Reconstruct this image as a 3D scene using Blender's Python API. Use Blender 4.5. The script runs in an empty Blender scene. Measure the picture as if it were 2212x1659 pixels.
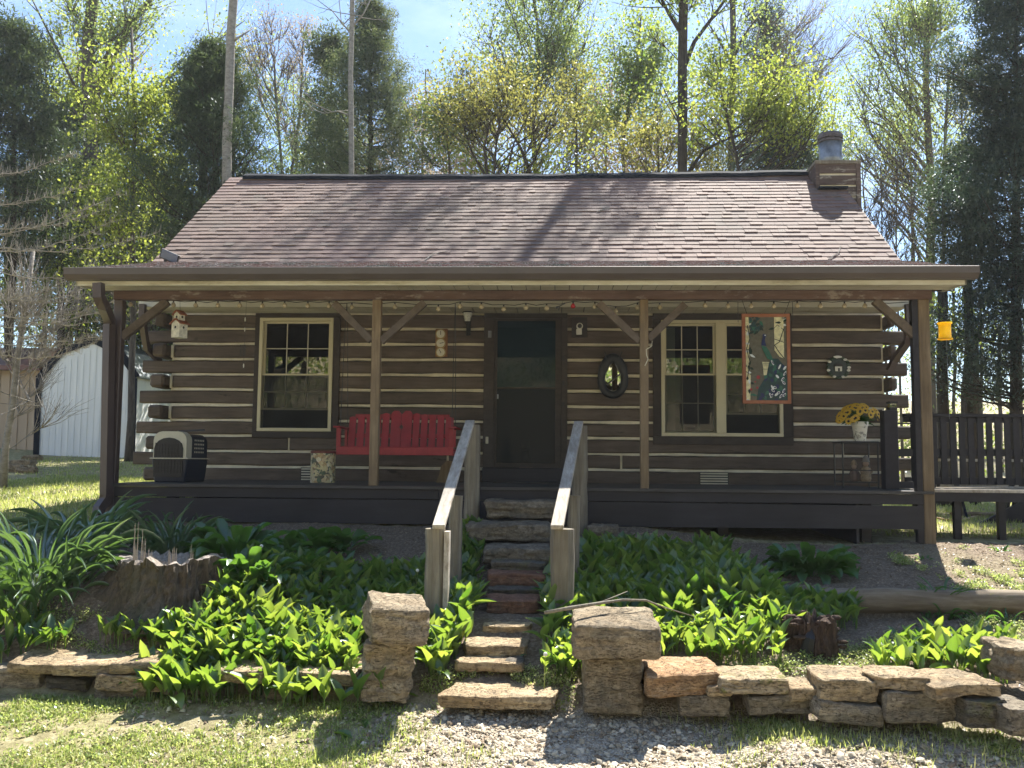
import bpy, bmesh, math, random
import numpy as np
from mathutils import Vector, Matrix, noise

# ------------------------------------------------------------------ camera, sky, sun, exposure
scene = bpy.context.scene
COL = scene.collection
F = 2000.0                                   # focal length in units of a 2212 px wide picture
CAM = Vector((0, 0, 1.5))
ROT = Matrix.Rotation(math.radians(2.92), 3, 'Z') @ Matrix.Rotation(math.radians(90 + 4.93), 3, 'X') @ Matrix.Rotation(math.radians(0.5), 3, 'Z')
cam_data = bpy.data.cameras.new('camera')
cam = bpy.data.objects.new('camera', cam_data)
COL.objects.link(cam)
cam.matrix_world = Matrix.Translation(CAM) @ ROT.to_4x4()
cam_data.sensor_width = 36
cam_data.lens = 36 * F / 2212
cam_data.clip_start = 0.05
cam_data.clip_end = 900
scene.camera = cam

SUN = Vector((0.33, 1.0, 1.3)).normalized()
SUN_EL = math.asin(SUN.z)
SUN_AZ = math.atan2(SUN.x, SUN.y)            # clockwise from +Y
world = bpy.data.worlds.new('World')
scene.world = world
world.use_nodes = True
wn, wl = world.node_tree.nodes, world.node_tree.links
wn.clear()
w_out = wn.new('ShaderNodeOutputWorld'); w_bg = wn.new('ShaderNodeBackground')
sky = wn.new('ShaderNodeTexSky'); sky.sky_type = 'NISHITA'; sky.sun_disc = False
sky.sun_elevation = SUN_EL; sky.sun_rotation = SUN_AZ
sky.air_density = 1.0; sky.dust_density = 0.3; sky.ozone_density = 3.0; sky.altitude = 200
w_tc = wn.new('ShaderNodeTexCoord'); w_map = wn.new('ShaderNodeMapping'); w_map.inputs['Scale'].default_value = (1.0, 1.0, 2.6)
w_n = wn.new('ShaderNodeTexNoise'); w_n.inputs['Scale'].default_value = 2.3; w_n.inputs['Detail'].default_value = 7; w_n.inputs['Roughness'].default_value = 0.55
w_r = wn.new('ShaderNodeValToRGB'); w_r.color_ramp.elements[0].position = 0.54; w_r.color_ramp.elements[1].position = 0.84
w_r.color_ramp.elements[1].color = (0.75, 0.75, 0.75, 1)
w_mix = wn.new('ShaderNodeMixRGB'); w_mix.inputs['Color2'].default_value = (7.0, 7.6, 8.4, 1)
wl.new(w_tc.outputs['Generated'], w_map.inputs['Vector']); wl.new(w_map.outputs['Vector'], w_n.inputs['Vector'])
wl.new(w_n.outputs['Fac'], w_r.inputs['Fac']); wl.new(w_r.outputs['Color'], w_mix.inputs['Fac'])
wl.new(sky.outputs['Color'], w_mix.inputs['Color1']); wl.new(w_mix.outputs['Color'], w_bg.inputs['Color'])
w_bg.inputs['Strength'].default_value = 0.078
wl.new(w_bg.outputs['Background'], w_out.inputs['Surface'])

sun_data = bpy.data.lights.new('sun', 'SUN')
sun_data.energy = 5.0; sun_data.angle = math.radians(0.53); sun_data.color = (1.0, 0.95, 0.86)
sun = bpy.data.objects.new('sun', sun_data); COL.objects.link(sun)
sun.rotation_euler = SUN.to_track_quat('Z', 'Y').to_euler()
sun.location = (10, 30, 40)

scene.view_settings.view_transform = 'Standard'
scene.view_settings.look = 'None'
scene.view_settings.gamma = 1.0
scene.view_settings.use_curve_mapping = False
scene.view_settings.exposure = 1.6
scene.render.engine = 'CYCLES'
cy = scene.cycles
cy.use_denoising = True
cy.max_bounces = 7; cy.diffuse_bounces = 4; cy.glossy_bounces = 3; cy.transmission_bounces = 6; cy.transparent_max_bounces = 12
cy.use_adaptive_sampling = True; cy.adaptive_threshold = 0.02
cy.sample_clamp_indirect = 6

# ------------------------------------------------------------------ helpers
rnd = random.Random(7)

def P(u, v, y):
    """The point of the vertical plane y that lies along the sight line measured at (u, v)."""
    d = ROT @ Vector(((u - 1106) / F, (829.5 - v) / F, -1))
    return CAM + d * (y / d.y)

def PZ(u, v, z):
    d = ROT @ Vector(((u - 1106) / F, (829.5 - v) / F, -1))
    return CAM + d * ((z - 1.5) / d.z)

RT = np.array(ROT.transposed())
def proj(a):
    """Where points (N,3) appear; used to tell which planting bed a spot of ground belongs to."""
    c = (a - np.array(CAM)) @ RT.T
    return np.stack([1106 + F * c[:, 0] / -c[:, 2], 829.5 - F * c[:, 1] / -c[:, 2]], 1)

def wloc(o):
    v = Vector((0, 0, 0))
    while o is not None:
        v += o.location; o = o.parent
    return v

def tag(o, label=None, cat=None, group=None, kind=None):
    if label: o['label'] = label
    if cat: o['category'] = cat
    if group: o['group'] = group
    if kind: o['kind'] = kind
    return o

def empty(name, loc, label=None, cat=None, group=None, parent=None):
    o = bpy.data.objects.new(name, None); COL.objects.link(o)
    o.location = loc; o.empty_display_size = 0.1
    if parent is not None:
        o.location = Vector(loc) - wloc(parent); o.parent = parent
    return tag(o, label, cat, group)

def link_mesh(name, me, mat, parent=None, world=True):
    o = bpy.data.objects.new(name, me); COL.objects.link(o)
    if mat is not None and not me.materials: me.materials.append(mat)
    if parent is not None:
        if world: o.location = -wloc(parent)
        o.parent = parent
    return o

class MB:
    """Collects vertices and faces; build() links them as one mesh object."""
    def __init__(s): s.v = []; s.f = []
    def add(s, vs, fs):
        n = len(s.v); s.v += [tuple(v) for v in vs]; s.f += [tuple(i + n for i in f) for f in fs]; return s
    def box(s, x0, x1, y0, y1, z0, z1, M=None):
        vs = [(x0,y0,z0),(x1,y0,z0),(x1,y1,z0),(x0,y1,z0),(x0,y0,z1),(x1,y0,z1),(x1,y1,z1),(x0,y1,z1)]
        if M is not None: vs = [M @ Vector(v) for v in vs]
        return s.add(vs, [(3,2,1,0),(4,5,6,7),(0,1,5,4),(1,2,6,5),(2,3,7,6),(3,0,4,7)])
    def beam(s, a, b, w, h, up=(0,0,1)):
        a, b = Vector(a), Vector(b); d = (b - a); L = d.length; d.normalize()
        up = Vector(up); sx = d.cross(up)
        if sx.length < 1e-4: sx = d.cross(Vector((0,1,0)))
        sx.normalize(); sz = sx.cross(d)
        M = Matrix((sx, d, sz)).transposed().to_4x4(); M.translation = a
        return s.box(-w/2, w/2, 0, L, -h/2, h/2, M)
    def tube(s, pts, r, n=6, cap=True):
        pts = [Vector(p) for p in pts]; rs = r if isinstance(r, (list, tuple)) else [r] * len(pts)
        N = len(pts); base = len(s.v); ref = None
        for i, p in enumerate(pts):
            t = (pts[min(i+1, N-1)] - pts[max(i-1, 0)])
            t = t.normalized() if t.length > 1e-9 else Vector((0,0,1))
            if ref is None: ref = t.orthogonal().normalized()
            else:
                ref = ref - t * ref.dot(t)
                ref = ref.normalized() if ref.length > 1e-6 else t.orthogonal().normalized()
            bi = t.cross(ref)
            for k in range(n):
                a = 2 * math.pi * k / n
                s.v.append(tuple(p + (ref * math.cos(a) + bi * math.sin(a)) * rs[i]))
        for i in range(N - 1):
            for k in range(n):
                a = base + i*n + k; b = base + i*n + (k+1) % n
                s.f.append((a, b, b + n, a + n))
        if cap:
            s.f.append(tuple(base + k for k in reversed(range(n)))); s.f.append(tuple(base + (N-1)*n + k for k in range(n)))
        return s
    def lathe(s, prof, c=(0,0,0), n=20, cap=True):
        base = len(s.v); c = Vector(c)
        for (r, z) in prof:
            for k in range(n):
                a = 2 * math.pi * k / n
                s.v.append((c.x + r * math.cos(a), c.y + r * math.sin(a), c.z + z))
        for i in range(len(prof) - 1):
            for k in range(n):
                a = base + i*n + k; b = base + i*n + (k+1) % n
                s.f.append((a, b, b + n, a + n))
        if cap:
            s.f.append(tuple(base + k for k in reversed(range(n)))); s.f.append(tuple(base + (len(prof)-1)*n + k for k in range(n)))
        return s
    def prism(s, poly, a, b, axis='y'):
        """poly of (x,z) between y=a and y=b (axis y), or (y,z) between x=a and x=b (axis x)."""
        n = len(poly)
        f = (lambda p, t: (p[0], t, p[1])) if axis == 'y' else ((lambda p, t: (t, p[0], p[1])) if axis == 'x' else (lambda p, t: (p[0], p[1], t)))
        vs = [f(p, a) for p in poly] + [f(p, b) for p in poly]
        fs = [tuple(range(n)), tuple(reversed(range(n, 2*n)))] + [(i, i+n, (i+1) % n + n, (i+1) % n) for i in range(n)]
        return s.add(vs, fs)
    def ball(s, c, r, n=10, m=6, sc=(1,1,1)):
        prof = [(max(1e-4, r * math.sin(math.pi * i / m)), -r * math.cos(math.pi * i / m)) for i in range(m + 1)]
        b = len(s.v); s.lathe(prof, (0,0,0), n, cap=False)
        s.v[b:] = [(v[0]*sc[0] + c[0], v[1]*sc[1] + c[1], v[2]*sc[2] + c[2]) for v in s.v[b:]]
        return s
    def mesh(s, name, smooth=False, bevel=0.0):
        me = bpy.data.meshes.new(name); me.from_pydata(s.v, [], s.f); me.validate()
        bm = bmesh.new(); bm.from_mesh(me)
        bmesh.ops.recalc_face_normals(bm, faces=bm.faces)
        if bevel:
            bmesh.ops.bevel(bm, geom=list(bm.edges), offset=bevel, segments=1, affect='EDGES', profile=0.5)
        bm.to_mesh(me); bm.free()
        if smooth:
            for p in me.polygons: p.use_smooth = True
        return me
    def build(s, name, mat, parent=None, smooth=False, bevel=0.0, world=True):
        return link_mesh(name, s.mesh(name, smooth, bevel), mat, parent, world)

def npmesh(name, V, Fq, smooth=False):
    """A mesh from numpy arrays: V (n,3), Fq (m,k)."""
    V = np.ascontiguousarray(V, dtype=np.float32); Fq = np.ascontiguousarray(Fq, dtype=np.int32)
    me = bpy.data.meshes.new(name); k = Fq.shape[1]
    me.vertices.add(len(V)); me.vertices.foreach_set('co', V.ravel())
    me.loops.add(Fq.size); me.loops.foreach_set('vertex_index', Fq.ravel())
    me.polygons.add(len(Fq)); me.polygons.foreach_set('loop_start', np.arange(0, Fq.size, k, dtype=np.int32))
    me.polygons.foreach_set('loop_total', np.full(len(Fq), k, dtype=np.int32))
    if smooth: me.polygons.foreach_set('use_smooth', np.ones(len(Fq), dtype=bool))
    me.update(calc_edges=True)
    return me

def copy_thing(o, loc=None, rotz=None, scale=None, label=None, parent=None):
    c = o.copy(); COL.objects.link(c); c.parent = parent
    if loc is not None: c.location = loc
    if rotz is not None: c.rotation_euler = (o.rotation_euler.x, o.rotation_euler.y, rotz)
    if scale is not None: c.scale = (scale,) * 3
    if label: c['label'] = label
    for ch in list(o.children): copy_thing(ch, parent=c)
    return c

# ------------------------------------------------------------------ materials
class NT:
    def __init__(s, name):
        s.m = bpy.data.materials.new(name); s.m.use_nodes = True
        s.n = s.m.node_tree.nodes; s.l = s.m.node_tree.links; s.n.clear()
        s.out = s.n.new('ShaderNodeOutputMaterial')
    def node(s, t, **kw):
        n = s.n.new(t)
        for k, v in kw.items():
            if k.startswith('i_'): n.inputs[k[2:].replace('_', ' ')].default_value = v
            else: setattr(n, k, v)
        return n
    def pos(s, scale=(1,1,1), rot=(0,0,0), obj=False):
        g = s.node('ShaderNodeTexCoord').outputs['Object'] if obj else s.node('ShaderNodeNewGeometry').outputs['Position']
        m = s.node('ShaderNodeMapping'); m.inputs['Scale'].default_value = scale; m.inputs['Rotation'].default_value = rot
        s.l.new(g, m.inputs['Vector']); return m.outputs['Vector']
    def noise(s, vec, scale, detail=5, rough=0.6, dist=0.0):
        n = s.node('ShaderNodeTexNoise', i_Scale=scale, i_Detail=detail, i_Roughness=rough, i_Distortion=dist)
        s.l.new(vec, n.inputs['Vector']); return n.outputs['Fac']
    def ramp(s, fac, stops):
        r = s.node('ShaderNodeValToRGB'); e = r.color_ramp.elements
        while len(e) < len(stops): e.new(0.5)
        for i, (p, c) in enumerate(stops):
            e[i].position = p; e[i].color = (*c, 1) if len(c) == 3 else c
        s.l.new(fac, r.inputs['Fac']); return r.outputs['Color']
    def mix(s, fac, a, b, mode='MIX'):
        m = s.node('ShaderNodeMixRGB', blend_type=mode)
        for k, x in (('Fac', fac), ('Color1', a), ('Color2', b)):
            if hasattr(x, 'is_linked') or hasattr(x, 'links'): s.l.new(x, m.inputs[k])
            elif isinstance(x, (int, float)): m.inputs[k].default_value = x
            else: m.inputs[k].default_value = (*x, 1)
        return m.outputs['Color']
    def math(s, op, a, b=None, c=None):
        m = s.node('ShaderNodeMath', operation=op)
        for i, x in enumerate((a, b, c)):
            if x is None: continue
            if isinstance(x, (int, float)): m.inputs[i].default_value = x
            else: s.l.new(x, m.inputs[i])
        return m.outputs[0]
    def orand(s): return s.node('ShaderNodeObjectInfo').outputs['Random']
    def irand(s): return s.node('ShaderNodeNewGeometry').outputs['Random Per Island']
    def principled(s, col, rough=0.8, bump=None, bstr=0.3, bdist=0.01, metal=0.0, spec=0.5, normal=None):
        p = s.node('ShaderNodeBsdfPrincipled')
        for k, x in (('Base Color', col), ('Roughness', rough)):
            if isinstance(x, (int, float)): p.inputs[k].default_value = x
            elif isinstance(x, tuple): p.inputs[k].default_value = (*x, 1)
            else: s.l.new(x, p.inputs[k])
        p.inputs['Metallic'].default_value = metal
        p.inputs['Specular IOR Level'].default_value = spec
        if bump is not None:
            b = s.node('ShaderNodeBump', i_Strength=bstr, i_Distance=bdist); s.l.new(bump, b.inputs['Height'])
            s.l.new(b.outputs['Normal'], p.inputs['Normal'])
        return p.outputs['BSDF']
    def done(s, shader): s.l.new(shader, s.out.inputs['Surface']); return s.m

def wood(name, c1, c2, stretch=(1, 14, 14), scale=3.0, rough=0.75, bump=0.4, weather=None, rv=0.35, spec=0.3):
    t = NT(name); v = t.pos(stretch)
    add = t.node('ShaderNodeVectorMath', operation='ADD'); sc = t.node('ShaderNodeVectorMath', operation='SCALE'); sc.inputs['Scale'].default_value = 37.0
    t.l.new(t.orand(), sc.inputs[0]); t.l.new(v, add.inputs[0]); t.l.new(sc.outputs[0], add.inputs[1]); v = add.outputs[0]
    g = t.noise(v, scale, 7, 0.65, 0.4); g2 = t.noise(t.pos((1,1,1)), 2.3, 4)
    c = t.ramp(g, [(0.3, c1), (0.7, c2)])
    c = t.mix(t.ramp(g2, [(0.35, (0,0,0)), (0.75, (0.55,)*3)]), c, tuple(x * 0.55 for x in c1))
    vary = t.math('MULTIPLY_ADD', t.orand(), rv, 1 - rv / 2)
    c = t.mix(1.0, c, t.ramp(vary, [(0.0, (0,0,0)), (1.0, (1,1,1))]), 'MULTIPLY') if False else c
    hs = t.node('ShaderNodeHueSaturation'); t.l.new(vary, hs.inputs['Value']); t.l.new(c, hs.inputs['Color']); c = hs.outputs['Color']
    if weather:
        w = t.noise(t.pos((stretch[0]*1.6, stretch[1]*0.6, stretch[2]*0.6)), 1.6, 8, 0.7)
        c = t.mix(t.ramp(w, [(weather[1], (0,0,0)), (weather[1] + 0.08, (1,1,1))]), c, weather[0])
    return t.done(t.principled(c, rough, g, bump, 0.006, spec=spec))

def flat(name, col, rough=0.6, metal=0.0, var=0.15, scale=6.0, bump=0.1, spec=0.5, bdist=0.004):
    t = NT(name); n = t.noise(t.pos(), scale, 6)
    c = t.ramp(n, [(0.3, tuple(x * (1 - var) for x in col)), (0.7, tuple(min(1, x * (1 + var)) for x in col))])
    return t.done(t.principled(c, rough, n, bump, bdist, metal, spec))

def leafmat(name, cols, trans, tfac=0.5, gloss=0.06, rough=0.35, nscale=0.8):
    """Thin leaf: diffuse + light coming through + a little sheen; every leaf its own tone."""
    t = NT(name); r = t.irand(); n = t.noise(t.pos(), nscale, 3)
    fac = t.math('MULTIPLY_ADD', n, 0.6, t.math('MULTIPLY_ADD', r, 0.7, -0.15))
    c = t.ramp(fac, [(0.1, cols[0]), (0.5, cols[1]), (0.9, cols[2])])
    tr = t.ramp(fac, [(0.1, trans[0]), (0.9, trans[1])])
    d = t.node('ShaderNodeBsdfDiffuse'); t.l.new(c, d.inputs['Color'])
    x = t.node('ShaderNodeBsdfTranslucent'); t.l.new(tr, x.inputs['Color'])
    m = t.node('ShaderNodeMixShader', i_Fac=tfac); t.l.new(d.outputs[0], m.inputs[1]); t.l.new(x.outputs[0], m.inputs[2])
    g = t.node('ShaderNodeBsdfGlossy', i_Roughness=rough); g.inputs['Color'].default_value = (0.9, 0.95, 1, 1)
    m2 = t.node('ShaderNodeMixShader', i_Fac=gloss); t.l.new(m.outputs[0], m2.inputs[1]); t.l.new(g.outputs[0], m2.inputs[2])
    return t.done(m2.outputs[0])

M = {}
M['log'] = wood('log stained brown', (0.072, 0.056, 0.044), (0.155, 0.122, 0.096), (1, 9, 9), 2.2, 0.7, 0.8, weather=((0.040, 0.031, 0.025), 0.60))
M['trim'] = wood('brown window trim', (0.042, 0.035, 0.031), (0.070, 0.057, 0.048), (3, 8, 8), 2.5, 0.65, 0.3)
M['logend'] = wood('log end reddish brown', (0.085, 0.045, 0.030), (0.15, 0.085, 0.055), (5, 5, 5), 3, 0.75, 0.4)
M['chink'] = flat('pale chinking', (0.66, 0.61, 0.47), 0.9, var=0.2, scale=5, bump=0.5)
M['deck'] = wood('dark painted deck', (0.022, 0.0205, 0.025), (0.038, 0.035, 0.041), (1, 8, 8), 2.0, 0.55, 0.3)
M['decktop'] = wood('deck floor boards', (0.045, 0.042, 0.042), (0.085, 0.08, 0.078), (1, 8, 8), 2.0, 0.5, 0.3)
M['post'] = wood('porch post wood', (0.135, 0.095, 0.055), (0.27, 0.20, 0.12), (14, 14, 0.9), 2.4, 0.75, 0.5)
M['postred'] = wood('porch post stained', (0.10, 0.062, 0.040), (0.17, 0.105, 0.07), (14, 14, 0.9), 2.4, 0.75, 0.5)
M['brace'] = wood('brace wood', (0.085, 0.066, 0.050), (0.16, 0.125, 0.095), (6, 10, 6), 2.4, 0.8, 0.5)
M['beam'] = wood('peeling porch beam', (0.10, 0.060, 0.050), (0.19, 0.13, 0.105), (1.5, 12, 12), 2.6, 0.8, 0.6, weather=((0.26, 0.22, 0.19), 0.56))
M['greywood'] = wood('weathered grey wood', (0.13, 0.11, 0.08), (0.30, 0.265, 0.20), (16, 16, 1.0), 2.2, 0.85, 0.9)
M['railtop'] = wood('bleached rail plank', (0.27, 0.23, 0.175), (0.62, 0.56, 0.47), (14, 1.6, 6), 2.4, 0.8, 0.7)
M['gutter'] = flat('brown gutter metal', (0.085, 0.068, 0.060), 0.45, 0.0, 0.12, 3)
M['downspout'] = flat('brown downspout', (0.065, 0.045, 0.040), 0.4, 0.0, 0.1, 3)
M['bluedeck'] = wood('black brown deck rail', (0.013, 0.012, 0.016), (0.026, 0.024, 0.031), (8, 8, 8), 2.0, 0.5, 0.3)

def m_soffit():
    t = NT('white soffit panel'); v = t.pos()
    n = t.noise(t.pos((0.5, 3, 3)), 3, 8, 0.75)
    c = t.ramp(n, [(0.40, (0.62, 0.60, 0.50)), (0.55, (0.50, 0.47, 0.36)), (0.72, (0.24, 0.21, 0.13))])
    return t.done(t.principled(c, 0.6, n, 0.05))
M['soffit'] = m_soffit()
M['fascia'] = flat('cream fascia', (0.55, 0.53, 0.43), 0.6, var=0.12, scale=2)
M['vinyl'] = flat('cream vinyl window frame', (0.56, 0.52, 0.36), 0.45, var=0.06, scale=3, bump=0.02)
M['muntin'] = flat('window grid', (0.5, 0.48, 0.38), 0.5, var=0.05, bump=0.02)

def m_glass(name, refl, tint, rough=0.01, body=0.0):
    t = NT(name)
    tr = t.node('ShaderNodeBsdfTransparent'); tr.inputs['Color'].default_value = (*tint, 1)
    g = t.node('ShaderNodeBsdfGlossy', i_Roughness=rough)
    fr = t.node('ShaderNodeFresnel', i_IOR=1.5)
    f = t.math('ADD', fr.outputs[0], refl)
    m = t.node('ShaderNodeMixShader'); t.l.new(f, m.inputs[0]); t.l.new(tr.outputs[0], m.inputs[1]); t.l.new(g.outputs[0], m.inputs[2])
    if body:
        d = t.node('ShaderNodeBsdfDiffuse'); d.inputs['Color'].default_value = (0.035, 0.075, 0.10, 1)
        m3 = t.node('ShaderNodeMixShader', i_Fac=body); t.l.new(m.outputs[0], m3.inputs[1]); t.l.new(d.outputs[0], m3.inputs[2]); m = m3
    return t.done(m.outputs[0])
M['glass'] = m_glass('window glass', 0.17, (0.42, 0.50, 0.52))
M['doorglass'] = m_glass('tinted door glass', 0.0, (0.22, 0.32, 0.36), body=0.35)
def m_screen():
    t = NT('insect screen')
    tr = t.node('ShaderNodeBsdfTransparent'); tr.inputs['Color'].default_value = (0.75, 0.75, 0.75, 1)
    d = t.node('ShaderNodeBsdfDiffuse'); d.inputs['Color'].default_value = (0.045, 0.047, 0.045, 1)
    m = t.node('ShaderNodeMixShader', i_Fac=0.42); t.l.new(tr.outputs[0], m.inputs[1]); t.l.new(d.outputs[0], m.inputs[2])
    return t.done(m.outputs[0])
M['screen'] = m_screen()
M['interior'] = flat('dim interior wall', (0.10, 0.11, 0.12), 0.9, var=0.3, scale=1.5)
M['black'] = flat('black paint', (0.012, 0.012, 0.014), 0.5, var=0.1)
M['iron'] = flat('dark iron', (0.03, 0.03, 0.032), 0.45, 0.3, 0.2)
M['galv'] = flat('galvanised steel', (0.23, 0.25, 0.27), 0.42, 0.55, 0.35, 9)
M['flucap'] = flat('rusty flue cap', (0.10, 0.085, 0.085), 0.55, 0.5, 0.4, 14)
M['ridge'] = flat('dark ridge vent', (0.016, 0.020, 0.027), 0.95, var=0.25, scale=3, bump=0.4, spec=0.1)
M['white'] = flat('white paint', (0.72, 0.72, 0.66), 0.5, var=0.08)
M['cream'] = flat('cream plastic', (0.55, 0.52, 0.40), 0.45, var=0.08)
M['red'] = wood('red painted swing', (0.27, 0.026, 0.034), (0.40, 0.042, 0.052), (6, 6, 6), 2.5, 0.45, 0.15, rv=0.15)

def m_shingle(name, island):
    t = NT(name); r = t.irand() if island else t.orand()
    c = t.ramp(r, [(0.0, (0.110, 0.066, 0.057)), (0.3, (0.172, 0.104, 0.088)), (0.6, (0.135, 0.080, 0.069)), (0.88, (0.205, 0.128, 0.102)), (1.0, (0.115, 0.085, 0.072))])
    n = t.noise(t.pos(), 160, 2, 0.8); n2 = t.noise(t.pos((0.6, 0.6, 1)), 0.9, 5)
    c = t.mix(t.ramp(n, [(0.35, (0,0,0)), (0.7, (0.32,)*3)]), c, (0.34, 0.27, 0.23))
    c = t.mix(t.ramp(n2, [(0.4, (0,0,0)), (0.7, (0.45,)*3)]), c, (0.10, 0.085, 0.06))
    n3 = t.noise(t.pos(), 14, 6, 0.7)
    c = t.mix(t.ramp(n3, [(0.62, (0,0,0)), (0.72, (0.7,)*3)]), c, (0.36, 0.31, 0.29))
    return t.done(t.principled(c, 0.85, n, 0.5, 0.003, spec=0.4))
M['shingle'] = m_shingle('brown shingle', False); M['shingles'] = m_shingle('brown shingles', True)
def m_porchshingle(name, island):
    t = NT(name); r = t.irand() if island else t.orand()
    c = t.ramp(r, [(0.0, (0.13, 0.06, 0.05)), (0.3, (0.24, 0.15, 0.13)), (0.55, (0.07, 0.11, 0.09)), (0.75, (0.30, 0.22, 0.20)), (1.0, (0.22, 0.07, 0.06))])
    n = t.noise(t.pos((1, 1, 1)), 60, 4, 0.8)
    c = t.mix(t.ramp(n, [(0.5, (0,0,0)), (0.6, (1,)*3)]), c, (0.5, 0.47, 0.46))
    return t.done(t.principled(c, 0.6, n, 0.6, 0.01, spec=0.6))
M['pshingle'] = m_porchshingle('weathered porch shingles', True)

def m_stone(name, a, b, c3, lich=0.5, moss=0.0, obj=False, strata=1.0):
    t = NT(name); v = t.pos((1, 1, 4)); r = t.orand()
    sc = t.node('ShaderNodeVectorMath', operation='SCALE'); sc.inputs['Scale'].default_value = 23.0; t.l.new(r, sc.inputs[0])
    ad = t.node('ShaderNodeVectorMath', operation='ADD'); t.l.new(v, ad.inputs[0]); t.l.new(sc.outputs[0], ad.inputs[1])
    n1 = t.noise(ad.outputs[0], 3.5, 8, 0.65, 0.6); n2 = t.noise(t.pos((1,1,1)), 28, 8, 0.75); n3 = t.noise(t.pos((1,1,1)), 6, 6, 0.7)
    c = t.ramp(n1, [(0.3, a), (0.5, b), (0.72, c3)])
    c = t.mix(t.ramp(n2, [(0.40, (0.6,)*3), (0.58, (0,0,0))]), c, tuple(x * 0.45 for x in a))
    c = t.mix(t.ramp(n3, [(0.5, (0,0,0)), (0.62, (lich,)*3)]), c, (0.10, 0.10, 0.085))
    hs = t.node('ShaderNodeHueSaturation'); t.l.new(t.math('MULTIPLY_ADD', r, 0.35, 0.82), hs.inputs['Value']); t.l.new(c, hs.inputs['Color']); c = hs.outputs['Color']
    if moss:
        nm = t.noise(t.pos(), 9, 6, 0.7)
        c = t.mix(t.ramp(nm, [(0.52, (0,0,0)), (0.62, (moss,)*3)]), c, (0.14, 0.15, 0.03))
    vc = t.node('ShaderNodeTexVoronoi', feature='DISTANCE_TO_EDGE', i_Scale=5.0); wv = t.node('ShaderNodeVectorMath', operation='ADD'); t.l.new(ad.outputs[0], wv.inputs[0]); nn = t.node('ShaderNodeTexNoise', i_Scale=7.0, i_Detail=5.0); t.l.new(ad.outputs[0], nn.inputs['Vector']); t.l.new(nn.outputs['Color'], wv.inputs[1]); t.l.new(wv.outputs[0], vc.inputs['Vector'])
    crack = t.ramp(vc.outputs['Distance'], [(0.0, (1,)*3), (0.03, (0,0,0))])
    c = t.mix(t.math('MULTIPLY', crack, 0.6), c, (0.07, 0.055, 0.04))
    str_ = t.noise(t.pos((1.2, 1.2, 30)), 1.0, 6, 0.7); c = t.mix(t.ramp(str_, [(0.42, (0.35 * strata,)*3), (0.56, (0,0,0))]), c, tuple(x * 0.6 for x in a))
    bm = t.mix(0.5 * strata, t.mix(0.5, n1, n2), str_); bm = t.mix(crack, bm, (0, 0, 0))
    return t.done(t.principled(c, 0.9, bm, 1.0, 0.035, spec=0.2))
M['stone'] = m_stone('tan sandstone', (0.30, 0.21, 0.12), (0.47, 0.36, 0.22), (0.60, 0.49, 0.32), 0.35, strata=0.6)
M['block'] = m_stone('pitted tan sandstone block', (0.25, 0.19, 0.12), (0.37, 0.295, 0.195), (0.52, 0.45, 0.32), 0.45, strata=0.25)
M['stonemoss'] = m_stone('mossy sandstone', (0.24, 0.18, 0.11), (0.40, 0.31, 0.19), (0.50, 0.40, 0.27), 0.3, 0.8)
M['stoneorange'] = m_stone('orange sandstone', (0.34, 0.18, 0.08), (0.44, 0.29, 0.16), (0.54, 0.43, 0.30), 0.2)
M['stonered'] = m_stone('red brown stone', (0.20, 0.10, 0.065), (0.30, 0.16, 0.10), (0.38, 0.24, 0.16), 0.3)
M['stonegrey'] = m_stone('grey sandstone', (0.19, 0.155, 0.11), (0.30, 0.25, 0.18), (0.42, 0.36, 0.27), 0.5, strata=0.6)
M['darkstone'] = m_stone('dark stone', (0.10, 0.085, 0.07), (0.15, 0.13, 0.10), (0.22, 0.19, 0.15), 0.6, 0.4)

def m_bark(name, a, b, s=(6, 6, 1), moss=0.0):
    t = NT(name); n = t.noise(t.pos(s), 4, 8, 0.7, 0.5); n2 = t.noise(t.pos(), 1.3, 4)
    c = t.ramp(n, [(0.32, a), (0.68, b)])
    if moss: c = t.mix(t.ramp(n2, [(0.5, (0,0,0)), (0.65, (moss,)*3)]), c, (0.07, 0.09, 0.03))
    return t.done(t.principled(c, 0.9, n, 0.8, 0.02, spec=0.2))
M['bark'] = m_bark('grey brown bark', (0.05, 0.042, 0.034), (0.14, 0.12, 0.10))
M['barkdark'] = m_bark('dark bark', (0.030, 0.024, 0.02), (0.08, 0.065, 0.05))
M['barkpale'] = m_bark('pale grey bark', (0.17, 0.155, 0.135), (0.34, 0.32, 0.29), (3, 3, 5))
M['twigpale'] = m_bark('pale twig bark', (0.23, 0.21, 0.175), (0.42, 0.39, 0.33), (5, 5, 5))
M['twig'] = m_bark('brown twig bark', (0.11, 0.09, 0.075), (0.22, 0.18, 0.15), (5, 5, 5))
M['stump'] = m_bark('rotting stump wood', (0.045, 0.034, 0.026), (0.17, 0.135, 0.10), (9, 9, 2.5), 0.4)
M['stumptop'] = m_bark('pale broken stump wood', (0.20, 0.165, 0.13), (0.46, 0.41, 0.35), (12, 12, 2))
M['rotten'] = m_bark('dark crumbling wood', (0.030, 0.020, 0.016), (0.13, 0.085, 0.06), (12, 12, 6))

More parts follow.
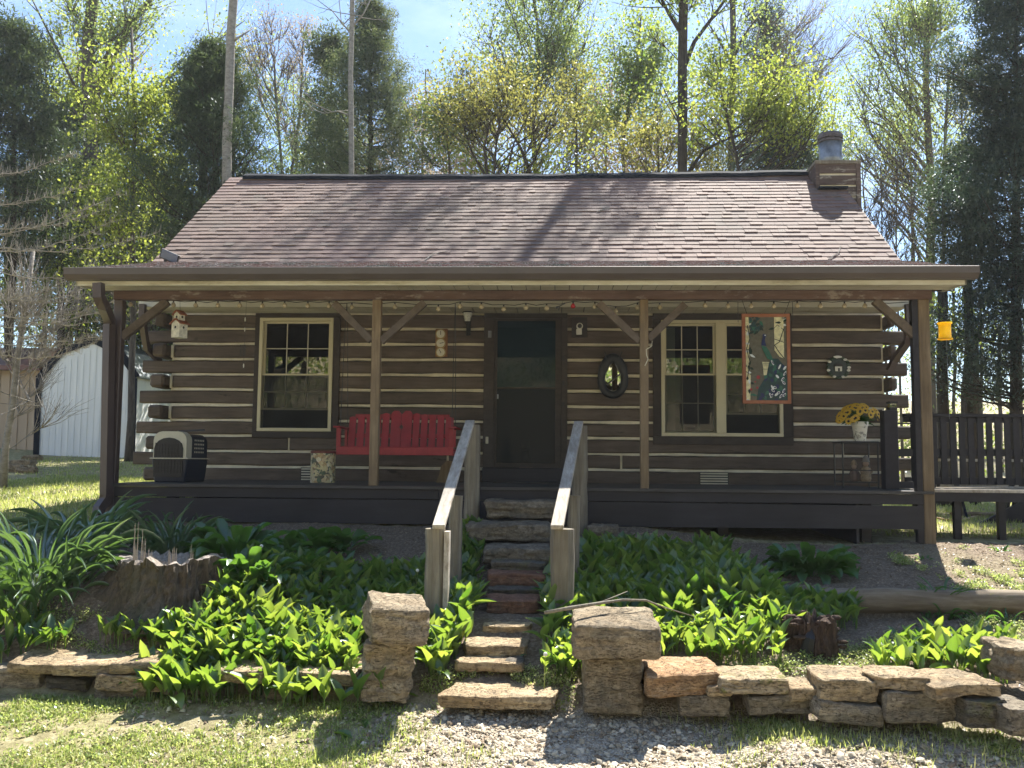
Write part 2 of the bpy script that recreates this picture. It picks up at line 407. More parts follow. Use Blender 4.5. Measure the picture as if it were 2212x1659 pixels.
M['lily'] = leafmat('lily leaf', [(0.040, 0.095, 0.022), (0.065, 0.145, 0.030), (0.13, 0.20, 0.045)], [(0.11, 0.25, 0.018), (0.46, 0.56, 0.07)], 0.52, 0.06, 0.4, 2.2)
M['daylily'] = leafmat('daylily leaf', [(0.030, 0.070, 0.020), (0.048, 0.11, 0.032), (0.08, 0.16, 0.045)], [(0.10, 0.22, 0.03), (0.26, 0.42, 0.07)], 0.32, 0.20, 0.38)
M['hosta'] = leafmat('hosta leaf', [(0.025, 0.07, 0.016), (0.038, 0.10, 0.022), (0.06, 0.14, 0.03)], [(0.08, 0.22, 0.02), (0.20, 0.38, 0.04)], 0.4, 0.07, 0.4)
M['grass'] = leafmat('grass blade', [(0.13, 0.19, 0.035), (0.27, 0.31, 0.08), (0.50, 0.46, 0.24)], [(0.34, 0.46, 0.05), (0.70, 0.70, 0.25)], 0.45, 0.03)
M['clover'] = leafmat('ground cover leaf', [(0.11, 0.17, 0.035), (0.24, 0.29, 0.09), (0.50, 0.47, 0.27)], [(0.34, 0.48, 0.07), (0.70, 0.72, 0.30)], 0.42, 0.02)
M['leaf_yg'] = leafmat('fresh yellow green leaf', [(0.07, 0.10, 0.02), (0.12, 0.15, 0.03), (0.20, 0.21, 0.05)], [(0.18, 0.26, 0.03), (0.55, 0.60, 0.10)], 0.55, 0.03)
M['leaf_lg'] = leafmat('pale spring leaf', [(0.06, 0.10, 0.03), (0.12, 0.165, 0.05), (0.20, 0.23, 0.08)], [(0.17, 0.27, 0.06), (0.52, 0.60, 0.17)], 0.55, 0.04)
M['leaf_gold'] = leafmat('olive gold young leaf', [(0.07, 0.075, 0.02), (0.12, 0.11, 0.03), (0.18, 0.17, 0.05)], [(0.18, 0.19, 0.04), (0.48, 0.46, 0.11)], 0.5, 0.03)
M['leaf_mid'] = leafmat('mid green leaf', [(0.05, 0.09, 0.02), (0.09, 0.14, 0.03), (0.16, 0.20, 0.05)], [(0.17, 0.28, 0.04), (0.50, 0.56, 0.09)], 0.5, 0.04)
M['leaf_pink'] = leafmat('pinkish bud', [(0.18, 0.13, 0.10), (0.25, 0.19, 0.14), (0.28, 0.25, 0.15)], [(0.35, 0.26, 0.2), (0.5, 0.44, 0.28)], 0.4, 0.02)
M['cedar'] = leafmat('cedar needles', [(0.022, 0.044, 0.026), (0.040, 0.070, 0.038), (0.085, 0.115, 0.050)], [(0.05, 0.09, 0.03), (0.17, 0.22, 0.07)], 0.28, 0.05, 0.5, 0.5)
M['cedarblue'] = leafmat('blue green cedar needles', [(0.020, 0.040, 0.036), (0.038, 0.064, 0.052), (0.070, 0.095, 0.065)], [(0.04, 0.09, 0.05), (0.12, 0.18, 0.08)], 0.26, 0.06, 0.5, 0.5)
M['pine'] = leafmat('grey green conifer needles', [(0.045, 0.072, 0.040), (0.075, 0.108, 0.055), (0.14, 0.165, 0.075)], [(0.11, 0.17, 0.06), (0.30, 0.34, 0.13)], 0.34, 0.05, 0.5, 0.6)
M['litter'] = leafmat('dry fallen leaf', [(0.15, 0.10, 0.06), (0.28, 0.20, 0.13), (0.42, 0.34, 0.24)], [(0.2, 0.12, 0.05), (0.35, 0.25, 0.12)], 0.12, 0.03)
def m_chip():
    t = NT('gravel chip'); r = t.irand(); n = t.noise(t.pos(), 60, 4)
    c = t.ramp(r, [(0.0, (0.18, 0.13, 0.085)), (0.3, (0.33, 0.27, 0.19)), (0.7, (0.47, 0.40, 0.295)), (1.0, (0.64, 0.57, 0.45))])
    return t.done(t.principled(c, 0.85, n, 0.3, spec=0.3))
M['chip'] = m_chip()
# ------------------------------------------------------------------ terrain
def row_y(x):
    x = np.asarray(x, dtype=float)
    return 5.98 - 0.17 * np.clip((x + 1.6) / 2.0, 0, 1) - 0.26 * np.clip(x - 0.9, 0, 4)

def ss(a, b, x):
    t = np.clip((x - a) / (b - a), 0, 1); return t * t * (3 - 2 * t)

def G(x, y):
    """Height of the ground."""
    x = np.asarray(x, dtype=float); y = np.asarray(y, dtype=float)
    ry = row_y(x)
    front = -0.12 * (5.8 - np.clip(y, 4.4, 5.8)) - 0.0 * x
    sr = ss(0.8, 1.3, x) * ss(4.6, 5.1, y); front = front * (1 - sr) + 0.035 * sr
    top = np.where(x > 1.2, 0.73, 0.86)
    top = 0.86 - 0.13 * ss(0.6, 2.5, x)
    lin = 0.10 + (top - 0.10) * np.clip((y - ry) / (9.5 - ry), 0, 1)
    hump = 1 - ss(-2.6, -1.5, x)
    lin = lin * (1 - hump) + hump * (0.10 + 0.58 * ss(0, 1.0, (y - ry) / 1.15) + (top - 0.68) * np.clip((y - ry - 1.1) / 2.4, 0, 1))
    lin = lin + 0.10 * ss(0.6, 1.0, x) * np.exp(-((y - 6.8) / 0.6) ** 2)
    pth = ss(-0.85, -0.70, x) * (1 - ss(-0.02, 0.12, x)); lin = np.maximum(lin, pth * (0.085 + 0.40 * np.clip(y - 5.97, 0, 0.75)))
    tim = ss(1.5, 1.9, x) * (x < 7)
    rgt = np.where(y < 7.46, 0.10 + 0.24 * np.clip((y - ry) / (7.46 - ry), 0, 1), 0.49 + 0.24 * np.clip((y - 7.5) / 2.0, 0, 1))
    bed = lin * (1 - tim) + rgt * tim
    # the stone stair strip between the rails follows the steps
    k = ss(-0.07, 0.07, y - ry - 0.02)
    g = front * (1 - k) + bed * k
    back = top + np.where(x < 1.5, 0.052, 0.012) * np.clip(y - 9.5, 0, 14) + 0.10 * np.clip(y - 23, 0, 60)
    g = np.where(y > 9.5, back, g)
    hb = 0.42 * np.clip(-y - 7, 0, 30)          # the bank behind the drive
    g = g + hb
    g = g + 0.9 * ss(9, 22, np.abs(x)) * (y > 2) * 0.5
    g = g + 0.012 * np.sin(x * 3.1 + 1.3 * y) * np.cos(y * 2.7 - x)
    return g

def g1(x, y): return float(G(x, y))

def PG(u, v):
    """Where the sight line at (u, v) meets the ground."""
    d = ROT @ Vector(((u - 1106) / F, (829.5 - v) / F, -1)); d = d / d.y
    y = 3.0
    while y < 60:
        p = CAM + d * y
        if p.z <= g1(p.x, p.y): return p
        y += 0.02
    return CAM + d * 60

xs = np.unique(np.round(np.concatenate([np.arange(-90, -9, 3.0), np.arange(-9, -5, 0.25), np.arange(-5, 5, 0.055), np.arange(5, 9, 0.25), np.arange(9, 91, 3.0)]), 4))
ys = np.unique(np.round(np.concatenate([np.arange(-60, 0, 2.5), np.arange(0, 3.6, 0.3), np.arange(3.6, 10, 0.055), np.arange(10, 16, 0.25), np.arange(16, 100, 2.5)]), 4))
XX, YY = np.meshgrid(xs, ys)
ZZ = G(XX, YY)
rs_ = np.random.default_rng(3)
near = (np.abs(XX) < 5) & (YY > 3.5) & (YY < 10)
ZZ = ZZ + np.where(near, rs_.normal(0, 0.006, ZZ.shape), 0)
nx, ny = len(xs), len(ys)
idx = np.arange(nx * ny).reshape(ny, nx)
Fq = np.stack([idx[:-1, :-1].ravel(), idx[:-1, 1:].ravel(), idx[1:, 1:].ravel(), idx[1:, :-1].ravel()], 1)
gm = npmesh('ground', np.stack([XX.ravel(), YY.ravel(), ZZ.ravel()], 1), Fq, True)

def lowfreq(x, y, s, seed=0):
    """Cheap smooth noise in -1..1 for scattering."""
    r = np.random.default_rng(seed); out = 0
    for k in range(6):
        a, b, c = r.normal(0, s, 2).tolist() + [r.uniform(0, 6.28)]
        out = out + np.sin(a * x + b * y + c)
    return out / 3.0

GRAVEL = None
def cover(x, y):
    """weights: gravel, lawn, soil for ground points."""
    x = np.asarray(x, float); y = np.asarray(y, float); ry = row_y(x)
    n = lowfreq(x, y, 2.2, 5) * 0.35 + lowfreq(x, y, 7, 9) * 0.15
    front = y < ry + 0.02
    # gravel drive: a band between the pillars and nearer, spreading to the right
    gx = ss(-1.25, -0.45, x + 0.25 * n + 0.25 * (5.5 - y))
    gright = 1 - 0.62 * ss(0.9, 1.5, x + 0.3 * n) * ss(4.85, 5.15, y)
    grav = np.where(front, gx * gright, 0)
    lawn = np.where(front, np.clip(1 - gx, 0, 1) * (0.72 + 0.5 * n), 0)
    lawn = np.where(front & (x > 1.0), np.clip(ss(0.05, 0.5, lowfreq(x, y, 4, 21) * 0.8 - 0.05), 0, 1), lawn)
    far = (y > 9.5)
    lawn = np.where(far & (np.abs(x) < 25) & (y < 24), 0.85 + 0.2 * n, lawn)
    lawn = np.where((y > 8.4) & (x < -4.6), 0.9, lawn)
    rb = (x > 3.4) & (y > 7.5) & (y < 9.9)
    lawn = np.where(rb, 0.15 + 0.6 * n, lawn)
    return grav, np.clip(lawn, 0, 1)
gv, lw = cover(XX.ravel(), YY.ravel())
ca = gm.color_attributes.new('cover', 'FLOAT_COLOR', 'POINT')
cc = np.zeros((nx * ny, 4), dtype=np.float32); cc[:, 0] = gv; cc[:, 1] = lw; cc[:, 3] = 1
cc[:, 2] = (YY.ravel() < 0) | (YY.ravel() > 24)
ca.data.foreach_set('color', cc.ravel())

def m_ground():
    t = NT('yard ground'); a = t.node('ShaderNodeAttribute', attribute_name='cover'); sp = t.node('ShaderNodeSeparateColor'); t.l.new(a.outputs['Color'], sp.inputs['Color'])
    p = t.pos(); n1 = t.noise(p, 3, 8, 0.7); n2 = t.noise(p, 40, 6, 0.75); n3 = t.noise(p, 12, 6, 0.7)
    soil = t.ramp(n2, [(0.3, (0.085, 0.065, 0.047)), (0.52, (0.20, 0.155, 0.11)), (0.72, (0.40, 0.33, 0.25))])
    lawn = t.ramp(n3, [(0.3, (0.16, 0.15, 0.06)), (0.5, (0.33, 0.30, 0.15)), (0.72, (0.55, 0.49, 0.33))])
    vo = t.node('ShaderNodeTexVoronoi', i_Scale=75.0); t.l.new(p, vo.inputs['Vector'])
    sv = t.node('ShaderNodeSeparateColor'); t.l.new(vo.outputs['Color'], sv.inputs['Color'])
    grav = t.ramp(sv.outputs[0], [(0.0, (0.22, 0.18, 0.13)), (0.5, (0.38, 0.33, 0.26)), (1.0, (0.52, 0.47, 0.39))])
    wood_ = t.ramp(n1, [(0.3, (0.22, 0.17, 0.11)), (0.5, (0.38, 0.32, 0.22)), (0.7, (0.22, 0.24, 0.08))])
    c = t.mix(sp.outputs[1], soil, lawn); c = t.mix(sp.outputs[0], c, grav); c = t.mix(sp.outputs[2], c, wood_)
    h = t.mix(sp.outputs[0], n2, vo.outputs['Distance'])
    return t.done(t.principled(c, 0.95, h, 0.8, 0.02, spec=0.15))
ground = link_mesh('ground', gm, m_ground()); tag(ground, kind='structure', label='sloping yard of gravel, soil and lawn before the cabin')

# ------------------------------------------------------------------ the log cabin
YW, YD, ZD = 12.12, 9.56, 1.262
RX0, RX1 = -5.04, 4.05
EAVE, BREAK, RIDGE = (9.05, 3.43), (11.07, 3.94), (13.63, 5.83)
WX0, WX1 = -5.22, 4.24                      # outer faces of the gable walls
cabin = empty('log_cabin', (-0.45, YW, 1.0), 'brown log cabin with pale chinking, shingled roof and a full width front porch', 'cabin')
CZ = [3.482 - 0.205 * k for k in range(11)] + [1.225]

def X(u, y=YW): return P(u, 900, y).x
def Z(v, u=1106, y=YW): return P(u, v, y).z
door_o = (X(1044), X(1225), Z(1045), Z(676))
win1_o = (X(546), X(731), Z(946, 640), Z(674, 640))
win2_o = (X(1411), X(1713), Z(961, 1560), Z(676, 1560))
openings = [win1_o, door_o, win2_o]

def log_piece(x0, x1, z0, z1, y0=YW, d=0.15, nm='log', mat='log', seed=0):
    """One hewn log: a box with softened, slightly wandering long edges."""
    r = random.Random(seed); n = max(2, int((x1 - x0) / 0.45)); mb = MB(); e = 0.016
    prof = [(0, e), (0, 1), (e, 1), (1, 1), (1, 0), (e, 0)]
    rings = []
    for i in range(n + 1):
        x = x0 + (x1 - x0) * i / n; a, b, c = (r.uniform(-0.008, 0.008) for _ in range(3))
        yy = y0 + c; rings.append([(x, yy + e, z0 + a), (x, yy, z0 + a + e), (x, yy, z1 + b - e), (x, yy + e, z1 + b), (x, y0 + d, z1 + b), (x, y0 + d, z0 + a)])
    vs = [p for rg in rings for p in rg]; fs = []
    for i in range(n):
        for k in range(6):
            fs.append((i*6 + k, i*6 + (k+1) % 6, (i+1)*6 + (k+1) % 6, (i+1)*6 + k))
    fs += [tuple(range(6)), tuple(n*6 + k for k in reversed(range(6)))]
    mb.add(vs, fs); return mb.build(nm, M[mat], cabin)

splits = {8: [X(625)], 9: [X(968), X(1342)], 8.5: [], 10: []}
GAP = 0.0195
for k in range(11):
    z1, z0 = CZ[k] - GAP, CZ[k + 1] + GAP
    long_ = k % 2 == 1
    ext = 0.34 + 0.012 * k
    xa = WX0 - ext if long_ else WX0 + 0.05
    xb = WX1 + 0.23 + 0.004 * k if long_ else WX1 - 0.08
    segs = [(xa, xb)]
    for o in openings:
        if o[2] < z1 - 0.06 and o[3] > z0 + 0.02:
            segs = [s for (a, b) in segs for s in ((a, min(b, o[0])), (max(a, o[1]), b)) if s[1] - s[0] > 0.05]
    for sx in splits.get(k, []) + ([X(1820)] if k == 8 else []):
        segs = [s for (a, b) in segs for s in (((a, sx - 0.016), (sx + 0.016, b)) if a < sx < b else ((a, b),))]
    for i, (a, b) in enumerate(segs): log_piece(a, b, z0, z1, seed=k * 31 + i)
    if not long_:                            # butt ends of the side wall's logs show at the corners
        for xx0, xx1 in ((WX0 - 0.17, WX0 - 0.01), (WX1 - 0.04, WX1 + 0.06)):
            off = -0.007 * k if xx0 < 0 else 0.0
            mb = MB(); mb.box(xx0 + off, xx1, YW - 0.17, YW + 0.3, z0 - 0.004, z1 + 0.004); mb.build('log_end', M['log'], cabin, bevel=0.03)
# chinking strips between the courses
for k in range(11):
    z = CZ[k]; segs = [(WX0 + 0.02, WX1 - 0.05)]
    for o in openings:
        if o[2] < z - 0.01 and o[3] > z + 0.01 or (k == 0):
            if k == 0: continue
            segs = [s for (a, b) in segs for s in ((a, min(b, o[0] - 0.002)), (max(a, o[1] + 0.002), b)) if s[1] - s[0] > 0.05]
    for i, (a, b) in enumerate(segs):
        r = random.Random(k * 7 + i); n = max(2, int((b - a) / 0.2)); vs = []; fs = []
        for j in range(n + 1):
            x = a + (b - a) * j / n; h = 0.0225 + r.uniform(-0.007, 0.005); q = r.uniform(-0.004, 0.004)
            vs += [(x, YW + 0.03, z + h + q), (x, YW + 0.012, z - h * 0.7 + q), (x, YW + 0.06, z - h + q), (x, YW + 0.06, z + h + q)]
        for j in range(n):
            for c_ in range(4): fs.append((j*4 + c_, j*4 + (c_+1) % 4, (j+1)*4 + (c_+1) % 4, (j+1)*4 + c_))
        fs += [(0,1,2,3), (n*4+3, n*4+2, n*4+1, n*4)]
        MB().add(vs, fs).build('chinking', M['chink'], cabin)
for k, lst in ((8, [X(625), X(1820)]), (9, [X(968), X(1342)])):
    for sx in lst: MB().box(sx - 0.014, sx + 0.014, YW + 0.02, YW + 0.06, CZ[k+1] + 0.0, CZ[k] - 0.0).build('chinking', M['chink'], cabin)
for k in range(0, 11, 2):
    MB().box(WX0 + 0.0, WX0 + 0.035, YW + 0.015, YW + 0.06, CZ[k+1] + 0.02, CZ[k] - 0.02).build('chinking', M['chink'], cabin)
    MB().box(WX1 - 0.085, WX1 - 0.055, YW + 0.015, YW + 0.06, CZ[k+1] + 0.02, CZ[k] - 0.02).build('chinking', M['chink'], cabin)

# body walls behind the logs, with the real openings left free; floor and ceiling close the room
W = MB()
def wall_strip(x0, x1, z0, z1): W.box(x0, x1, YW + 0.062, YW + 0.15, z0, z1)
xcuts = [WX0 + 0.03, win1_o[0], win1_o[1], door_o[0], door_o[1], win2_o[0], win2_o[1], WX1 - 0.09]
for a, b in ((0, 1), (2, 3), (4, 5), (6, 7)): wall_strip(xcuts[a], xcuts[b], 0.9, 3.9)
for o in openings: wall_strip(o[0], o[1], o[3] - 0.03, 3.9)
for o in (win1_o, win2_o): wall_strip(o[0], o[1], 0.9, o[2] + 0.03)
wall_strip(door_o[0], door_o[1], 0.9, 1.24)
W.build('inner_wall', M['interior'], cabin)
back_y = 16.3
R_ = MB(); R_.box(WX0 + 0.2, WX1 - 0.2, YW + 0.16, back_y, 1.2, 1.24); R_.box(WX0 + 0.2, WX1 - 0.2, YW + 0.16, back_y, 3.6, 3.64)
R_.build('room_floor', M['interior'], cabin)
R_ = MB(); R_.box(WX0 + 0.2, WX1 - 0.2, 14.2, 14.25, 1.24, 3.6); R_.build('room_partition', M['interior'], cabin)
# gable walls (logs seen only by their ends from the front)
for gx0, gx1 in ((WX0 + 0.01, WX0 + 0.17), (WX1 - 0.27, WX1 - 0.11)):
    for k in range(11):
        MB().box(gx0, gx1, YW + 0.302, back_y - 0.3, CZ[k+1] + 0.012, CZ[k] - 0.012).build('side_log', M['log'], cabin)
    MB().prism([(YW + 0.15, 3.47), (back_y, 3.47), (back_y - 0.1, 3.9), (13.63, 5.70), (YW + 0.2, 4.6), (YW + 0.15, 3.8)], max(gx0 + 0.03, RX0 + 0.06), min(gx1 - 0.03, RX1 - 0.06) if gx0 > 0 else gx1 + 0.05, 'x').build('gable_wall', M['trim'], cabin)
    MB().box(gx0 + 0.03, gx1 - 0.03, YW + 0.31, back_y - 0.3, 1.0, 3.46).build('gable_chinking', M['chink'], cabin)
MB().box(WX0, WX1 - 0.1, back_y - 0.15, back_y, 0.9, 3.9).build('back_wall', M['log'], cabin)
MB().box(WX0 + 0.1, WX1 - 0.2, YW + 0.16, back_y - 0.2, 0.55, 1.19).build('foundation', M['stonegrey'], cabin)

# windows --------------------------------------------------------
def window(u0, u1, v0, v1, ucuts, openu, label, um=640):
    """Vinyl double hung window (one or two units) in a flat brown casing."""
    x0, x1 = X(u0), X(u1); z0, z1 = Z(v1, um), Z(v0, um); yf = YW - 0.035
    w = MB(); t = 0.045
    def ring(a, b, c, d, y0, y1, th, m):
        m.box(a, b, y0, y1, d - th, d); m.box(a, b, y0, y1, c, c + th); m.box(a, a + th, y0, y1, c + th, d - th); m.box(b - th, b, y0, y1, c + th, d - th)
    ring(x0, x1, z0, z1, yf, YW + 0.09, t, w)
    units = []
    if ucuts: 
        w.box(X(ucuts[0]), X(ucuts[1]), yf, YW + 0.09, z0 + t, z1 - t); units = [(x0 + t, X(ucuts[0])), (X(ucuts[1]), x1 - t)]
    else: units = [(x0 + t, x1 - t)]
    wf = w.build('window', M['vinyl'], cabin, bevel=0.004); wf['label'] = label
    ib, it = z0 + t, z1 - t; mid = Z(811, um)
    for ui, (a, b) in enumerate(units):
        op = openu[ui]
        for up in (True, False):
            c, d = (mid, it) if up else (ib + (0.24 if op else 0.0), mid + 0.02)
            yy = YW + 0.03 if up else YW + 0.0
            s = MB(); ring(a + 0.002, b - 0.002, c, d, yy, yy + 0.028, 0.026 if up else 0.022, s); s.build('sash', M['vinyl'], wf)
            ga, gb, gc, gd = a + 0.027, b - 0.027, c + 0.026, d - 0.026
            for i in range(3):
                for j in range(2):
                    pa, pb = ga + (gb - ga) * i / 3, ga + (gb - ga) * (i + 1) / 3; pc, pd = gc + (gd - gc) * j / 2, gc + (gd - gc) * (j + 1) / 2
                    tl = rnd.uniform(-0.002, 0.002)
                    MB().add([(pa, yy + 0.014, pc), (pb, yy + 0.014 + tl, pc), (pb, yy + 0.014 + tl, pd), (pa, yy + 0.014, pd)], [(0, 1, 2, 3)]).build('pane', M['glass'], wf)
            mu = MB()
            for i in (1, 2): mu.box(ga + (gb - ga) * i / 3 - 0.006, ga + (gb - ga) * i / 3 + 0.006, yy + 0.006, yy + 0.012, gc, gd)
            mu.box(ga, gb, yy + 0.0055, yy + 0.0115, (gc + gd) / 2 - 0.006, (gc + gd) / 2 + 0.006)
            mu.build('muntin', M['muntin'], wf)
        MB().add([(a, YW - 0.012, ib), (b, YW - 0.012, ib), (b, YW - 0.012, mid), (a, YW - 0.012, mid)], [(0, 1, 2, 3)]).build('insect_screen', M['screen'], wf)
    return (x0, x1, z0, z1)
w1 = window(556.5, 716.5, 687, 932, None, [True], 'single sash window, lower sash slightly raised')
w2 = window(1428.5, 1691, 692, 943, (1547, 1568), [False, True], 'twin sash window beside the stained glass panel', 1560)
for (o, w) in ((win1_o, w1), (win2_o, w2)):
    yf = YW - 0.02
    for bx in ((o[0], o[1], w[3] + 0.001, o[3]), (o[0], o[1], o[2], w[2] - 0.001), (o[0], w[0] - 0.001, w[2], w[3]), (w[1] + 0.001, o[1], w[2], w[3])):
        MB().box(bx[0], bx[1], yf, YW + 0.10, bx[2], bx[3]).build('casing', M['trim'], cabin, bevel=0.004)
# a curtain edge and a dim lampshade behind the right window
MB().box(X(1436), X(1466), 12.45, 12.47, Z(932), Z(700)).build('curtain', M['muntin'], cabin)

# door -------------------------------------------------------------
yf = YW - 0.025
dx0, dx1, dz0, dz1 = X(1067), X(1212), Z(1010), Z(688)
for bx in ((door_o[0], door_o[1], dz1 + 0.001, door_o[3]), (door_o[0], dx0 - 0.001, 1.262, dz1), (dx1 + 0.001, door_o[1], 1.262, dz1)):
    MB().box(bx[0], bx[1], yf, YW + 0.10, bx[2], bx[3]).build('door_casing', M['trim'], cabin, bevel=0.004)
door = MB(); t = 0.035
dxr = X(1199)
door.box(dx0, dx0 + t, YW + 0.0, YW + 0.035, dz0, dz1); door.box(dxr, dx1, YW + 0.0, YW + 0.035, dz0, dz1)
door.box(dx0 + t, dxr, YW + 0.0, YW + 0.035, dz1 - 0.03, dz1); door.box(dx0 + t, dxr, YW + 0.0, YW + 0.035, dz0, dz0 + 0.06)
door.box(dx0 + t, dxr, YW + 0.004, YW + 0.031, Z(838) - 0.012, Z(838) + 0.012)
dr = door.build('storm_door', M['trim'], cabin, bevel=0.003); dr['label'] = 'dark brown storm door with tinted glass above a screen'
MB().add([(dx0 + t, YW + 0.018, Z(838)), (dxr, YW + 0.018, Z(838)), (dxr, YW + 0.018, dz1 - 0.03), (dx0 + t, YW + 0.018, dz1 - 0.03)], [(0,1,2,3)]).build('glass_panel', M['doorglass'], dr)
MB().add([(dx0 + t, YW + 0.02, dz0 + .06), (dxr, YW + 0.02, dz0 + .06), (dxr, YW + 0.02, Z(838)), (dx0 + t, YW + 0.02, Z(838))], [(0,1,2,3)]).build('glass_panel', M['doorglass'], dr)
MB().add([(dx0 + t, YW + 0.012, dz0 + .06), (dxr, YW + 0.012, dz0 + .06), (dxr, YW + 0.012, Z(838)), (dx0 + t, YW + 0.012, Z(838))], [(0,1,2,3)]).build('insect_screen', M['screen'], dr)
MB().tube([(dx0 + .05, YW - 0.03, Z(862)), (dx0 + .05, YW - 0.03, Z(852))], 0.01, 8).build('door_handle', M['galv'], dr)
for v in (770, 822, 868): MB().box(X(1214), X(1219), YW - 0.035, YW - 0.024, Z(v + 10), Z(v)).build('hinge', M['iron'], dr)
MB().box(door_o[0], door_o[1], YW - 0.09, YW + 0.08, 1.262, dz0 - 0.002).build('threshold', M['deck'], cabin, bevel=0.01)
MB().box(X(1053), X(1060), YW - 0.06, yf - 0.001, Z(730), Z(716)).build('door_closer', M['galv'], cabin)

# crawl space vents
for (a, b, c, d) in ((1510, 1572, 1020, 1047), (653, 712, 1010, 1038)):
    vx0, vx1, vz0, vz1 = X(a), X(b), Z(d, (a+b)/2), Z(c, (a+b)/2)
    vt = MB().box(vx0, vx1, YW - 0.006, YW + 0.004, vz0, vz1).build('crawl_space_vent', M['black'], cabin)
    for i in range(5):
        zz = vz0 + (vz1 - vz0) * (i + 0.5) / 5
        MB().box(vx0 + 0.01, vx1 - 0.01, YW - 0.014, YW - 0.006, zz - 0.011, zz + 0.006).build('louvre', M['soffit'], vt)

# old eave: fascia, soffit
OY = 11.55
FX0, FX1 = -5.42, 4.34
MB().box(FX0, FX1, OY, OY + 0.02, 3.475, 3.60).build('fascia_board', M['fascia'], cabin)
nb = 34
for i in range(nb):
    a = FX0 + (FX1 - FX0) * i / nb; b = FX0 + (FX1 - FX0) * (i + 1) / nb
    MB().box(a, b - 0.008, OY + 0.021, YW - 0.001, 3.484, 3.492).build('soffit_panel', M['soffit'], cabin)
# porch ceiling follows the rafters; front soffit and fascia under the gutter
MB().prism([(9.62, 3.305), (OY + 0.02, 3.80), (OY + 0.02, 3.815), (9.62, 3.325)], RX0 + 0.25, RX1 - 0.02, 'x').build('porch_ceiling', M['trim'], cabin)
ex0, ex1 = -4.96, 3.99
MB().box(RX0 + 0.1, RX1 - 0.1, OY, OY + 0.02, 3.602, 3.80).build('fascia_board', M['fascia'], cabin)
for i in range(60):
    a = ex0 + 0.05 + (ex1 - ex0 - 0.1) * i / 60; b = ex0 + 0.05 + (ex1 - ex0 - 0.1) * (i + 1) / 60
    MB().box(a, b - 0.007, 9.09, 9.50, 3.300, 3.306).build('porch_soffit_panel', M['soffit'], cabin)
MB().box(ex0 + 0.05, ex1 - 0.05, 9.07, 9.088, 3.27, 3.36).build('fascia_board', M['soffit'], cabin)
for xx in (ex0 + 0.045, ex1 - 0.06):
    MB().prism([(9.07, 3.27), (9.62, 3.30), (11.2, 3.68), (11.2, 3.92), (9.07, 3.40)], xx, xx + 0.012, 'x').build('rake_board', M['fascia'], cabin)
# gutter: an open trough with a folded lip
gp = [(9.06, 3.43), (9.055, 3.43), (9.055, 3.312), (8.98, 3.312), (8.935, 3.36), (8.93, 3.425), (8.945, 3.43), (8.94, 3.415), (8.945, 3.365), (8.985, 3.32), (9.06, 3.32)]
gt = MB().prism(gp, ex0 - 0.02, ex1 + 0.02, 'x').build('gutter', M['gutter'], cabin)
for xx in (ex0 - 0.021, ex1 + 0.019): MB().prism([(9.058, 3.43), (9.058, 3.31), (8.98, 3.31), (8.933, 3.36), (8.928, 3.43)], xx, xx + 0.003, 'x').build('end_cap', M['gutter'], gt)
# downspouts
def spout(pts, w=0.055, nm='downspout'):
    m = MB(); b0 = len(m.v); m.tube(pts, w, 4); return m.build(nm, M['downspout'], cabin)
py = 9.44
spout([P(213, 612, 8.99), P(214, 640, 8.99), P(224, 662, 9.1), P(236, 690, 9.40), P(236, 700, py), P(229, 1068, py), P(227, 1080, py), P(214, 1098, py - 0.08), P(212, 1118, py - 0.1)], 0.062)
spout([Vector((WX0 - 0.12, OY - 0.05, 3.5)), Vector((WX0 - 0.12, OY - 0.05, 3.3)), Vector((WX0 - 0.22, YW - 0.24, 2.98)), Vector((WX0 - 0.24, YW + 0.2, 2.86))], 0.05)
spout([Vector((WX1 + 0.05, OY - 0.05, 3.5)), Vector((WX1 + 0.05, OY - 0.05, 3.28)), Vector((WX1 + 0.08, OY + 0.1, 3.05)), Vector((WX1 + 0.0, YW - 0.24, 2.85)), Vector((WX1 - 0.05, YW - 0.2, 2.72))], 0.055)

# beam, posts, braces
bx0, bx1 = P(250, 640, YD).x, P(2009, 640, YD).x
MB().box(bx0, bx1, 9.505, 9.60, 3.205, 3.299).build('porch_beam', M['beam'], cabin, bevel=0.005)
zb = 3.204
def post(ut, ub, w, zbot, mat, vb=1052, lab=None):
    t_, b_ = P(ut, 648, YD), P(ub, vb, YD); x = (t_.x + b_.x) / 2
    o = MB().box(x - w/2, x + w/2, 9.51, 9.51 + w, zbot, zb).build('porch_post', M[mat], cabin, bevel=0.006)
    if lab: o['label'] = lab
    return x
post(257.5, 243, 0.095, 0.80, 'downspout', 1100, 'dark painted left corner post behind the downspout')
xp1 = post(814.5, 808.5, 0.092, ZD, 'post'); xp2 = post(1390, 1392.5, 0.086, ZD, 'post')
xp3 = post(1990, 2004, 0.11, 0.70, 'post', 1055, 'right corner post running down to the ground')
MB().box(xp3 - 0.115, xp3 - 0.057, 9.52, 9.6, 0.75, zb).build('porch_post', M['bluedeck'], cabin)
for (a, b, w) in (((362, 651), (264, 728), .085), ((722, 655), (802, 736), .075), ((918, 653), (823, 738), .075), ((1293, 655), (1381, 737), .075), ((1480, 657), (1400, 733), .075), ((1889, 649), (1982, 730), .085)):
    MB().beam(P(*a, 9.555), P(*b, 9.555), 0.06, w, (0, 1, 0)).build('brace', M['brace'], cabin, bevel=0.004) if False else None
    A, B = P(*a, 9.555), P(*b, 9.555); d = (B - A).normalized(); nrm = Vector((-d.z, 0, d.x))
    poly = [A + nrm * w/2, A - nrm * w/2, B - nrm * w/2, B + nrm * w/2]
    MB().prism([(p.x, p.z) for p in poly], 9.525, 9.59).build('brace', M['brace'], cabin, bevel=0.004)

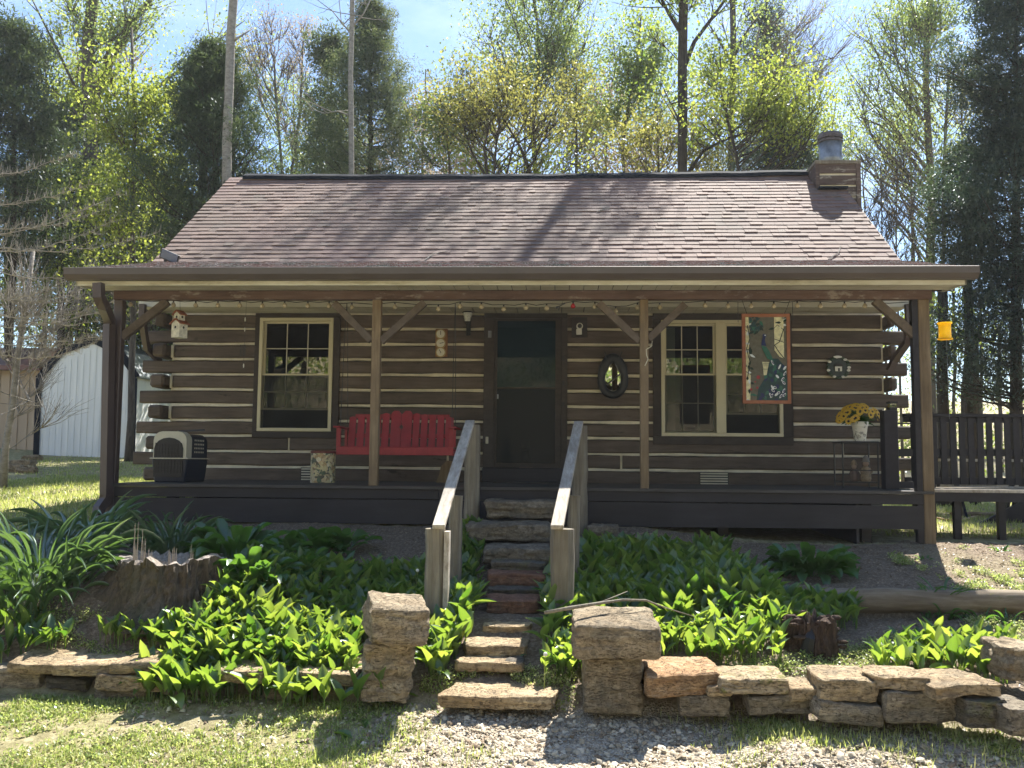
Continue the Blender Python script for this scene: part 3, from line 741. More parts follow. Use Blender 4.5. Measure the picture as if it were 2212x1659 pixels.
# deck
dx0_, dx1_ = P(231, 1060, YD - .06).x, P(2017, 1060, YD - .06).x
nb = 19
for i in range(nb):
    a = 9.49 + (YW - 0.1 - 9.49) * i / nb; b = 9.49 + (YW - 0.1 - 9.49) * (i + 1) / nb
    MB().box(dx0_, dx1_ , a, b - 0.006, ZD - 0.03, ZD + rnd.uniform(-.0015, .0015)).build('deck_board', M['decktop'], cabin)
xs1 = P(948, 1060, YD).x
MB().box(dx0_ + 0.02, xs1, 9.515, 9.55, 1.128, ZD - 0.032).build('skirt_board', M['deck'], cabin, bevel=0.004)
MB().box(xs1 + 0.004, dx1_ - 0.0, 9.515, 9.55, 1.130, ZD - 0.032).build('skirt_board', M['deck'], cabin, bevel=0.004)
MB().prism([(dx0_ + 0.02, 0.875), (dx1_ * 0.2, 0.875), (dx1_ - 0.01, 0.885), (dx1_ - 0.01, 1.112), (0.5, 1.124), (dx0_ + 0.02, 1.117)], 9.517, 9.552).build('skirt_board', M['deck'], cabin)
for x in np.linspace(dx0_ + 0.6, dx1_ - 0.6, 6): MB().box(x - .05, x + .05, 9.7, 9.8, 0.6, 1.23).build('deck_pier', M['deck'], cabin)
MB().box(dx0_ + .9, dx1_ - .75, YW - 0.02, YW + 0.14, 0.55, 1.2).build('foundation', M['darkstone'], cabin)
# under-deck soil darkness comes from the closed side skirts
MB().box(dx0_ + 0.9, dx0_ + 0.93, 9.56, YW, 0.6, 1.22).build('side_skirt', M['deck'], cabin)
MB().box(dx1_ - 0.75, dx1_ - 0.72, 9.56, YW, 0.6, 1.22).build('side_skirt', M['deck'], cabin)

# roof --------------------------------------------------------------
roof = MB(); th = 0.10
sl = Vector((0, RIDGE[0] - BREAK[0], RIDGE[1] - BREAK[1])); 
by = 16.25; bz = RIDGE[1] - (by - RIDGE[0]) * (RIDGE[1] - BREAK[1]) / (RIDGE[0] - BREAK[0])
poly = [(BREAK[0] - 0.02, BREAK[1] - 0.02), (RIDGE[0], RIDGE[1]), (by, bz), (by, bz - 0.16), (RIDGE[0], RIDGE[1] - 0.14), (BREAK[0], BREAK[1] - 0.14)]
roof.prism(poly, RX0, RX1, 'x')
roof.prism([(EAVE[0], EAVE[1] - 0.012), (BREAK[0] - 0.001, BREAK[1] - 0.012), (BREAK[0] - 0.001, BREAK[1] - 0.11), (EAVE[0], EAVE[1] - 0.09)], ex0 + 0.02, ex1 - 0.02, 'x')
roofo = roof.build('roof', M['ridge'], cabin)

def shingle_box(mb, x0, x1, y, z, ny_, nz_, L, th, sy, sz):
    # y,z: lower edge on the slope; (sy,sz) up-slope; (ny_,nz_) normal
    o = 0.004
    vs = []
    for (x, s_, n_) in ((x0, 0, th), (x1, 0, th), (x1, L, 0.002), (x0, L, 0.002), (x0, 0, -0.002), (x1, 0, -0.002)):
        vs.append((x, y + sy * s_ + ny_ * (n_ + o), z + sz * s_ + nz_ * (n_ + o)))
    mb.add(vs, [(0, 1, 2, 3), (4, 5, 1, 0), (0, 3, 4), (1, 5, 2)])
def courses(P0, P1, x0, x1, expo, indiv, mat_i, mat_all, seed, wr=(0.12, 0.30), hole=None, parts=300):
    d = Vector((0, P1[0] - P0[0], P1[1] - P0[1])); L = d.length; d.normalize(); n = Vector((0, -d.z, d.y))
    r = random.Random(seed); nc = int(L / expo); allm = MB(); cnt = 0
    tmpl = {}
    for c in range(nc + 1):
        s0 = c * expo; y, z = P0[0] + d.y * s0, P0[1] + d.z * s0
        Ls = min(expo + 0.03, L - s0)
        if Ls < 0.03: continue
        x = x0 + r.uniform(-0.01, 0.0)
        while x < x1 - 0.03:
            w = r.choice((0.09, 0.11, 0.13, 0.16, 0.19, 0.22)); xe = min(x + w, x1); w = xe - x
            thk = r.choice((0.012, 0.013, 0.015, 0.019)); jy = r.choice((-0.005, 0.0, 0.0, 0.003))
            dist_in = not (hole and hole[0] < x < hole[1] and z > hole[2])
            if indiv and cnt < parts and r.random() < 0.62:
                key = (round(w, 2), round(thk, 3), round(Ls, 2))
                if key not in tmpl:
                    mb = MB(); shingle_box(mb, 0, key[0] - 0.002, 0, 0, n.y, n.z, Ls, thk, d.y, d.z); me = mb.mesh('shingle'); me.materials.append(M[mat_i]); tmpl[key] = me
                o = bpy.data.objects.new('shingle', tmpl[key]); COL.objects.link(o); o.parent = roofo
                o.location = Vector((x, y + jy * d.y, z + jy * d.z)) ; cnt += 1
            else:
                shingle_box(allm, x, xe - 0.002, y + jy * d.y, z + jy * d.z, n.y, n.z, Ls, thk, d.y, d.z)
            x = xe
    me = bpy.data.meshes.new('shingle_field'); me.from_pydata(allm.v, [], allm.f); me.update()
    o = link_mesh('shingle_field', me, M[mat_all], roofo, world=False); o['kind'] = 'stuff'
    o.location = Vector((0, 0, 0)); return o
# children of roof are placed in world units: the roof object itself carries the offset, so cancel it
_off = -wloc(roofo)
def fix_roof_children():
    for ch in roofo.children: ch.location = ch.location + _off
courses(BREAK, RIDGE, RX0, RX1, 0.127, True, 'shingle', 'shingles', 11)
courses(EAVE, BREAK, ex0, ex1, 0.12, False, 'shingle', 'pshingle', 12)
fix_roof_children()
# drip strip and sagging ridge vent
rv = MB(); n = 24; vs = []; fs = []
for i in range(n + 1):
    x = RX0 + 0.24 + (RX1 - 0.35 - RX0 - 0.24) * i / n; q = -0.035 * math.sin(math.pi * i / n) + 0.03 + 0.006 * math.sin(i * 2.3)
    vs += [(x, RIDGE[0] - 0.16, RIDGE[1] - 0.095 + q), (x, RIDGE[0] - 0.16, RIDGE[1] - 0.045 + q), (x, RIDGE[0], RIDGE[1] + 0.035 + q), (x, RIDGE[0] + 0.17, RIDGE[1] - 0.07 + q)]
for i in range(n):
    for k in range(4): fs.append((i*4 + k, i*4 + (k+1) % 4, (i+1)*4 + (k+1) % 4, (i+1)*4 + k))
fs += [(0,1,2,3), (n*4+3, n*4+2, n*4+1, n*4)]
rv.add(vs, fs).build('ridge_vent', M['ridge'], cabin)
for x in (RX0 - 0.012, RX1 + 0.001):
    MB().prism([(BREAK[0] - 0.02, BREAK[1] - 0.01), (RIDGE[0], RIDGE[1] + 0.0), (by, bz), (by, bz - 0.17), (RIDGE[0], RIDGE[1] - 0.17), (BREAK[0] - 0.02, BREAK[1] - 0.17)], x, x + 0.011, 'x').build('rake_board', M['trim'], cabin)

# chimney ------------------------------------------------------------
cyf, cyb = 13.1, 14.35
cx0, cx1 = P(1763, 380, cyf).x, P(1857, 380, cyf).x
cz1 = P(1800, 347, cyf).z
ch = MB().box(cx0 + 0.02, cx1 - 0.02, cyf + 0.02, cyb - 0.02, 1.2, cz1 - 0.01).build('chimney', M['chink'], cabin); ch['label'] = 'wood clad chimney with peeling boards at the right gable'
M['peel'] = wood('peeling chimney boards', (0.075, 0.052, 0.042), (0.14, 0.10, 0.08), (1, 10, 10), 2.4, 0.8, 0.6, weather=((0.32, 0.29, 0.24), 0.57))
z = cz1 - 0.05; k = 0
while z > 3.9:
    MB().box(cx0 + 0.045, cx1 - 0.05, cyf - 0.004, cyf + 0.018, z - 0.132, z - 0.0).build('siding_board', M['peel'], ch)
    MB().box(cx0 - 0.006, cx0 + 0.018, cyf + 0.06, cyb, z - 0.160, z - 0.004).build('siding_board', M['peel'], ch)
    z -= 0.167
for (a, b) in ((cx0 - 0.012, cx0 + 0.045), (cx1 - 0.05, cx1 + 0.012)):
    MB().box(a, b, cyf - 0.018, cyf + 0.05, 1.2, cz1 - 0.05).build('corner_board', M['peel'], ch)
MB().box(cx1 - 0.016, cx1 + 0.006, cyf + 0.052, cyb, 1.2, cz1 - 0.05).build('side_siding', M['trim'], ch)
MB().box(cx0 - 0.02, cx1 + 0.02, cyf - 0.025, cyb + 0.02, cz1 - 0.05, cz1).build('chimney_cap', M['greywood'], ch, bevel=0.004)
fc = P(1794, 340, 13.55); fr = (P(1822, 340, 13.5).x - P(1768, 340, 13.5).x) / 2 * 0.96
zt = P(1794, 288, 13.5).z
fl = MB().lathe([(fr * 0.95, cz1), (fr * 0.95, cz1 + 0.15), (fr * 0.97, cz1 + 0.16), (fr * 0.95, cz1 + 0.17), (fr * 0.95, zt - 0.12)], (fc.x, 13.55, 0), 28).build('flue_pipe', M['galv'], ch, True)
MB().lathe([(fr * 1.0, zt - 0.135), (fr * 1.05, zt - 0.13), (fr * 1.05, zt - 0.11), (fr * 0.9, zt - 0.10), (fr * 0.9, zt - 0.085), (fr * 1.04, zt - 0.08), (fr * 1.06, zt - 0.03), (fr * 0.98, zt - 0.004), (fr * 0.3, zt)], (fc.x, 13.55, 0), 28).build('flue_cap', M['flucap'], ch, False)
fb = P(1785, 403, cyf - 0.12)
MB().box(cx0 + 0.0, cx0 + 0.40, cyf - 0.16, cyf + 0.01, fb.z - 0.03, fb.z - 0.005).build('flashing', M['ridge'], ch)
MB().lathe([(0.05, 0), (0.05, 0.5), (0.075, 0.505), (0.075, 0.56), (0.0, 0.58)], (cx1 + 0.13, 14.2, P(1872, 476, 14.2).z - 0.5), 12).build('vent_pipe', M['iron'], ch, True)
# ------------------------------------------------------------------ things on and around the porch
def deckp(u, v): return PZ(u, v, ZD + 0.001)
def ellipse(cx, cz, rx, rz, n=14, rot=0):
    return [(cx + rx * math.cos(a) * math.cos(rot) - rz * math.sin(a) * math.sin(rot), cz + rx * math.cos(a) * math.sin(rot) + rz * math.sin(a) * math.cos(rot)) for a in [2 * math.pi * i / n for i in range(n)]]

# porch swing
p = deckp(852, 1035); sy0 = 10.75
sx0, sx1 = P(724, 975, sy0).x, P(981, 975, sy0).x; scx = (sx0 + sx1) / 2
swing = empty('porch_swing', (scx, sy0, 1.6), 'red painted slatted porch swing hanging between two posts left of the door', 'porch swing')
zs = P(852, 983, sy0).z; zt_ = P(852, 966, sy0).z
MB().box(sx0 + .01, sx1 - .01, sy0, sy0 + .025, zs, zt_).build('seat_rail', M['red'], swing, bevel=.004)
for i in range(5): MB().box(sx0 + .03, sx1 - .03, sy0 + .03 + i * .085, sy0 + .105 + i * .085, zt_ - .012 - i * .006, zt_ + .008 - i * .006).build('seat_slat', M['red'], swing)
for xx in (sx0 + .02, scx, sx1 - .06): MB().box(xx, xx + .04, sy0 + .03, sy0 + .5, zs + .0, zt_ - .036).build('seat_brace', M['red'], swing)
by0 = sy0 + .40
def slat(a, b, topv, notch=None):
    xa, xb = P(648 + a / 5.12, 930, by0).x, P(648 + b / 5.12, 930, by0).x; z1 = P(852, topv, by0 + .08).z; z0 = zt_ + .01
    top = [(xb, z1 - .012), ((xa + xb) / 2, z1), (xa, z1 - .012)] if not notch else ([(xb, z1 - .045), ((xa * .3 + xb * .7), z1 + .0), ((xa * .75 + xb * .25), z1 + .0), (xa, z1 - .03)] if notch < 0 else [(xb, z1 - .03), ((xa * .25 + xb * .75), z1 + .0), ((xa * .7 + xb * .3), z1 + .0), (xa, z1 - .045)])
    if notch:    # half of the diamond cut
        e, zc, r = (xb, P(852, 922, by0).z, .033) if notch < 0 else (xa, P(852, 922, by0).z, .033)
        if notch < 0: poly = [(xa, z0), (xb, z0), (xb, zc - r), (xb - r * .8, zc), (xb, zc + r)] + top
        else: poly = [(xa, z0), (xb, z0)] + top + [(xa, zc + r), (xa + r * .8, zc), (xa, zc - r)]
    else: poly = [(xa, z0), (xb, z0)] + top
    n = len(poly); vs = [(q[0], by0 + (q[1] - z0) * .22, q[1]) for q in poly] + [(q[0], by0 + .018 + (q[1] - z0) * .22, q[1]) for q in poly]
    bm_ = MB().add(vs, [tuple(range(n)), tuple(reversed(range(n, 2 * n)))] + [(i, i + n, (i + 1) % n + n, (i + 1) % n) for i in range(n)])
    bm_.build('back_slat', M['red'], swing)
for a, b, v in ((530, 605, 900), (625, 700, 898), (720, 792, 896), (810, 882, 894), (900, 975, 892), (1240, 1312, 892), (1330, 1402, 894), (1420, 1494, 896), (1512, 1586, 898), (1602, 1690, 900)): slat(a, b, v)
slat(995, 1109, 887, -1); slat(1113, 1228, 887, 1)
for zz in (zt_ + .12, zt_ + .36): MB().box(sx0 + .12, sx1 - .12, by0 + .018 + (zz - zt_) * .22 + .004, by0 + .04 + (zz - zt_) * .22, zz, zz + .05).build('back_rail', M['red'], swing)
za = P(852, 925, sy0).z
for s_, xx in ((-1, sx0 + .01), (1, sx1 - .06)):
    MB().box(xx - .03 if s_ < 0 else xx, xx + .05 if s_ < 0 else xx + .08, sy0 - .05, sy0 + .5, za, za + .022).build('armrest', M['red'], swing, bevel=.004)
    MB().box(xx, xx + .05, sy0 + .0, sy0 + .03, zt_ + .002, za - .001).build('arm_post', M['red'], swing)
    MB().box(xx, xx + .03, sy0 + .42, sy0 + .45, zt_ + .01, za - .002).build('arm_post', M['red'], swing)
for xx in (sx0 + .045, sx1 - .035):
    for yy in (sy0 + .03, sy0 + .44):
        MB().tube([(xx, yy, za - .1), (xx, sy0 + .22 + (yy - sy0 - .22) * .35, 3.1), (xx, sy0 + .22, 3.42)], .0045, 5).build('chain', M['iron'], swing)

# dog crate
a = deckp(325, 1041); b = deckp(418, 1041); cy0 = a.y
crate = empty('dog_crate', ((a.x + b.x) / 2, cy0 + .3, ZD), 'beige and dark blue plastic dog crate with a black arched door', 'pet crate')
w_, h_, dp = b.x - a.x, .57, .62
M['navy'] = flat('dark blue plastic', (0.012, 0.018, 0.035), .45, var=.1)
def rbox(x0, x1, z0, z1, y0, y1, r, mb):
    pts = []
    for (cx_, cz_, a0) in ((x1 - r, z1 - r, 0), (x0 + r, z1 - r, 90)):
        for k in range(5): t_ = math.radians(a0 + 22.5 * k); pts.append((cx_ + r * math.cos(t_), cz_ + r * math.sin(t_)))
    pts += [(x0, z0), (x1, z0)]; return mb.prism(pts, y0, y1)
c = MB(); x0_, x1_ = a.x, b.x
c.add([(x0_ + .03, cy0 + .02, ZD), (x1_ - .03, cy0 + .02, ZD), (x1_ - .03, cy0 + dp, ZD), (x0_ + .03, cy0 + dp, ZD), (x0_, cy0, ZD + .26), (x1_, cy0, ZD + .26), (x1_, cy0 + dp, ZD + .26), (x0_, cy0 + dp, ZD + .26)], [(3,2,1,0),(4,5,6,7),(0,1,5,4),(1,2,6,5),(2,3,7,6),(3,0,4,7)])
c.build('lower_tub', M['navy'], crate, bevel=.012)
rbox(x0_ + .015, x1_ - .015, ZD + .275, ZD + h_, cy0 + .004, cy0 + .16, .1, MB()).build('top_shell', M['cream'], crate)
rbox(x0_ + .02, x1_ - .01, ZD + .275, ZD + h_ - .02, cy0 + .161, cy0 + dp - .01, .1, MB()).build('rear_shell', M['navy'], crate)
MB().box(x0_ - .015, x1_ + .015, cy0 - .015, cy0 + dp + .01, ZD + .26, ZD + .274).build('rim', M['cream'], crate, bevel=.003)
dr_ = MB(); dcx = (x0_ + x1_) / 2 - .01; dw = .165
arch = [(dcx - dw, ZD + .06), (dcx + dw, ZD + .06), (dcx + dw, ZD + .38)] + [(dcx + dw * math.cos(t_), ZD + .38 + .12 * math.sin(t_)) for t_ in [math.pi * k / 8 for k in range(1, 8)]] + [(dcx - dw, ZD + .38)]
dr_.prism(arch, cy0 - .006, cy0 + .003); dd = dr_.build('door', M['black'], crate)
g_ = MB()
for i in range(9): xx = dcx - dw + .02 + i * .036; g_.box(xx - .003, xx + .003, cy0 - .013, cy0 - .0065, ZD + .09, ZD + .44)
for i in range(9): zz = ZD + .1 + i * .042; g_.box(dcx - dw + .01, dcx + dw - .01, cy0 - .0125, cy0 - .007, zz - .003, zz + .003)
g_.build('door_grille', M['iron'], dd)
for j in range(4):
    for i in range(6): MB().box(x1_ - .0095, x1_ - .006, cy0 + .22 + i * .05, cy0 + .245 + i * .05, ZD + .33 + j * .045, ZD + .35 + j * .045).build('vent_hole', M['cream'], crate)
MB().beam((x1_ - .2, cy0 + .2, ZD + h_ + .006), (x1_ + .05, cy0 + .35, ZD + h_ + .03), .05, .02).build('folded_strap', M['navy'], crate)

# printed tin
def m_print(name, base, cols, sc):
    t = NT(name); v = t.pos(); vo = t.node('ShaderNodeTexVoronoi', i_Scale=sc); t.l.new(v, vo.inputs['Vector'])
    n = t.noise(v, sc * .8, 5, .7); s2 = t.node('ShaderNodeSeparateColor'); t.l.new(vo.outputs['Color'], s2.inputs['Color'])
    c = t.ramp(s2.outputs[0], cols); c = t.mix(t.ramp(n, [(.45, (0,0,0)), (.5, (1,)*3)]), base, c)
    return t.done(t.principled(c, .35))
M['tin'] = m_print('printed tin', (.48, .42, .22), [(0, (.05, .10, .06)), (.35, (.05, .04, .03)), (.6, (.42, .28, .12)), (.85, (.55, .5, .36))], 22)
q = deckp(690, 1043); tr_ = (P(716, 1040, q.y).x - P(663, 1040, q.y).x) / 2
tin = empty('printed_tin', (q.x, q.y + tr_, ZD), 'cream and green tin with printed puppies and a dark red lid below the swing', 'tin')
MB().lathe([(tr_, 0.001), (tr_, .34)], (q.x, q.y + tr_, ZD), 24).build('can', M['tin'], tin)
MB().lathe([(tr_ + .004, .34), (tr_ + .006, .365), (tr_ * .9, .375), (0.001, .378)], (q.x, q.y + tr_, ZD), 24).build('lid', flat('dark red lid', (.12, .02, .02), .35), tin)

# birdhouse
y_ = 9.70
c0 = P(387, 730, y_); 
bh = empty('birdhouse', (c0.x, y_, c0.z), 'white two storey birdhouse with rusty roofs hung from the beam by the left post', 'birdhouse')
m_bw = flat('chipped white paint', (.62, .60, .50), .7, var=.3, scale=25); m_rust = flat('rusty tin roof', (.28, .10, .05), .8, var=.4, scale=20)
def hut(cx_, z0, w, h, rh, hole):
    Mx = Matrix.Translation((cx_, y_, z0)) @ Matrix.Rotation(math.radians(-24), 4, 'Z')
    mb = MB(); mb.box(-w/2, w/2, -w/2, w/2, 0, h, Mx); mb.add([Mx @ Vector(v) for v in [(-w/2, -w/2, h), (w/2, -w/2, h), (0, -w/2, h + rh), (-w/2, w/2, h), (w/2, w/2, h), (0, w/2, h + rh)]], [(0,1,2),(5,4,3),(0,2,5,3),(1,4,5,2)])
    o = mb.build('house_body', m_bw, bh)
    r_ = MB(); t_ = .008
    for s_ in (-1, 1):
        r_.add([Mx @ Vector(v) for v in [(0, -w/2 - .015, h + rh + t_), (s_ * (w/2 + .02), -w/2 - .015, h - .012), (s_ * (w/2 + .02), w/2 + .015, h - .012), (0, w/2 + .015, h + rh + t_), (0, -w/2 - .015, h + rh + 2.2 * t_), (s_ * (w/2 + .022), -w/2 - .015, h - .002), (s_ * (w/2 + .022), w/2 + .015, h - .002), (0, w/2 + .015, h + rh + 2.2 * t_)]], [(0,1,2,3),(4,7,6,5),(0,4,5,1),(2,6,7,3),(1,5,6,2)])
    r_.build('roof', m_rust, bh)
    for (lx, lz) in hole:
        c_ = Mx @ Vector((lx, -w/2 - .002, lz)); pts = ellipse(0, 0, .014, .014, 10)
        MB().add([Mx @ Vector((lx + p_[0], -w/2 - .002, lz + p_[1])) for p_ in pts], [tuple(range(10))]).build('entrance_hole', M['black'], bh)
        MB().add([Mx @ Vector((w/2 + .002, p_[0], lz + p_[1])) for p_ in pts], [tuple(range(10))]).build('entrance_hole', M['black'], bh)
hut(c0.x, c0.z, .115, .155, .035, [(0, .11)])
hut(c0.x - .005, c0.z + .19, .078, .065, .03, [(0, .035)])
MB().tube([(c0.x, y_, c0.z + .28), (c0.x, y_ - .02, 3.25)], .002, 4).build('hanging_wire', M['iron'], bh)

# wind chime strings
c0 = P(526, 795, 10.2)
wc = empty('wind_chime', (c0.x, 10.2, c0.z), 'thin wind chime of small beads hanging left of the single window', 'wind chime')
MB().tube([(c0.x + .01, 10.2, 3.5), (c0.x, 10.2, c0.z)], .0016, 4).build('cord', M['iron'], wc)
for v in (690, 712, 790): q = P(526, v, 10.2); MB().ball((c0.x, 10.2, q.z), .011, 8, 5, (.7, .7, 2.4)).build('pendant', M['white'], wc)
for i in range(4): q = P(520 + i * 3.2, 745, 10.2); MB().tube([(q.x, 10.2, q.z), (q.x, 10.2, q.z - .13)], .004, 6).build('chime_tube', M['iron'], wc)

# thermometer plaque with three dials
x0_, x1_, z0_, z1_ = X(938.5), X(965), Z(771.5), Z(711)
tp = MB().box(x0_, x1_, YW - .028, YW - .002, z0_, z1_).build('weather_station', wood('oak plaque', (.18, .09, .045), (.28, .15, .075), (6, 6, 2)), None, bevel=.006)
tag(tp, 'upright wooden weather station with three round brass rimmed dials on the log wall', 'weather station')
m_dial = flat('dial face', (.62, .60, .50), .4, var=.1, scale=60)
for v in (721.5, 741.5, 761):
    q = P(952, v, YW - .03)
    dl = MB().lathe([(.068, 0), (.068, .012), (.06, .014)], (0, 0, 0), 24).build('dial_rim', flat('brass rim', (.35, .27, .12), .35, .8), tp, world=False)
    dl.location = (q.x, YW - .029, q.z); dl.rotation_euler = (math.radians(90), 0, 0)
    f_ = MB().lathe([(.054, 0), (.054, .0155)], (0, 0, 0), 24).build('dial_face', m_dial, dl, world=False)
    f_ = MB().box(-.004, .004, -.012, .042, .0156, .0170).build('needle', M['black'], dl, world=False); f_.rotation_euler = (0, 0, rnd.uniform(-1.5, 1.5))

# wall lantern
q = P(1012, 725, YW)
wl_ = empty('wall_lantern', (q.x, YW - .01, q.z), 'black wall lantern with clear tapered glass left of the door', 'wall lantern')
MB().box(q.x - .03, q.x + .03, YW - .02, YW - .001, q.z, q.z + .22).build('back_plate', M['black'], wl_, bevel=.004)
MB().tube([(q.x, YW - .02, q.z + .03), (q.x - .0, YW - .1, q.z + .0), (q.x, YW - .15, q.z + .06), (q.x, YW - .15, q.z + .14)], .008, 6).build('arm', M['black'], wl_)
MB().lathe([(.02, .14), (.04, .15), (.045, .165)], (q.x, YW - .15, q.z), 8).build('lantern_base', M['black'], wl_)
MB().lathe([(.038, .166), (.062, .28)], (q.x, YW - .15, q.z), 8, False).build('glass_shade', flat('lantern glass', (.5, .52, .48), .15, var=.3, scale=40), wl_)
MB().lathe([(.075, .281), (.06, .30), (.02, .335), (.006, .36)], (q.x, YW - .15, q.z), 8).build('lantern_roof', M['black'], wl_)

# motion detector on its wooden block
x0_, x1_ = X(1234), X(1268)
blk = MB().box(x0_, x1_, YW - .03, YW - .002, Z(729), Z(686)).build('sensor_block', M['trim'], cabin, bevel=.004)
q = P(1252, 711, YW - .03)
sn = empty('porch_sensor', (q.x, YW - .04, q.z), 'small white porch sensor with a round lens on a brown block right of the door', 'sensor')
MB().box(q.x - .045, q.x + .03, YW - .058, YW - .031, q.z - .075, q.z - .0).build('housing', M['white'], sn, bevel=.006)
hd = MB().lathe([(.043, 0), (.043, .03), (.03, .04)], (0, 0, 0), 18).build('lens_ring', M['white'], sn, world=False); hd.location = (0, -.005, .035); hd.rotation_euler = (math.radians(90), 0, 0)
hl = MB().lathe([(.029, 0.04), (.026, .046), (.001, .052)], (0, 0, 0), 18).build('lens', M['iron'], sn, world=False); hl.location = (0, -.005, .035); hl.rotation_euler = (math.radians(90), 0, 0)
# bell push
q = P(1052, 951, YW - .026)
bp = MB().box(q.x - .018, q.x + .018, YW - .05, YW - .026, q.z - .045, q.z + .045).build('bell_push', M['cream'], None, bevel=.005); tag(bp, 'small cream bell push on the door casing at handle height', 'door bell')

# horse collar mirror
cm = P(1324, 815, YW - .07); ccx, ccz = cm.x, cm.z
hc = empty('horse_collar_mirror', (ccx, YW - .06, ccz), 'dark padded horse collar hung on the wall with a mirror inside it', 'mirror')
ring = []; n = 28
def collar(a, k):
    x = math.sin(a) * .148 * (1 - .16 * math.cos(a)); z = math.cos(a) * .255
    return Vector((ccx + x * k, YW - .07, ccz + z * (k * .95) + .01))
mbc = MB(); vs = []; fs = []; m_ = 10
for i in range(n):
    a = 2 * math.pi * i / n; c_ = collar(a, 1.0); d_ = Vector((math.sin(a), 0, math.cos(a)))
    rr = .050 + .014 * (math.cos(a) > .3) 
    for k in range(m_):
        b_ = 2 * math.pi * k / m_; vs.append(tuple(c_ + d_ * (rr * math.cos(b_)) + Vector((0, -.8 * rr * math.sin(b_), 0))))
for i in range(n):
    for k in range(m_): fs.append((i*m_ + k, i*m_ + (k+1) % m_, ((i+1) % n)*m_ + (k+1) % m_, ((i+1) % n)*m_ + k))
mbc.add(vs, fs).build('padded_collar', flat('black leather', (.016, .019, .026), .5, var=.3, scale=20, bump=.5), hc, smooth=True)
m_mir = NT('mirror'); m_mir = m_mir.done(m_mir.principled((.9, .92, .9), .01, metal=1.0))
mp = [collar(2 * math.pi * i / 24, .76) for i in range(24)]
mo = MB().add([(p_.x, YW - .05 + (p_.z - ccz) * .02, p_.z) for p_ in mp], [tuple(reversed(range(24)))]).build('mirror_glass', m_mir, hc)
MB().beam((ccx - .085, YW - .13, ccz - .10), (ccx + .105, YW - .13, ccz + .055), .012, .035, (0, 1, 0)).build('strap', M['black'], hc)  # black bar modelled in place of the gutter's diagonal reflection in the mirror
for s_ in (-1, 1): MB().tube([(ccx + s_ * .07, YW - .11, ccz + .22), (ccx + s_ * .10, YW - .12, ccz + .30), (ccx + s_ * .115, YW - .12, ccz + .33)], .008, 6).build('hame', M['iron'], hc)

# hanging stained glass panel
sy_ = 9.66
gx0, gx1, gz0, gz1 = P(1603.5, 775, sy_).x, P(1707, 775, sy_).x, P(1655, 872, sy_).z, P(1655, 678, sy_).z
sg = empty('stained_glass_panel', ((gx0 + gx1) / 2, sy_, gz0), 'framed stained glass panel of a peacock hanging from the beam before the twin window', 'stained glass')
m_fr = wood('reddish wood frame', (.24, .09, .045), (.34, .14, .07), (6, 6, 6), rv=.2)
ft = .034
for bx in ((gx0, gx1, gz1 - ft, gz1), (gx0, gx1, gz0, gz0 + ft), (gx0, gx0 + ft, gz0 + ft, gz1 - ft), (gx1 - ft, gx1, gz0 + ft, gz1 - ft)):
    MB().box(bx[0], bx[1], sy_ - .012, sy_ + .02, bx[2], bx[3]).build('frame', m_fr, sg)
ix0, ix1, iz0, iz1 = gx0 + ft, gx1 - ft, gz0 + ft, gz1 - ft; iw, ih = ix1 - ix0, iz1 - iz0
def gl(name, col, rough=.15):
    t = NT(name); n_ = t.noise(t.pos((1, 1, 1)), 30, 5, .6); c_ = t.ramp(n_, [(.3, tuple(x * .75 for x in col)), (.7, tuple(min(1, x * 1.2) for x in col))])
    pr = t.principled(c_, rough); tl_ = t.node('ShaderNodeBsdfTranslucent'); t.l.new(c_, tl_.inputs['Color']); mx = t.node('ShaderNodeMixShader', i_Fac=.35); t.l.new(pr, mx.inputs[1]); t.l.new(tl_.outputs[0], mx.inputs[2])
    return t.done(mx.outputs[0])
gm_ = {'cream': gl('cream glass', (.82, .76, .46)), 'white': gl('white glass', (.80, .84, .84)), 'stone': gl('streaky brown glass', (.15, .135, .105)), 'green': gl('green glass', (.035, .15, .11)), 'teal': gl('dark teal glass', (.018, .06, .075)), 'blue': gl('deep blue glass', (.02, .03, .13)), 'red': gl('red glass', (.42, .05, .07)), 'dark': gl('dark leaf glass', (.012, .03, .028))}
layer = [0]
def piece(poly, mat, nm='glass_piece', dep=0.0):
    layer[0] += 1; y0 = sy_ - .001 - .0009 * (layer[0] % 8) - dep
    vs = [(ix0 + iw * min(1, max(0, a)), y0, iz0 + ih * min(1, max(0, b))) for a, b in poly]
    return MB().add(vs, [tuple(range(len(vs)))]).build(nm, gm_[mat], sg)
MB().box(ix0, ix1, sy_ + .002, sy_ + .006, iz0, iz1).build('glass_back', gm_['stone'], sg)
for poly in ([(0, 0), (.10, 0), (.12, .3), (0, .34)], [(0, .35), (.11, .31), (.08, .6), (0, .6)], [(0, .61), (.08, .61), (.10, .8), (0, .84)], [(0, .85), (.1, .81), (.08, 1), (0, 1)]): piece(poly, 'cream')
for poly in ([(.70, .74), (.93, .7), (.93, .84), (.78, .9), (.70, .86)], [(.70, .87), (.78, .91), (.93, .85), (.93, 1), (.70, 1)], [(.70, .60), (.82, .52), (.93, .5), (.93, .69), (.70, .73)]): piece(poly, 'cream')
piece([(.93, .45), (1, .4), (1, 1), (.935, 1)], 'stone')
for (p0, p1, p2) in (((.70, .66), (.82, .70), (.93, .86)), ((.70, .66), (.80, .58), (.93, .50)), ((.04, .28), (.10, .45), (.02, .62)), ((.02, .62), (.1, .74), (.05, .9))):
    pts = [Vector((ix0 + iw * a, sy_ - .012, iz0 + ih * b)) for a, b in (p0, p1, p2)]; MB().tube(pts, .005, 4).build('lead_line', gm_['dark'], sg)
rg = random.Random(4)
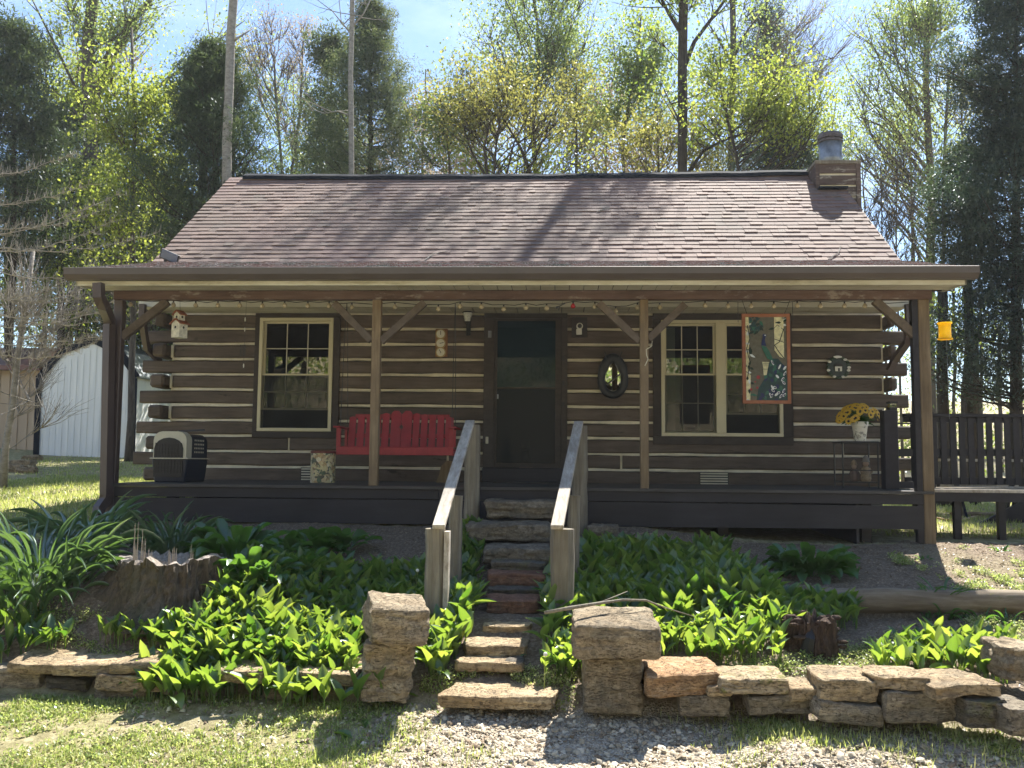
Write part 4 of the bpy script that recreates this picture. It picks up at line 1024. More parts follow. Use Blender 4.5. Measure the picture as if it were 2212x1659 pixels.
def leaf_poly(cx_, cz_, l, w, a):
    out = []
    for t_, s_ in ((0, 0), (.3, 1), (.6, .8), (1, 0), (.6, -.8), (.3, -1)):
        x_, z_ = l * t_, w * s_; out.append((cx_ + x_ * math.cos(a) - z_ * math.sin(a), cz_ + (x_ * math.sin(a) + z_ * math.cos(a)) * iw / ih))
    return out
for i in range(26): piece(leaf_poly(rg.uniform(.1, .36), rg.uniform(.80, .98), rg.uniform(.12, .2), .035, rg.uniform(0, 6.28)), rg.choice(['teal', 'green', 'dark']), 'leaf')
for i in range(26): piece(leaf_poly(rg.uniform(.0, .12), rg.uniform(.0, .98), rg.uniform(.1, .18), .03, rg.uniform(0, 6.28)), rg.choice(['dark', 'green', 'dark', 'white']), 'leaf')
for i in range(12): piece(leaf_poly(rg.uniform(.70, .92), rg.uniform(.86, .99), rg.uniform(.09, .16), .03, rg.uniform(0, 6.28)), rg.choice(['dark', 'dark', 'white']), 'leaf')
piece([(.40, .46), (.58, .46), (.56, .40), (.55, .30), (.43, .30), (.42, .40)], 'cream', 'urn')
for z_ in (.44, .42, .37): MB().box(ix0 + iw * .41, ix0 + iw * .57, sy_ - .0125, sy_ - .011, iz0 + ih * z_, iz0 + ih * z_ + .004).build('lead_line', gm_['dark'], sg)
piece([(.38, .66), (.42, .60), (.52, .50), (.68, .46), (.62, .54), (.56, .60), (.50, .64)], 'green', 'peacock_body', .004)
piece([(.38, .66), (.40, .72), (.42, .76), (.49, .765), (.47, .72), (.50, .65)], 'blue', 'peacock_neck', .004)
piece(ellipse(.46, .775, .05, .022, 10), 'blue', 'peacock_head', .005)
piece(ellipse(.475, .778, .02, .008, 8), 'white', 'glass_piece', .007)
piece([(.60, .50), (.78, .50), (.95, .40), (1, .25), (1, .0), (.25, .0), (.30, .14), (.5, .30), (.56, .44)], 'teal', 'peacock_tail')
for i in range(64):
    b_ = rg.random(); cz_ = .02 + .44 * b_; x0s = .22 + .40 * b_ ** .8; cx_ = rg.uniform(x0s, .97)
    piece(leaf_poly(cx_, cz_, rg.uniform(.10, .16), .04, rg.uniform(-2.4, -.9)), rg.choice(['green', 'teal', 'blue', 'teal']), 'feather', .004)
for i in range(17):
    b_ = rg.random(); cz_ = .03 + .42 * b_; x0s = .26 + .38 * b_ ** .8; cx_ = rg.uniform(x0s, .95); a = rg.uniform(-.7, .7)
    piece(ellipse(cx_, cz_, .045, .017, 10, a), 'white', 'feather_eye', .012); piece(ellipse(cx_ + .004, cz_ - .001, .026, .009, 8, a), 'blue', 'feather_eye', .017)
for (a, b, r_) in ((.30, .275, .045), (.27, .15, .03), (.12, .13, .03), (.22, .22, .02)): piece(ellipse(a, b, r_, r_ * .5, 9), 'red', 'flower', .006)
for xx, ux in ((ix0 + .02, -.06), (ix1 - .02, .06)):
    MB().tube([(xx, sy_, gz1 - .005), (xx + ux * .9, sy_ - .03, 3.215)], .003, 5).build('chain', M['iron'], sg)
# two bare hooks beside the panel
for u in (1594, 1712):
    q = P(u, 655, 9.66); hk = MB().tube([(q.x, 9.66, 3.21), (q.x, 9.66, 3.21 - .22)], .003, 5).build('plant_hanger_wire', M['iron'])
    tag(hk, 'thin dark wire hanging from the beam just %s of the stained glass panel' % ('left' if u < 1650 else 'right'), 'wire')

# carved cottage ornament
q = P(1811, 792, YW - .03); r_ = .145
orn = empty('cottage_ornament', (q.x, YW - .02, q.z - .15), 'dark round wreath ornament with a little white cottage on the wall by the right window', 'wall ornament')
vs = []; 
MB().prism(ellipse(q.x, q.z - .01, r_, r_ * 1.02, 22), YW - .03, YW - .004).build('backing_disc', flat('mottled dark green', (.035, .05, .048), .6, var=.5, scale=40), orn)
for i in range(22):
    a = 2 * math.pi * i / 22; MB().ball((q.x + r_ * .92 * math.cos(a), YW - .035, q.z - .01 + r_ * .92 * math.sin(a)), .022, 7, 5, (1.2, .6, .8)).build('wreath_leaf', M['cedar'] if i % 3 else M['white'], orn)
MB().box(q.x - .045, q.x + .04, YW - .05, YW - .031, q.z - .06, q.z + .0).build('cottage_wall', M['white'], orn)
MB().prism([(q.x - .065, q.z), (q.x + .06, q.z), (q.x + .03, q.z + .04), (q.x - .03, q.z + .04)], YW - .055, YW - .031).build('cottage_roof', M['iron'], orn)
MB().box(q.x - .012, q.x + .012, YW - .053, YW - .0505, q.z - .06, q.z - .02).build('cottage_door', M['iron'], orn)
MB().prism(ellipse(q.x - .01, q.z + .125, .055, .016, 14), YW - .05, YW - .031).build('snowy_top', M['white'], orn)
MB().tube([(q.x - .03, YW - .02, q.z + .14), (q.x - .02, YW - .02, q.z + .24), (q.x, YW - .02, q.z + .14)], .004, 5).build('hanging_loop', M['iron'], orn)

# plant stand, pot and sunflowers, figurines
f0 = deckp(1858, 1052)
sty = 10.6; sx_0, sx_1 = P(1818, 960, sty).x, P(1899, 960, sty).x; stz = P(1858, 953, sty).z
ps = empty('plant_stand', ((sx_0 + sx_1) / 2, sty + .15, ZD), 'dark metal plant stand with four thin legs at the right end of the porch', 'plant stand')
MB().box(sx_0, sx_1, sty, sty + .34, stz - .02, stz).build('stand_top', M['iron'], ps, bevel=.004)
for xx in (sx_0 + .012, sx_1 - .012):
    for yy in (sty + .012, sty + .328): MB().tube([(xx, yy, ZD), (xx, yy, stz - .021)], .009, 6).build('leg', M['iron'], ps)
MB().box(sx_0 + .01, sx_1 - .01, sty + .01, sty + .33, ZD + .06, ZD + .072).build('lower_shelf', M['iron'], ps)
for zz in (ZD + .2,): MB().tube([(sx_0 + .012, sty + .012, zz), (sx_1 - .012, sty + .012, zz)], .005, 5).build('cross_bar', M['iron'], ps)
pc = P(1858, 952, sty + .17); pr_ = .098
pot = empty('flower_pot', (pc.x, sty + .17, stz), 'white pot with dark floral print on the plant stand', 'flower pot')
M['potprint'] = m_print('pot print', (.66, .64, .55), [(0, (.10, .10, .09)), (.3, (.62, .6, .5)), (.8, (.66, .64, .55)), (.95, (.2, .18, .15))], 26)
MB().lathe([(pr_ * .62, .001), (pr_ * .86, .175)], (pc.x, sty + .17, stz), 24).build('pot_body', M['potprint'], pot)
MB().lathe([(pr_ * .93, .176), (pr_ * 1.02, .225), (pr_ * .9, .226), (pr_ * .8, .19)], (pc.x, sty + .17, stz), 24, False).build('pot_rim', M['white'], pot)
MB().lathe([(pr_ * .84, .19), (.001, .2)], (pc.x, sty + .17, stz), 16, False).build('soil', M['rotten'], pot)
fl_ = empty('sunflower_bouquet', (pc.x, sty + .17, stz + .2), 'bunch of yellow sunflowers with dark centres in the white pot', 'flowers')
m_pet = leafmat('yellow petal', [(.55, .30, .02), (.68, .42, .03), (.75, .52, .06)], [(.6, .35, .02), (.8, .5, .05)], .3, .03)
rf = random.Random(8)
heads = []
for i in range(46):
    a = rf.uniform(-3.5, .4); e_ = rf.uniform(-.1, 1.35); R0 = Vector((math.cos(a) * math.cos(e_) * .235, math.sin(a) * math.cos(e_) * .16, math.sin(e_) * .18)); heads.append(R0)
base_ = Vector((pc.x, sty + .17, stz + .21))
stems = MB()
for i, R0 in enumerate(heads):
    h = base_ + R0 + Vector((0, 0, .03)); n_ = (R0.normalized() + Vector((0, -.7, .2))).normalized(); qd = n_.to_track_quat('Z', 'Y')
    pm = MB(); np_ = 12
    for k in range(np_):
        a = 2 * math.pi * k / np_; s_ = rf.uniform(.85, 1.15)
        pts = [(.013, -.006, 0), (.034 * s_, -.009, .004), (.046 * s_, 0, -.002), (.034 * s_, .009, .004), (.013, .006, 0)]
        pm.add([h + qd @ (Matrix.Rotation(a, 3, 'Z') @ Vector(p_)) for p_ in pts], [(0,1,2,3,4)])
    hd_ = pm.build('petals', m_pet, fl_)
    cm_ = MB(); cm_.ball((0,0,0), .015, 8, 5, (1, 1, .5)); cm_.v = [tuple(h + qd @ Vector(v)) for v in cm_.v]; cm_.build('flower_centre', M['barkdark'], hd_)
    stems.tube([base_ - Vector((0, 0, .03)), base_ + R0 * .5 + Vector((0, 0, .02)), h], .0025, 4)
stems.build('stems', M['hosta'], fl_)
rn = np.random.default_rng(2)

def leaf_template(nseg=4, fold=0.35, bend=0.5, wprof=None):
    """Unit leaf along +Z bending towards +Y: (n,3) vertices and quads, two halves folded on the midrib."""
    V = []; Q = []
    for i in range(nseg + 1):
        t = i / nseg; w = (math.sin(math.pi * min(1, t * 0.96 + 0.02)) ** 0.8 if wprof is None else wprof(t))
        ang = bend * t; z = t * math.cos(ang * .6); y = t * math.sin(ang * .6) * .9
        V += [(-0.5 * w, y - fold * .5 * w, z), (0, y, z), (0.5 * w, y - fold * .5 * w, z)]
    for i in range(nseg):
        a = i * 3; Q += [(a, a + 1, a + 4, a + 3), (a + 1, a + 2, a + 5, a + 4)]
    return np.array(V), np.array(Q)

def leaves(tmpl, pos, az, tilt, L, Wd, roll=None):
    """Copies of a leaf: az compass direction it leans to, tilt from vertical, length and width."""
    V, Q = tmpl; n = len(pos)
    S = np.stack([Wd, L, L], 1)[:, None, :] * V[None]
    ct, st = np.cos(tilt)[:, None], np.sin(tilt)[:, None]
    y = S[..., 1] * ct + S[..., 2] * st; z = -S[..., 1] * st + S[..., 2] * ct; x = S[..., 0]
    if roll is not None:
        pass
    ca_, sa_ = np.cos(az)[:, None], np.sin(az)[:, None]
    X_ = x * ca_ - y * sa_ + pos[:, 0:1]; Y_ = x * sa_ + y * ca_ + pos[:, 1:2]; Z_ = z + pos[:, 2:3]
    VV = np.stack([X_, Y_, Z_], 2).reshape(-1, 3)
    QQ = (Q[None] + (np.arange(n) * len(V))[:, None, None]).reshape(-1, Q.shape[1])
    return VV, QQ
n = 45
lp = np.tile(np.array([[pc.x, sty + .17, stz + .21]]), (n, 1)) + rn.normal(0, .02, (n, 3)) * [1, 1, .3]
VV, QQ = leaves(leaf_template(3), lp, rn.uniform(0, 6.28, n), rn.uniform(.3, 1.5, n), rn.uniform(.1, .22, n), rn.uniform(.02, .04, n))
link_mesh('foliage', npmesh('foliage', VV, QQ), M['hosta'], fl_)

def gnome(name, x, y, h, label, cols):
    g_ = empty(name, (x, y, ZD + .073), label, 'figurine'); z0 = ZD + .073
    MB().lathe([(h*.16, 0), (h*.2, h*.1), (h*.19, h*.3), (h*.12, h*.52), (h*.09, h*.58)], (x, y, z0), 12).build('body', cols[0], g_)
    hd = MB().ball((x, y, z0 + h*.68), h*.12, 10, 7).build('head', cols[1], g_)
    MB().ball((x, y - h*.12, z0 + h*.67), h*.022, 6, 4).build('nose', cols[1], hd)
    MB().lathe([(h*.16, h*.74), (h*.13, h*.78), (h*.11, h*.9), (h*.04, h*.98), (.001, h)], (x, y, z0), 12, False).build('hat', cols[2], g_)
    for s_ in (-1, 1): MB().tube([(x + s_*h*.12, y, z0 + h*.5), (x + s_*h*.2, y - h*.05, z0 + h*.36), (x + s_*h*.09, y - h*.15, z0 + h*.3)], [h*.05, h*.045, h*.03], 7).build('arm', cols[0], g_)
mg = [flat('faded tan glaze', (.22, .16, .09), .6, var=.4, scale=30), flat('faded skin glaze', (.30, .21, .15), .6), flat('faded grey glaze', (.16, .15, .13), .6, var=.3), flat('faded brown glaze', (.12, .08, .06), .6)]
q1, q2 = P(1848, 1040, sty + .16), P(1871, 1040, sty + .14)
gnome('gnome_figurine', q2.x, sty + .14, .30, 'larger tan garden gnome standing on the lower shelf of the plant stand', (mg[0], mg[1], mg[2]))
gnome('gnome_figurine', q1.x, sty + .2, .25, 'smaller brown garden gnome on the lower shelf, left of the larger one', (mg[3], mg[1], mg[0]))

# leaning wooden plaque by the swing
q = deckp(962, 1043)
pl = MB().prism([(q.x - .13, ZD + .001), (q.x + .12, ZD + .001), (q.x + .16, ZD + .16), (q.x + .13, ZD + .26), (q.x - .0, ZD + .27), (q.x - .07, ZD + .2), (q.x - .09, ZD + .1)], q.y + .1, q.y + .13)
pl = pl.build('carved_wood_slab', M['post']); tag(pl, 'rough carved wood slab leaning under the right end of the red swing', 'wood slab')
# door mat
q = deckp(1136, 1046)
mt = MB().box(q.x - .42, q.x + .42, 11.3, 11.85, ZD + .002, ZD + .018).build('door_mat', flat('coir mat', (.045, .04, .035), .95, var=.4, scale=60, bump=.6)); tag(mt, 'dark door mat on the deck before the storm door', 'door mat')

# dog behind the screen door
def skin_figure(name, verts, edges, radii, mat, parent=None, root=0, sub=2):
    me = bpy.data.meshes.new(name); me.from_pydata(verts, edges, []); o = bpy.data.objects.new(name, me); COL.objects.link(o)
    o.modifiers.new('skin', 'SKIN'); sm = o.modifiers.new('sub', 'SUBSURF'); sm.levels = sm.render_levels = sub
    for i, r in enumerate(radii): me.skin_vertices[0].data[i].radius = (r, r)
    me.skin_vertices[0].data[root].use_root = True
    me.materials.append(mat)
    if parent is not None: o.location = -wloc(parent); o.parent = parent
    return o
dq = P(1135, 1000, YW + .35); dx, dy, dz = dq.x, YW + .35, ZD + .0
m_dog = flat('tan short fur', (.42, .31, .19), .9, var=.25, scale=20)
vv = [(0, .22, .14), (0, .12, .26), (0, .03, .34), (0, -.01, .42), (0, -.10, .415), (0, -.15, .40), (-.05, .0, .22), (-.05, -.02, .1), (-.05, -.04, .015), (.05, .0, .22), (.05, -.02, .1), (.05, -.04, .015), (-.08, .20, .10), (-.09, .06, .03), (-.09, -.01, .02), (.08, .20, .10), (.09, .06, .03), (.09, -.01, .02), (0, .3, .05), (.06, .36, .03)]
ee = [(0,1),(1,2),(2,3),(3,4),(4,5),(1,6),(6,7),(7,8),(1,9),(9,10),(10,11),(0,12),(12,13),(13,14),(0,15),(15,16),(16,17),(0,18),(18,19)]
rr = [.095, .085, .06, .062, .036, .024, .035, .024, .022, .035, .024, .022, .055, .03, .024, .055, .03, .024, .025, .012]
dog = skin_figure('dog', [(dx + a, dy + b, dz + c) for a, b, c in vv], ee, rr, m_dog)
tag(dog, 'small tan dog with pointed ears sitting behind the dark screen door', 'dog')
for s_ in (-1, 1):
    MB().add([(dx + s_*.015, dy - .02, dz + .46), (dx + s_*.065, dy - .01, dz + .45), (dx + s_*.055, dy - .02, dz + .55), (dx + s_*.04, dy + .02, dz + .455)], [(0,1,2),(1,3,2),(3,0,2),(0,3,1)]).build('ear', m_dog, dog)
    MB().ball((dx + s_*.026, dy - .062, dz + .44), .008, 8, 5).build('eye', M['black'], dog)
MB().ball((dx, dy - .175, dz + .405), .011, 8, 5).build('nose', M['black'], dog)

# string lights along the beam
bul = [282, 375, 423, 471, 518, 567, 615, 665, 711, 760, 853, 947, 994, 1040, 1088, 1136, 1181, 1238, 1285, 1330, 1377, 1425, 1523, 1572.5, 1622.5, 1671.5, 1722, 1772, 1824, 1868, 1970]
vs_ = [654, 655, 656, 656, 656, 657, 656, 657, 657, 660, 659, 664, 658, 659, 664, 661, 662, 657, 658, 668, 660, 660, 656, 657, 657, 657, 656, 657, 657, 657, 658]
sl_ = empty('string_lights', (scx, 9.63, 3.2), 'string of small clear bulbs on a dark cord along the porch beam', 'string lights')
m_bulb = flat('amber clear bulb', (.40, .34, .23), .08, var=.2, scale=20); m_bulbr = flat('red bulb', (.35, .02, .03), .1)
ly = 9.63; cordp = []
for i, (u, v) in enumerate(zip(bul, vs_)):
    q = P(u, v - 6, ly); cordp.append(q)
    if i + 1 < len(bul): m2 = P((u + bul[i+1]) / 2, (v + vs_[i+1]) / 2 - 5 + rnd.uniform(0, 3), ly); cordp.append(m2)
    b_ = MB().lathe([(.009, 0), (.009, -.022)], (q.x, ly, q.z), 8).build('socket', M['black'], sl_)
    MB().lathe([(.009, -.022), (.024, -.040), (.027, -.054), (.018, -.070), (.001, -.076)], (q.x, ly, q.z), 10, False).build('bulb', m_bulbr if u == 1238 else m_bulb, b_, smooth=True)
MB().tube(cordp, .004, 5).build('cord', M['black'], sl_)
q = P(1211, 660, 9.62)
df = empty('dragonfly_ornament', q, 'dark dragonfly ornament clipped to the string lights right of the door', 'ornament')
MB().tube([q + Vector((-.04, 0, -.02)), q + Vector((.05, 0, .025))], [.006, .004], 6).build('body', M['blue'] if 'blue' in M else M['navy'], df)
for a in (.6, 1.1, 3.6, 4.3): MB().add([q, q + Vector((math.cos(a) * .05, -.004, math.sin(a) * .04 + .008)), q + Vector((math.cos(a) * .06, -.004, math.sin(a) * .05)), q + Vector((math.cos(a) * .045, -.004, math.sin(a) * .05 - .012))], [(0,1,2,3)]).build('wing', M['navy'], df)
# cord wrapped on the second post
q = P(1402, 700, 9.6)
cd = MB().tube([P(1401, 722, 9.62), P(1409, 738, 9.6), P(1407, 748, 9.5), P(1396, 755, 9.49), P(1397, 768, 9.495), P(1400, 776, 9.5), P(1393, 790, 9.49)], .005, 6).build('loose_cord', M['cream'])
tag(cd, 'loose pale cord wrapped round the post right of the door', 'cord')

# solar flood light on the roof edge
q = P(366, 556, 10.9)
fl2 = empty('solar_light', q, 'small grey solar light on the roof at its left edge', 'solar light')
MB().beam(q + Vector((-.1, 0, .055)), q + Vector((.095, 0, -.03)), .02, .10, (0, -.3, 1)).build('solar_panel', flat('solar cell', (.10, .12, .17), .2, var=.1), fl2, bevel=.004)
MB().beam(q + Vector((-.115, .012, .062)), q + Vector((.11, .012, -.037)), .02, .12, (0, -.3, 1)).build('frame', M['iron'], fl2)
MB().tube([q + Vector((-.06, .02, -.02)), q + Vector((-.07, .06, -.14))], .02, 8).build('bracket', M['iron'], fl2)
# twigs fallen on the roof
for (pts) in ([(918, 562), (935, 549), (950, 545), (966, 543)], [(1180, 566), (1192, 558), (1215, 566)], [(1290, 457), (1305, 452), (1318, 449)], [(1790, 560), (1812, 545), (1816, 530)]):
    P3 = []
    for u, v in pts:
        d = (ROT @ Vector(((u - 1106) / F, (829.5 - v) / F, -1))); d /= d.y
        s_ = (RIDGE[1] - BREAK[1]) / (RIDGE[0] - BREAK[0]); y0 = (BREAK[1] - s_ * BREAK[0] - 1.5 + .03) / (d.z - s_); P3.append(CAM + d * y0)
    tw = MB().tube(P3, [.008, .006, .004, .003][:len(P3)], 5).build('twig', M['twigpale']); tag(tw, {918: 'bent twig lying low on the roof left of centre', 1180: 'short hooked twig on the roof edge above the door', 1290: 'tiny dark twig high on the middle of the roof', 1790: 'thin curled twig low on the right side of the roof'}[pts[0][0]], 'twig')

# ------------------------------------------------------------------ stones
def rock(name, x0, x1, y0, y1, z0, z1, mat, seed, label=None, group=None, rough=.035, sharp=14.0, yaw=0.0, tilt=(0, 0), sub=10, outline=0.0, parent=None, cat='stone'):
    rs = random.Random(seed); bm = bmesh.new(); bmesh.ops.create_cube(bm, size=2.0)
    bmesh.ops.subdivide_edges(bm, edges=bm.edges, cuts=sub, use_grid_fill=True)
    hx, hy, hz = (x1 - x0) / 2, (y1 - y0) / 2, (z1 - z0) / 2; c = Vector(((x0 + x1) / 2, (y0 + y1) / 2, (z0 + z1) / 2)); off = Vector((rs.uniform(-50, 50), rs.uniform(-50, 50), rs.uniform(-50, 50)))
    cor = [rs.uniform(-.22, .12) * outline for _ in range(8)]
    mn = min(hx, hy, hz)
    for v in bm.verts:
        p = v.co.copy(); q = Vector((p.x * hx, p.y * hy, p.z * hz))
        e = sharp; nrm = (abs(p.x) ** e + abs(p.y) ** e + abs(p.z) ** e) ** (1 / e); p = p / nrm * max(abs(p.x), abs(p.y), abs(p.z))
        if outline:
            a = math.atan2(p.y, p.x) / (2 * math.pi) * 8 % 8; i = int(a); f = a - i; k = 1 + cor[i] * (1 - f) + cor[(i + 1) % 8] * f
            p.x *= k; p.y *= k
        q = Vector((p.x * hx, p.y * hy, p.z * hz))
        n1 = noise.noise_vector(q * 3.2 + off); n2 = noise.noise_vector(q * 11 + off); n3 = noise.noise_vector(q * 30 + off)
        q += Vector((n1.x, n1.y, n1.z * .5)) * rough * .8 + Vector((n2.x, n2.y, n2.z * .5)) * rough * .5 + n3 * rough * .28
        led = noise.noise(Vector((q.x * 1.5, q.y * 1.5, q.z * 22)) + off)
        ck = max(0, .055 - abs(noise.noise(q * 5 + off * 2))) * rough * 9; q -= Vector((p.x * abs(p.x) ** 3, p.y * abs(p.y) ** 3, p.z * abs(p.z) ** 3)) * ck
        q.x += led * rough * .35 * (1 if p.x > 0 else -1); q.y += led * rough * .45 * (1 if p.y > 0 else -1)
        v.co = q
    R3 = Matrix.Rotation(yaw, 3, 'Z') @ Matrix.Rotation(tilt[0], 3, 'X') @ Matrix.Rotation(tilt[1], 3, 'Y')
    for v in bm.verts: v.co = R3 @ v.co
    me = bpy.data.meshes.new(name); bm.to_mesh(me); bm.free()
    for i, pl_ in enumerate(me.polygons): pl_.use_smooth = True
    me.set_sharp_from_angle(angle=math.radians(24))
    o = bpy.data.objects.new(name, me); COL.objects.link(o); o.location = c; me.materials.append(M[mat] if isinstance(mat, str) else mat)
    if parent: o.parent = parent; o.location = c - wloc(parent)
    if label: tag(o, label, cat, group)
    return o

def rock_px(name, u0, u1, v0, v1, y, dep, mat, seed, label, **kw):
    """A stone whose front face spans u0..u1, v0 (top edge) .. v1 (foot) at distance y."""
    um = (u0 + u1) / 2
    return rock(name, P(u0, v0, y).x, P(u1, v0, y).x, y, y + dep, P(um, v1, y).z, P(um, v0, y).z, mat, seed, label, **kw)

# stone steps
st = [
 ('stone_step', 1047, 1206, 1082, 1116, 9.02, .52, 'stonegrey', 'large rounded boulder step, topmost, just below the deck', .05, .2),
 ('stone_step', 1004, 1193, 1132, 1166, 8.50, .62, 'stonegrey', 'wide grey step second from the top of the stair', .045, .2),
 ('stone_step', 1042, 1190, 1184, 1216, 7.95, .62, 'stonegrey', 'ochre grey step third from the top of the stair', .03, .2),
 ('stone_step', 1050, 1182, 1240, 1272, 7.42, .58, 'stonered', 'red brown step fourth from the top of the stair', .025, .1),
 ('stone_step', 1044, 1166, 1296, 1324, 6.95, .55, 'stonered', 'reddish step fifth from the top with a sunlit lip', .025, .2),
 ('stone_step', 1038, 1152, 1350, 1374, 6.55, .50, 'stone', 'small pale flat step below the reddish one', .02, .5),
 ('stone_step', 998, 1142, 1394, 1418, 6.24, .38, 'stone', 'flat cracked step with dark edge midway on the sunlit path', .02, .6),
 ('stone_step', 986, 1130, 1432, 1450, 6.03, .26, 'stone', 'low flat stone just behind the widest front slab', .02, .6)]
for i, (nm, u0, u1, v0, v1, y, dep, mt_, lab, rg_, ol) in enumerate(st):
    rock_px(nm, u0, u1, v0, v1 + 4, y, dep, mt_, 100 + i, lab, group='stone steps up to the porch', rough=rg_, outline=ol, sub=9)
rock_px('stone_step', 958, 1198, 1503, 1534, 5.64, .42, 'stone', 130, 'widest pale slab on the gravel between the two pillars', group='stone steps up to the porch', rough=.028, outline=.9, sub=12)
rock_px('stone_step', 1090, 1130, 1428, 1448, 6.08, .2, 'darkstone', 131, 'small dark wedge stone at the right edge of the lower path', rough=.02, outline=.5)
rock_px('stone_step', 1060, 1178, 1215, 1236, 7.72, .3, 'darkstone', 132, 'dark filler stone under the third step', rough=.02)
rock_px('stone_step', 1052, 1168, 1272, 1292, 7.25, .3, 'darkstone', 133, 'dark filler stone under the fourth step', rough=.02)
rock_px('rock', 1269, 1332, 1136, 1172, 9.0, .34, 'stonegrey', 134, 'rough grey rock lying against the skirt right of the stair', rough=.05, outline=.9)
rock_px('brick', 1376, 1422, 1152, 1162, 9.3, .1, 'stone', 135, 'pale loose brick lying in front of the deck skirt', rough=.006, cat='brick')

# pillars
rock_px('pillar_stone', 772, 884, 1394, 1520, 5.72, .36, 'block', 140, 'tall lower block of the left stone pillar', rough=.034, yaw=math.radians(10), tilt=(0, math.radians(5)), sub=15, outline=.3, group='blocks of the two stone pillars')
rock_px('pillar_stone', 776, 906, 1306, 1392, 5.60, .46, 'block', 141, 'tilted top block of the left stone pillar', rough=.03, yaw=math.radians(18), tilt=(math.radians(5), math.radians(6)), sub=15, outline=.15, group='blocks of the two stone pillars')
rock_px('pillar_stone', 1261, 1391, 1422, 1546, 5.66, .36, 'block', 142, 'lower block of the right stone pillar on the gravel', rough=.022, sub=15, outline=.1, group='blocks of the two stone pillars')
rock_px('pillar_stone', 1240, 1427, 1344, 1420, 5.55, .52, 'block', 143, 'broad top block of the right stone pillar with a stick on it', rough=.02, tilt=(math.radians(5), 0), sub=15, outline=.12, group='blocks of the two stone pillars')
stk = [P(1176, 1328, 5.62), P(1230, 1318, 5.66), P(1290, 1308, 5.8), P(1345, 1300, 5.9), P(1395, 1301, 5.95), P(1440, 1318, 6.0), P(1500, 1336, 6.0)]
for i_, p_ in enumerate(stk): p_.z += .012
sk = MB().tube(stk, [.010, .012, .010, .008, .007, .004, .002], 7); sk.tube([stk[2], stk[2] + Vector((.1, .12, .02)), stk[2] + Vector((.2, .2, .05))], [.005, .004, .002], 5)
sk = sk.build('stick', M['greywood'], smooth=True); tag(sk, 'long pale bent stick lying across the right stone pillar', 'stick')

# dry laid edging, left and right; each stone lies loose
ed = [
 (-60, 92, 1446, 1478, 5.95, .34, 'stonegrey', 'lower edging stone at the far left, under the pale slab', .5),
 (2, 128, 1430, 1450, 5.90, .55, 'stone', 'pale sunlit edging slab at the far left end', .8),
 (92, 258, 1438, 1462, 5.86, .52, 'stone', 'long pale edging slab, second from the left', .6),
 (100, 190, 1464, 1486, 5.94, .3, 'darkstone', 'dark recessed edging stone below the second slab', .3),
 (240, 352, 1432, 1452, 5.84, .34, 'stone', 'small tilted edging slab, third from the left', .6),
 (184, 372, 1462, 1492, 5.80, .40, 'stone', 'pointed edging stone under the tilted slab', .8),
 (202, 330, 1490, 1516, 5.84, .3, 'stonegrey', 'lowest edging stone half hidden by lily leaves at the left', .5),
 (352, 470, 1462, 1500, 5.88, .35, 'stonegrey', 'shaded edging stone behind the front lily leaves', .4),
 (452, 572, 1446, 1472, 5.80, .50, 'stone', 'pale flat edging slab seen between the front lily plants', .4),
 (640, 772, 1456, 1480, 5.82, .45, 'stone', 'flat edging slab beside the left stone pillar', .4),
 (560, 660, 1478, 1510, 5.86, .3, 'stonegrey', 'edging stone hidden behind lilies left of the left pillar', .3),
 (1394, 1560, 1456, 1503, 5.56, .5, 'stoneorange', 'thick orange edging stone beside the right pillar', .7),
 (1529, 1584, 1484, 1503, 5.52, .2, 'stone', 'small edging wedge between the orange stone and the long slab', .6),
 (1470, 1582, 1505, 1540, 5.55, .3, 'stonegrey', 'grey base stone below the thick orange one', .5),
 (1562, 1712, 1470, 1500, 5.46, .45, 'stonemoss', 'long mossy edging slab right of the orange stone', .4),
 (1706, 1772, 1486, 1503, 5.42, .3, 'stone', 'small flat edging stone at the end of the mossy slab', .7),
 (1620, 1766, 1502, 1532, 5.46, .35, 'stonegrey', 'long base stone under the mossy slab', .4),
 (1776, 1902, 1470, 1514, 5.32, .42, 'stone', 'thick square edging block in the middle of the right row', .35),
 (1762, 1912, 1518, 1551, 5.30, .32, 'stonegrey', 'base stone below the thick square block', .3),
 (1893, 2016, 1464, 1489, 5.26, .34, 'stone', 'low wedge shaped edging slab right of the square block', .6),
 (1912, 2080, 1493, 1552, 5.26, .36, 'stonegrey', 'big shaded base block near the right end of the row', .4),
 (2012, 2160, 1482, 1508, 5.14, .46, 'stone', 'large pale slab last on top of the right row', .7),
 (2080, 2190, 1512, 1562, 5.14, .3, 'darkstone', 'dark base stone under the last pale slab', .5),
 (2172, 2260, 1534, 1582, 5.02, .36, 'stonegrey', 'grey stone at the right edge of the picture', .5)]
for i, (u0, u1, v0, v1, y, dep, mt_, lab, ol) in enumerate(ed):
    rock_px('edging_stone', u0, u1, v0, v1 + (13 if v0 > 1484 or 'ower' in lab or 'base' in lab else 4), y, dep, mt_, 200 + i, lab, group='dry laid edging stones of the beds', rough=.022, outline=ol, tilt=(math.radians(rnd.uniform(-2, 3)), math.radians(rnd.uniform(-3, 3))), yaw=math.radians(rnd.uniform(-5, 5)))
rock_px('boulder', 2182, 2270, 1404, 1478, 5.62, .4, 'block', 260, 'standing pale boulder at the right edge above the edging', rough=.04, outline=.4)

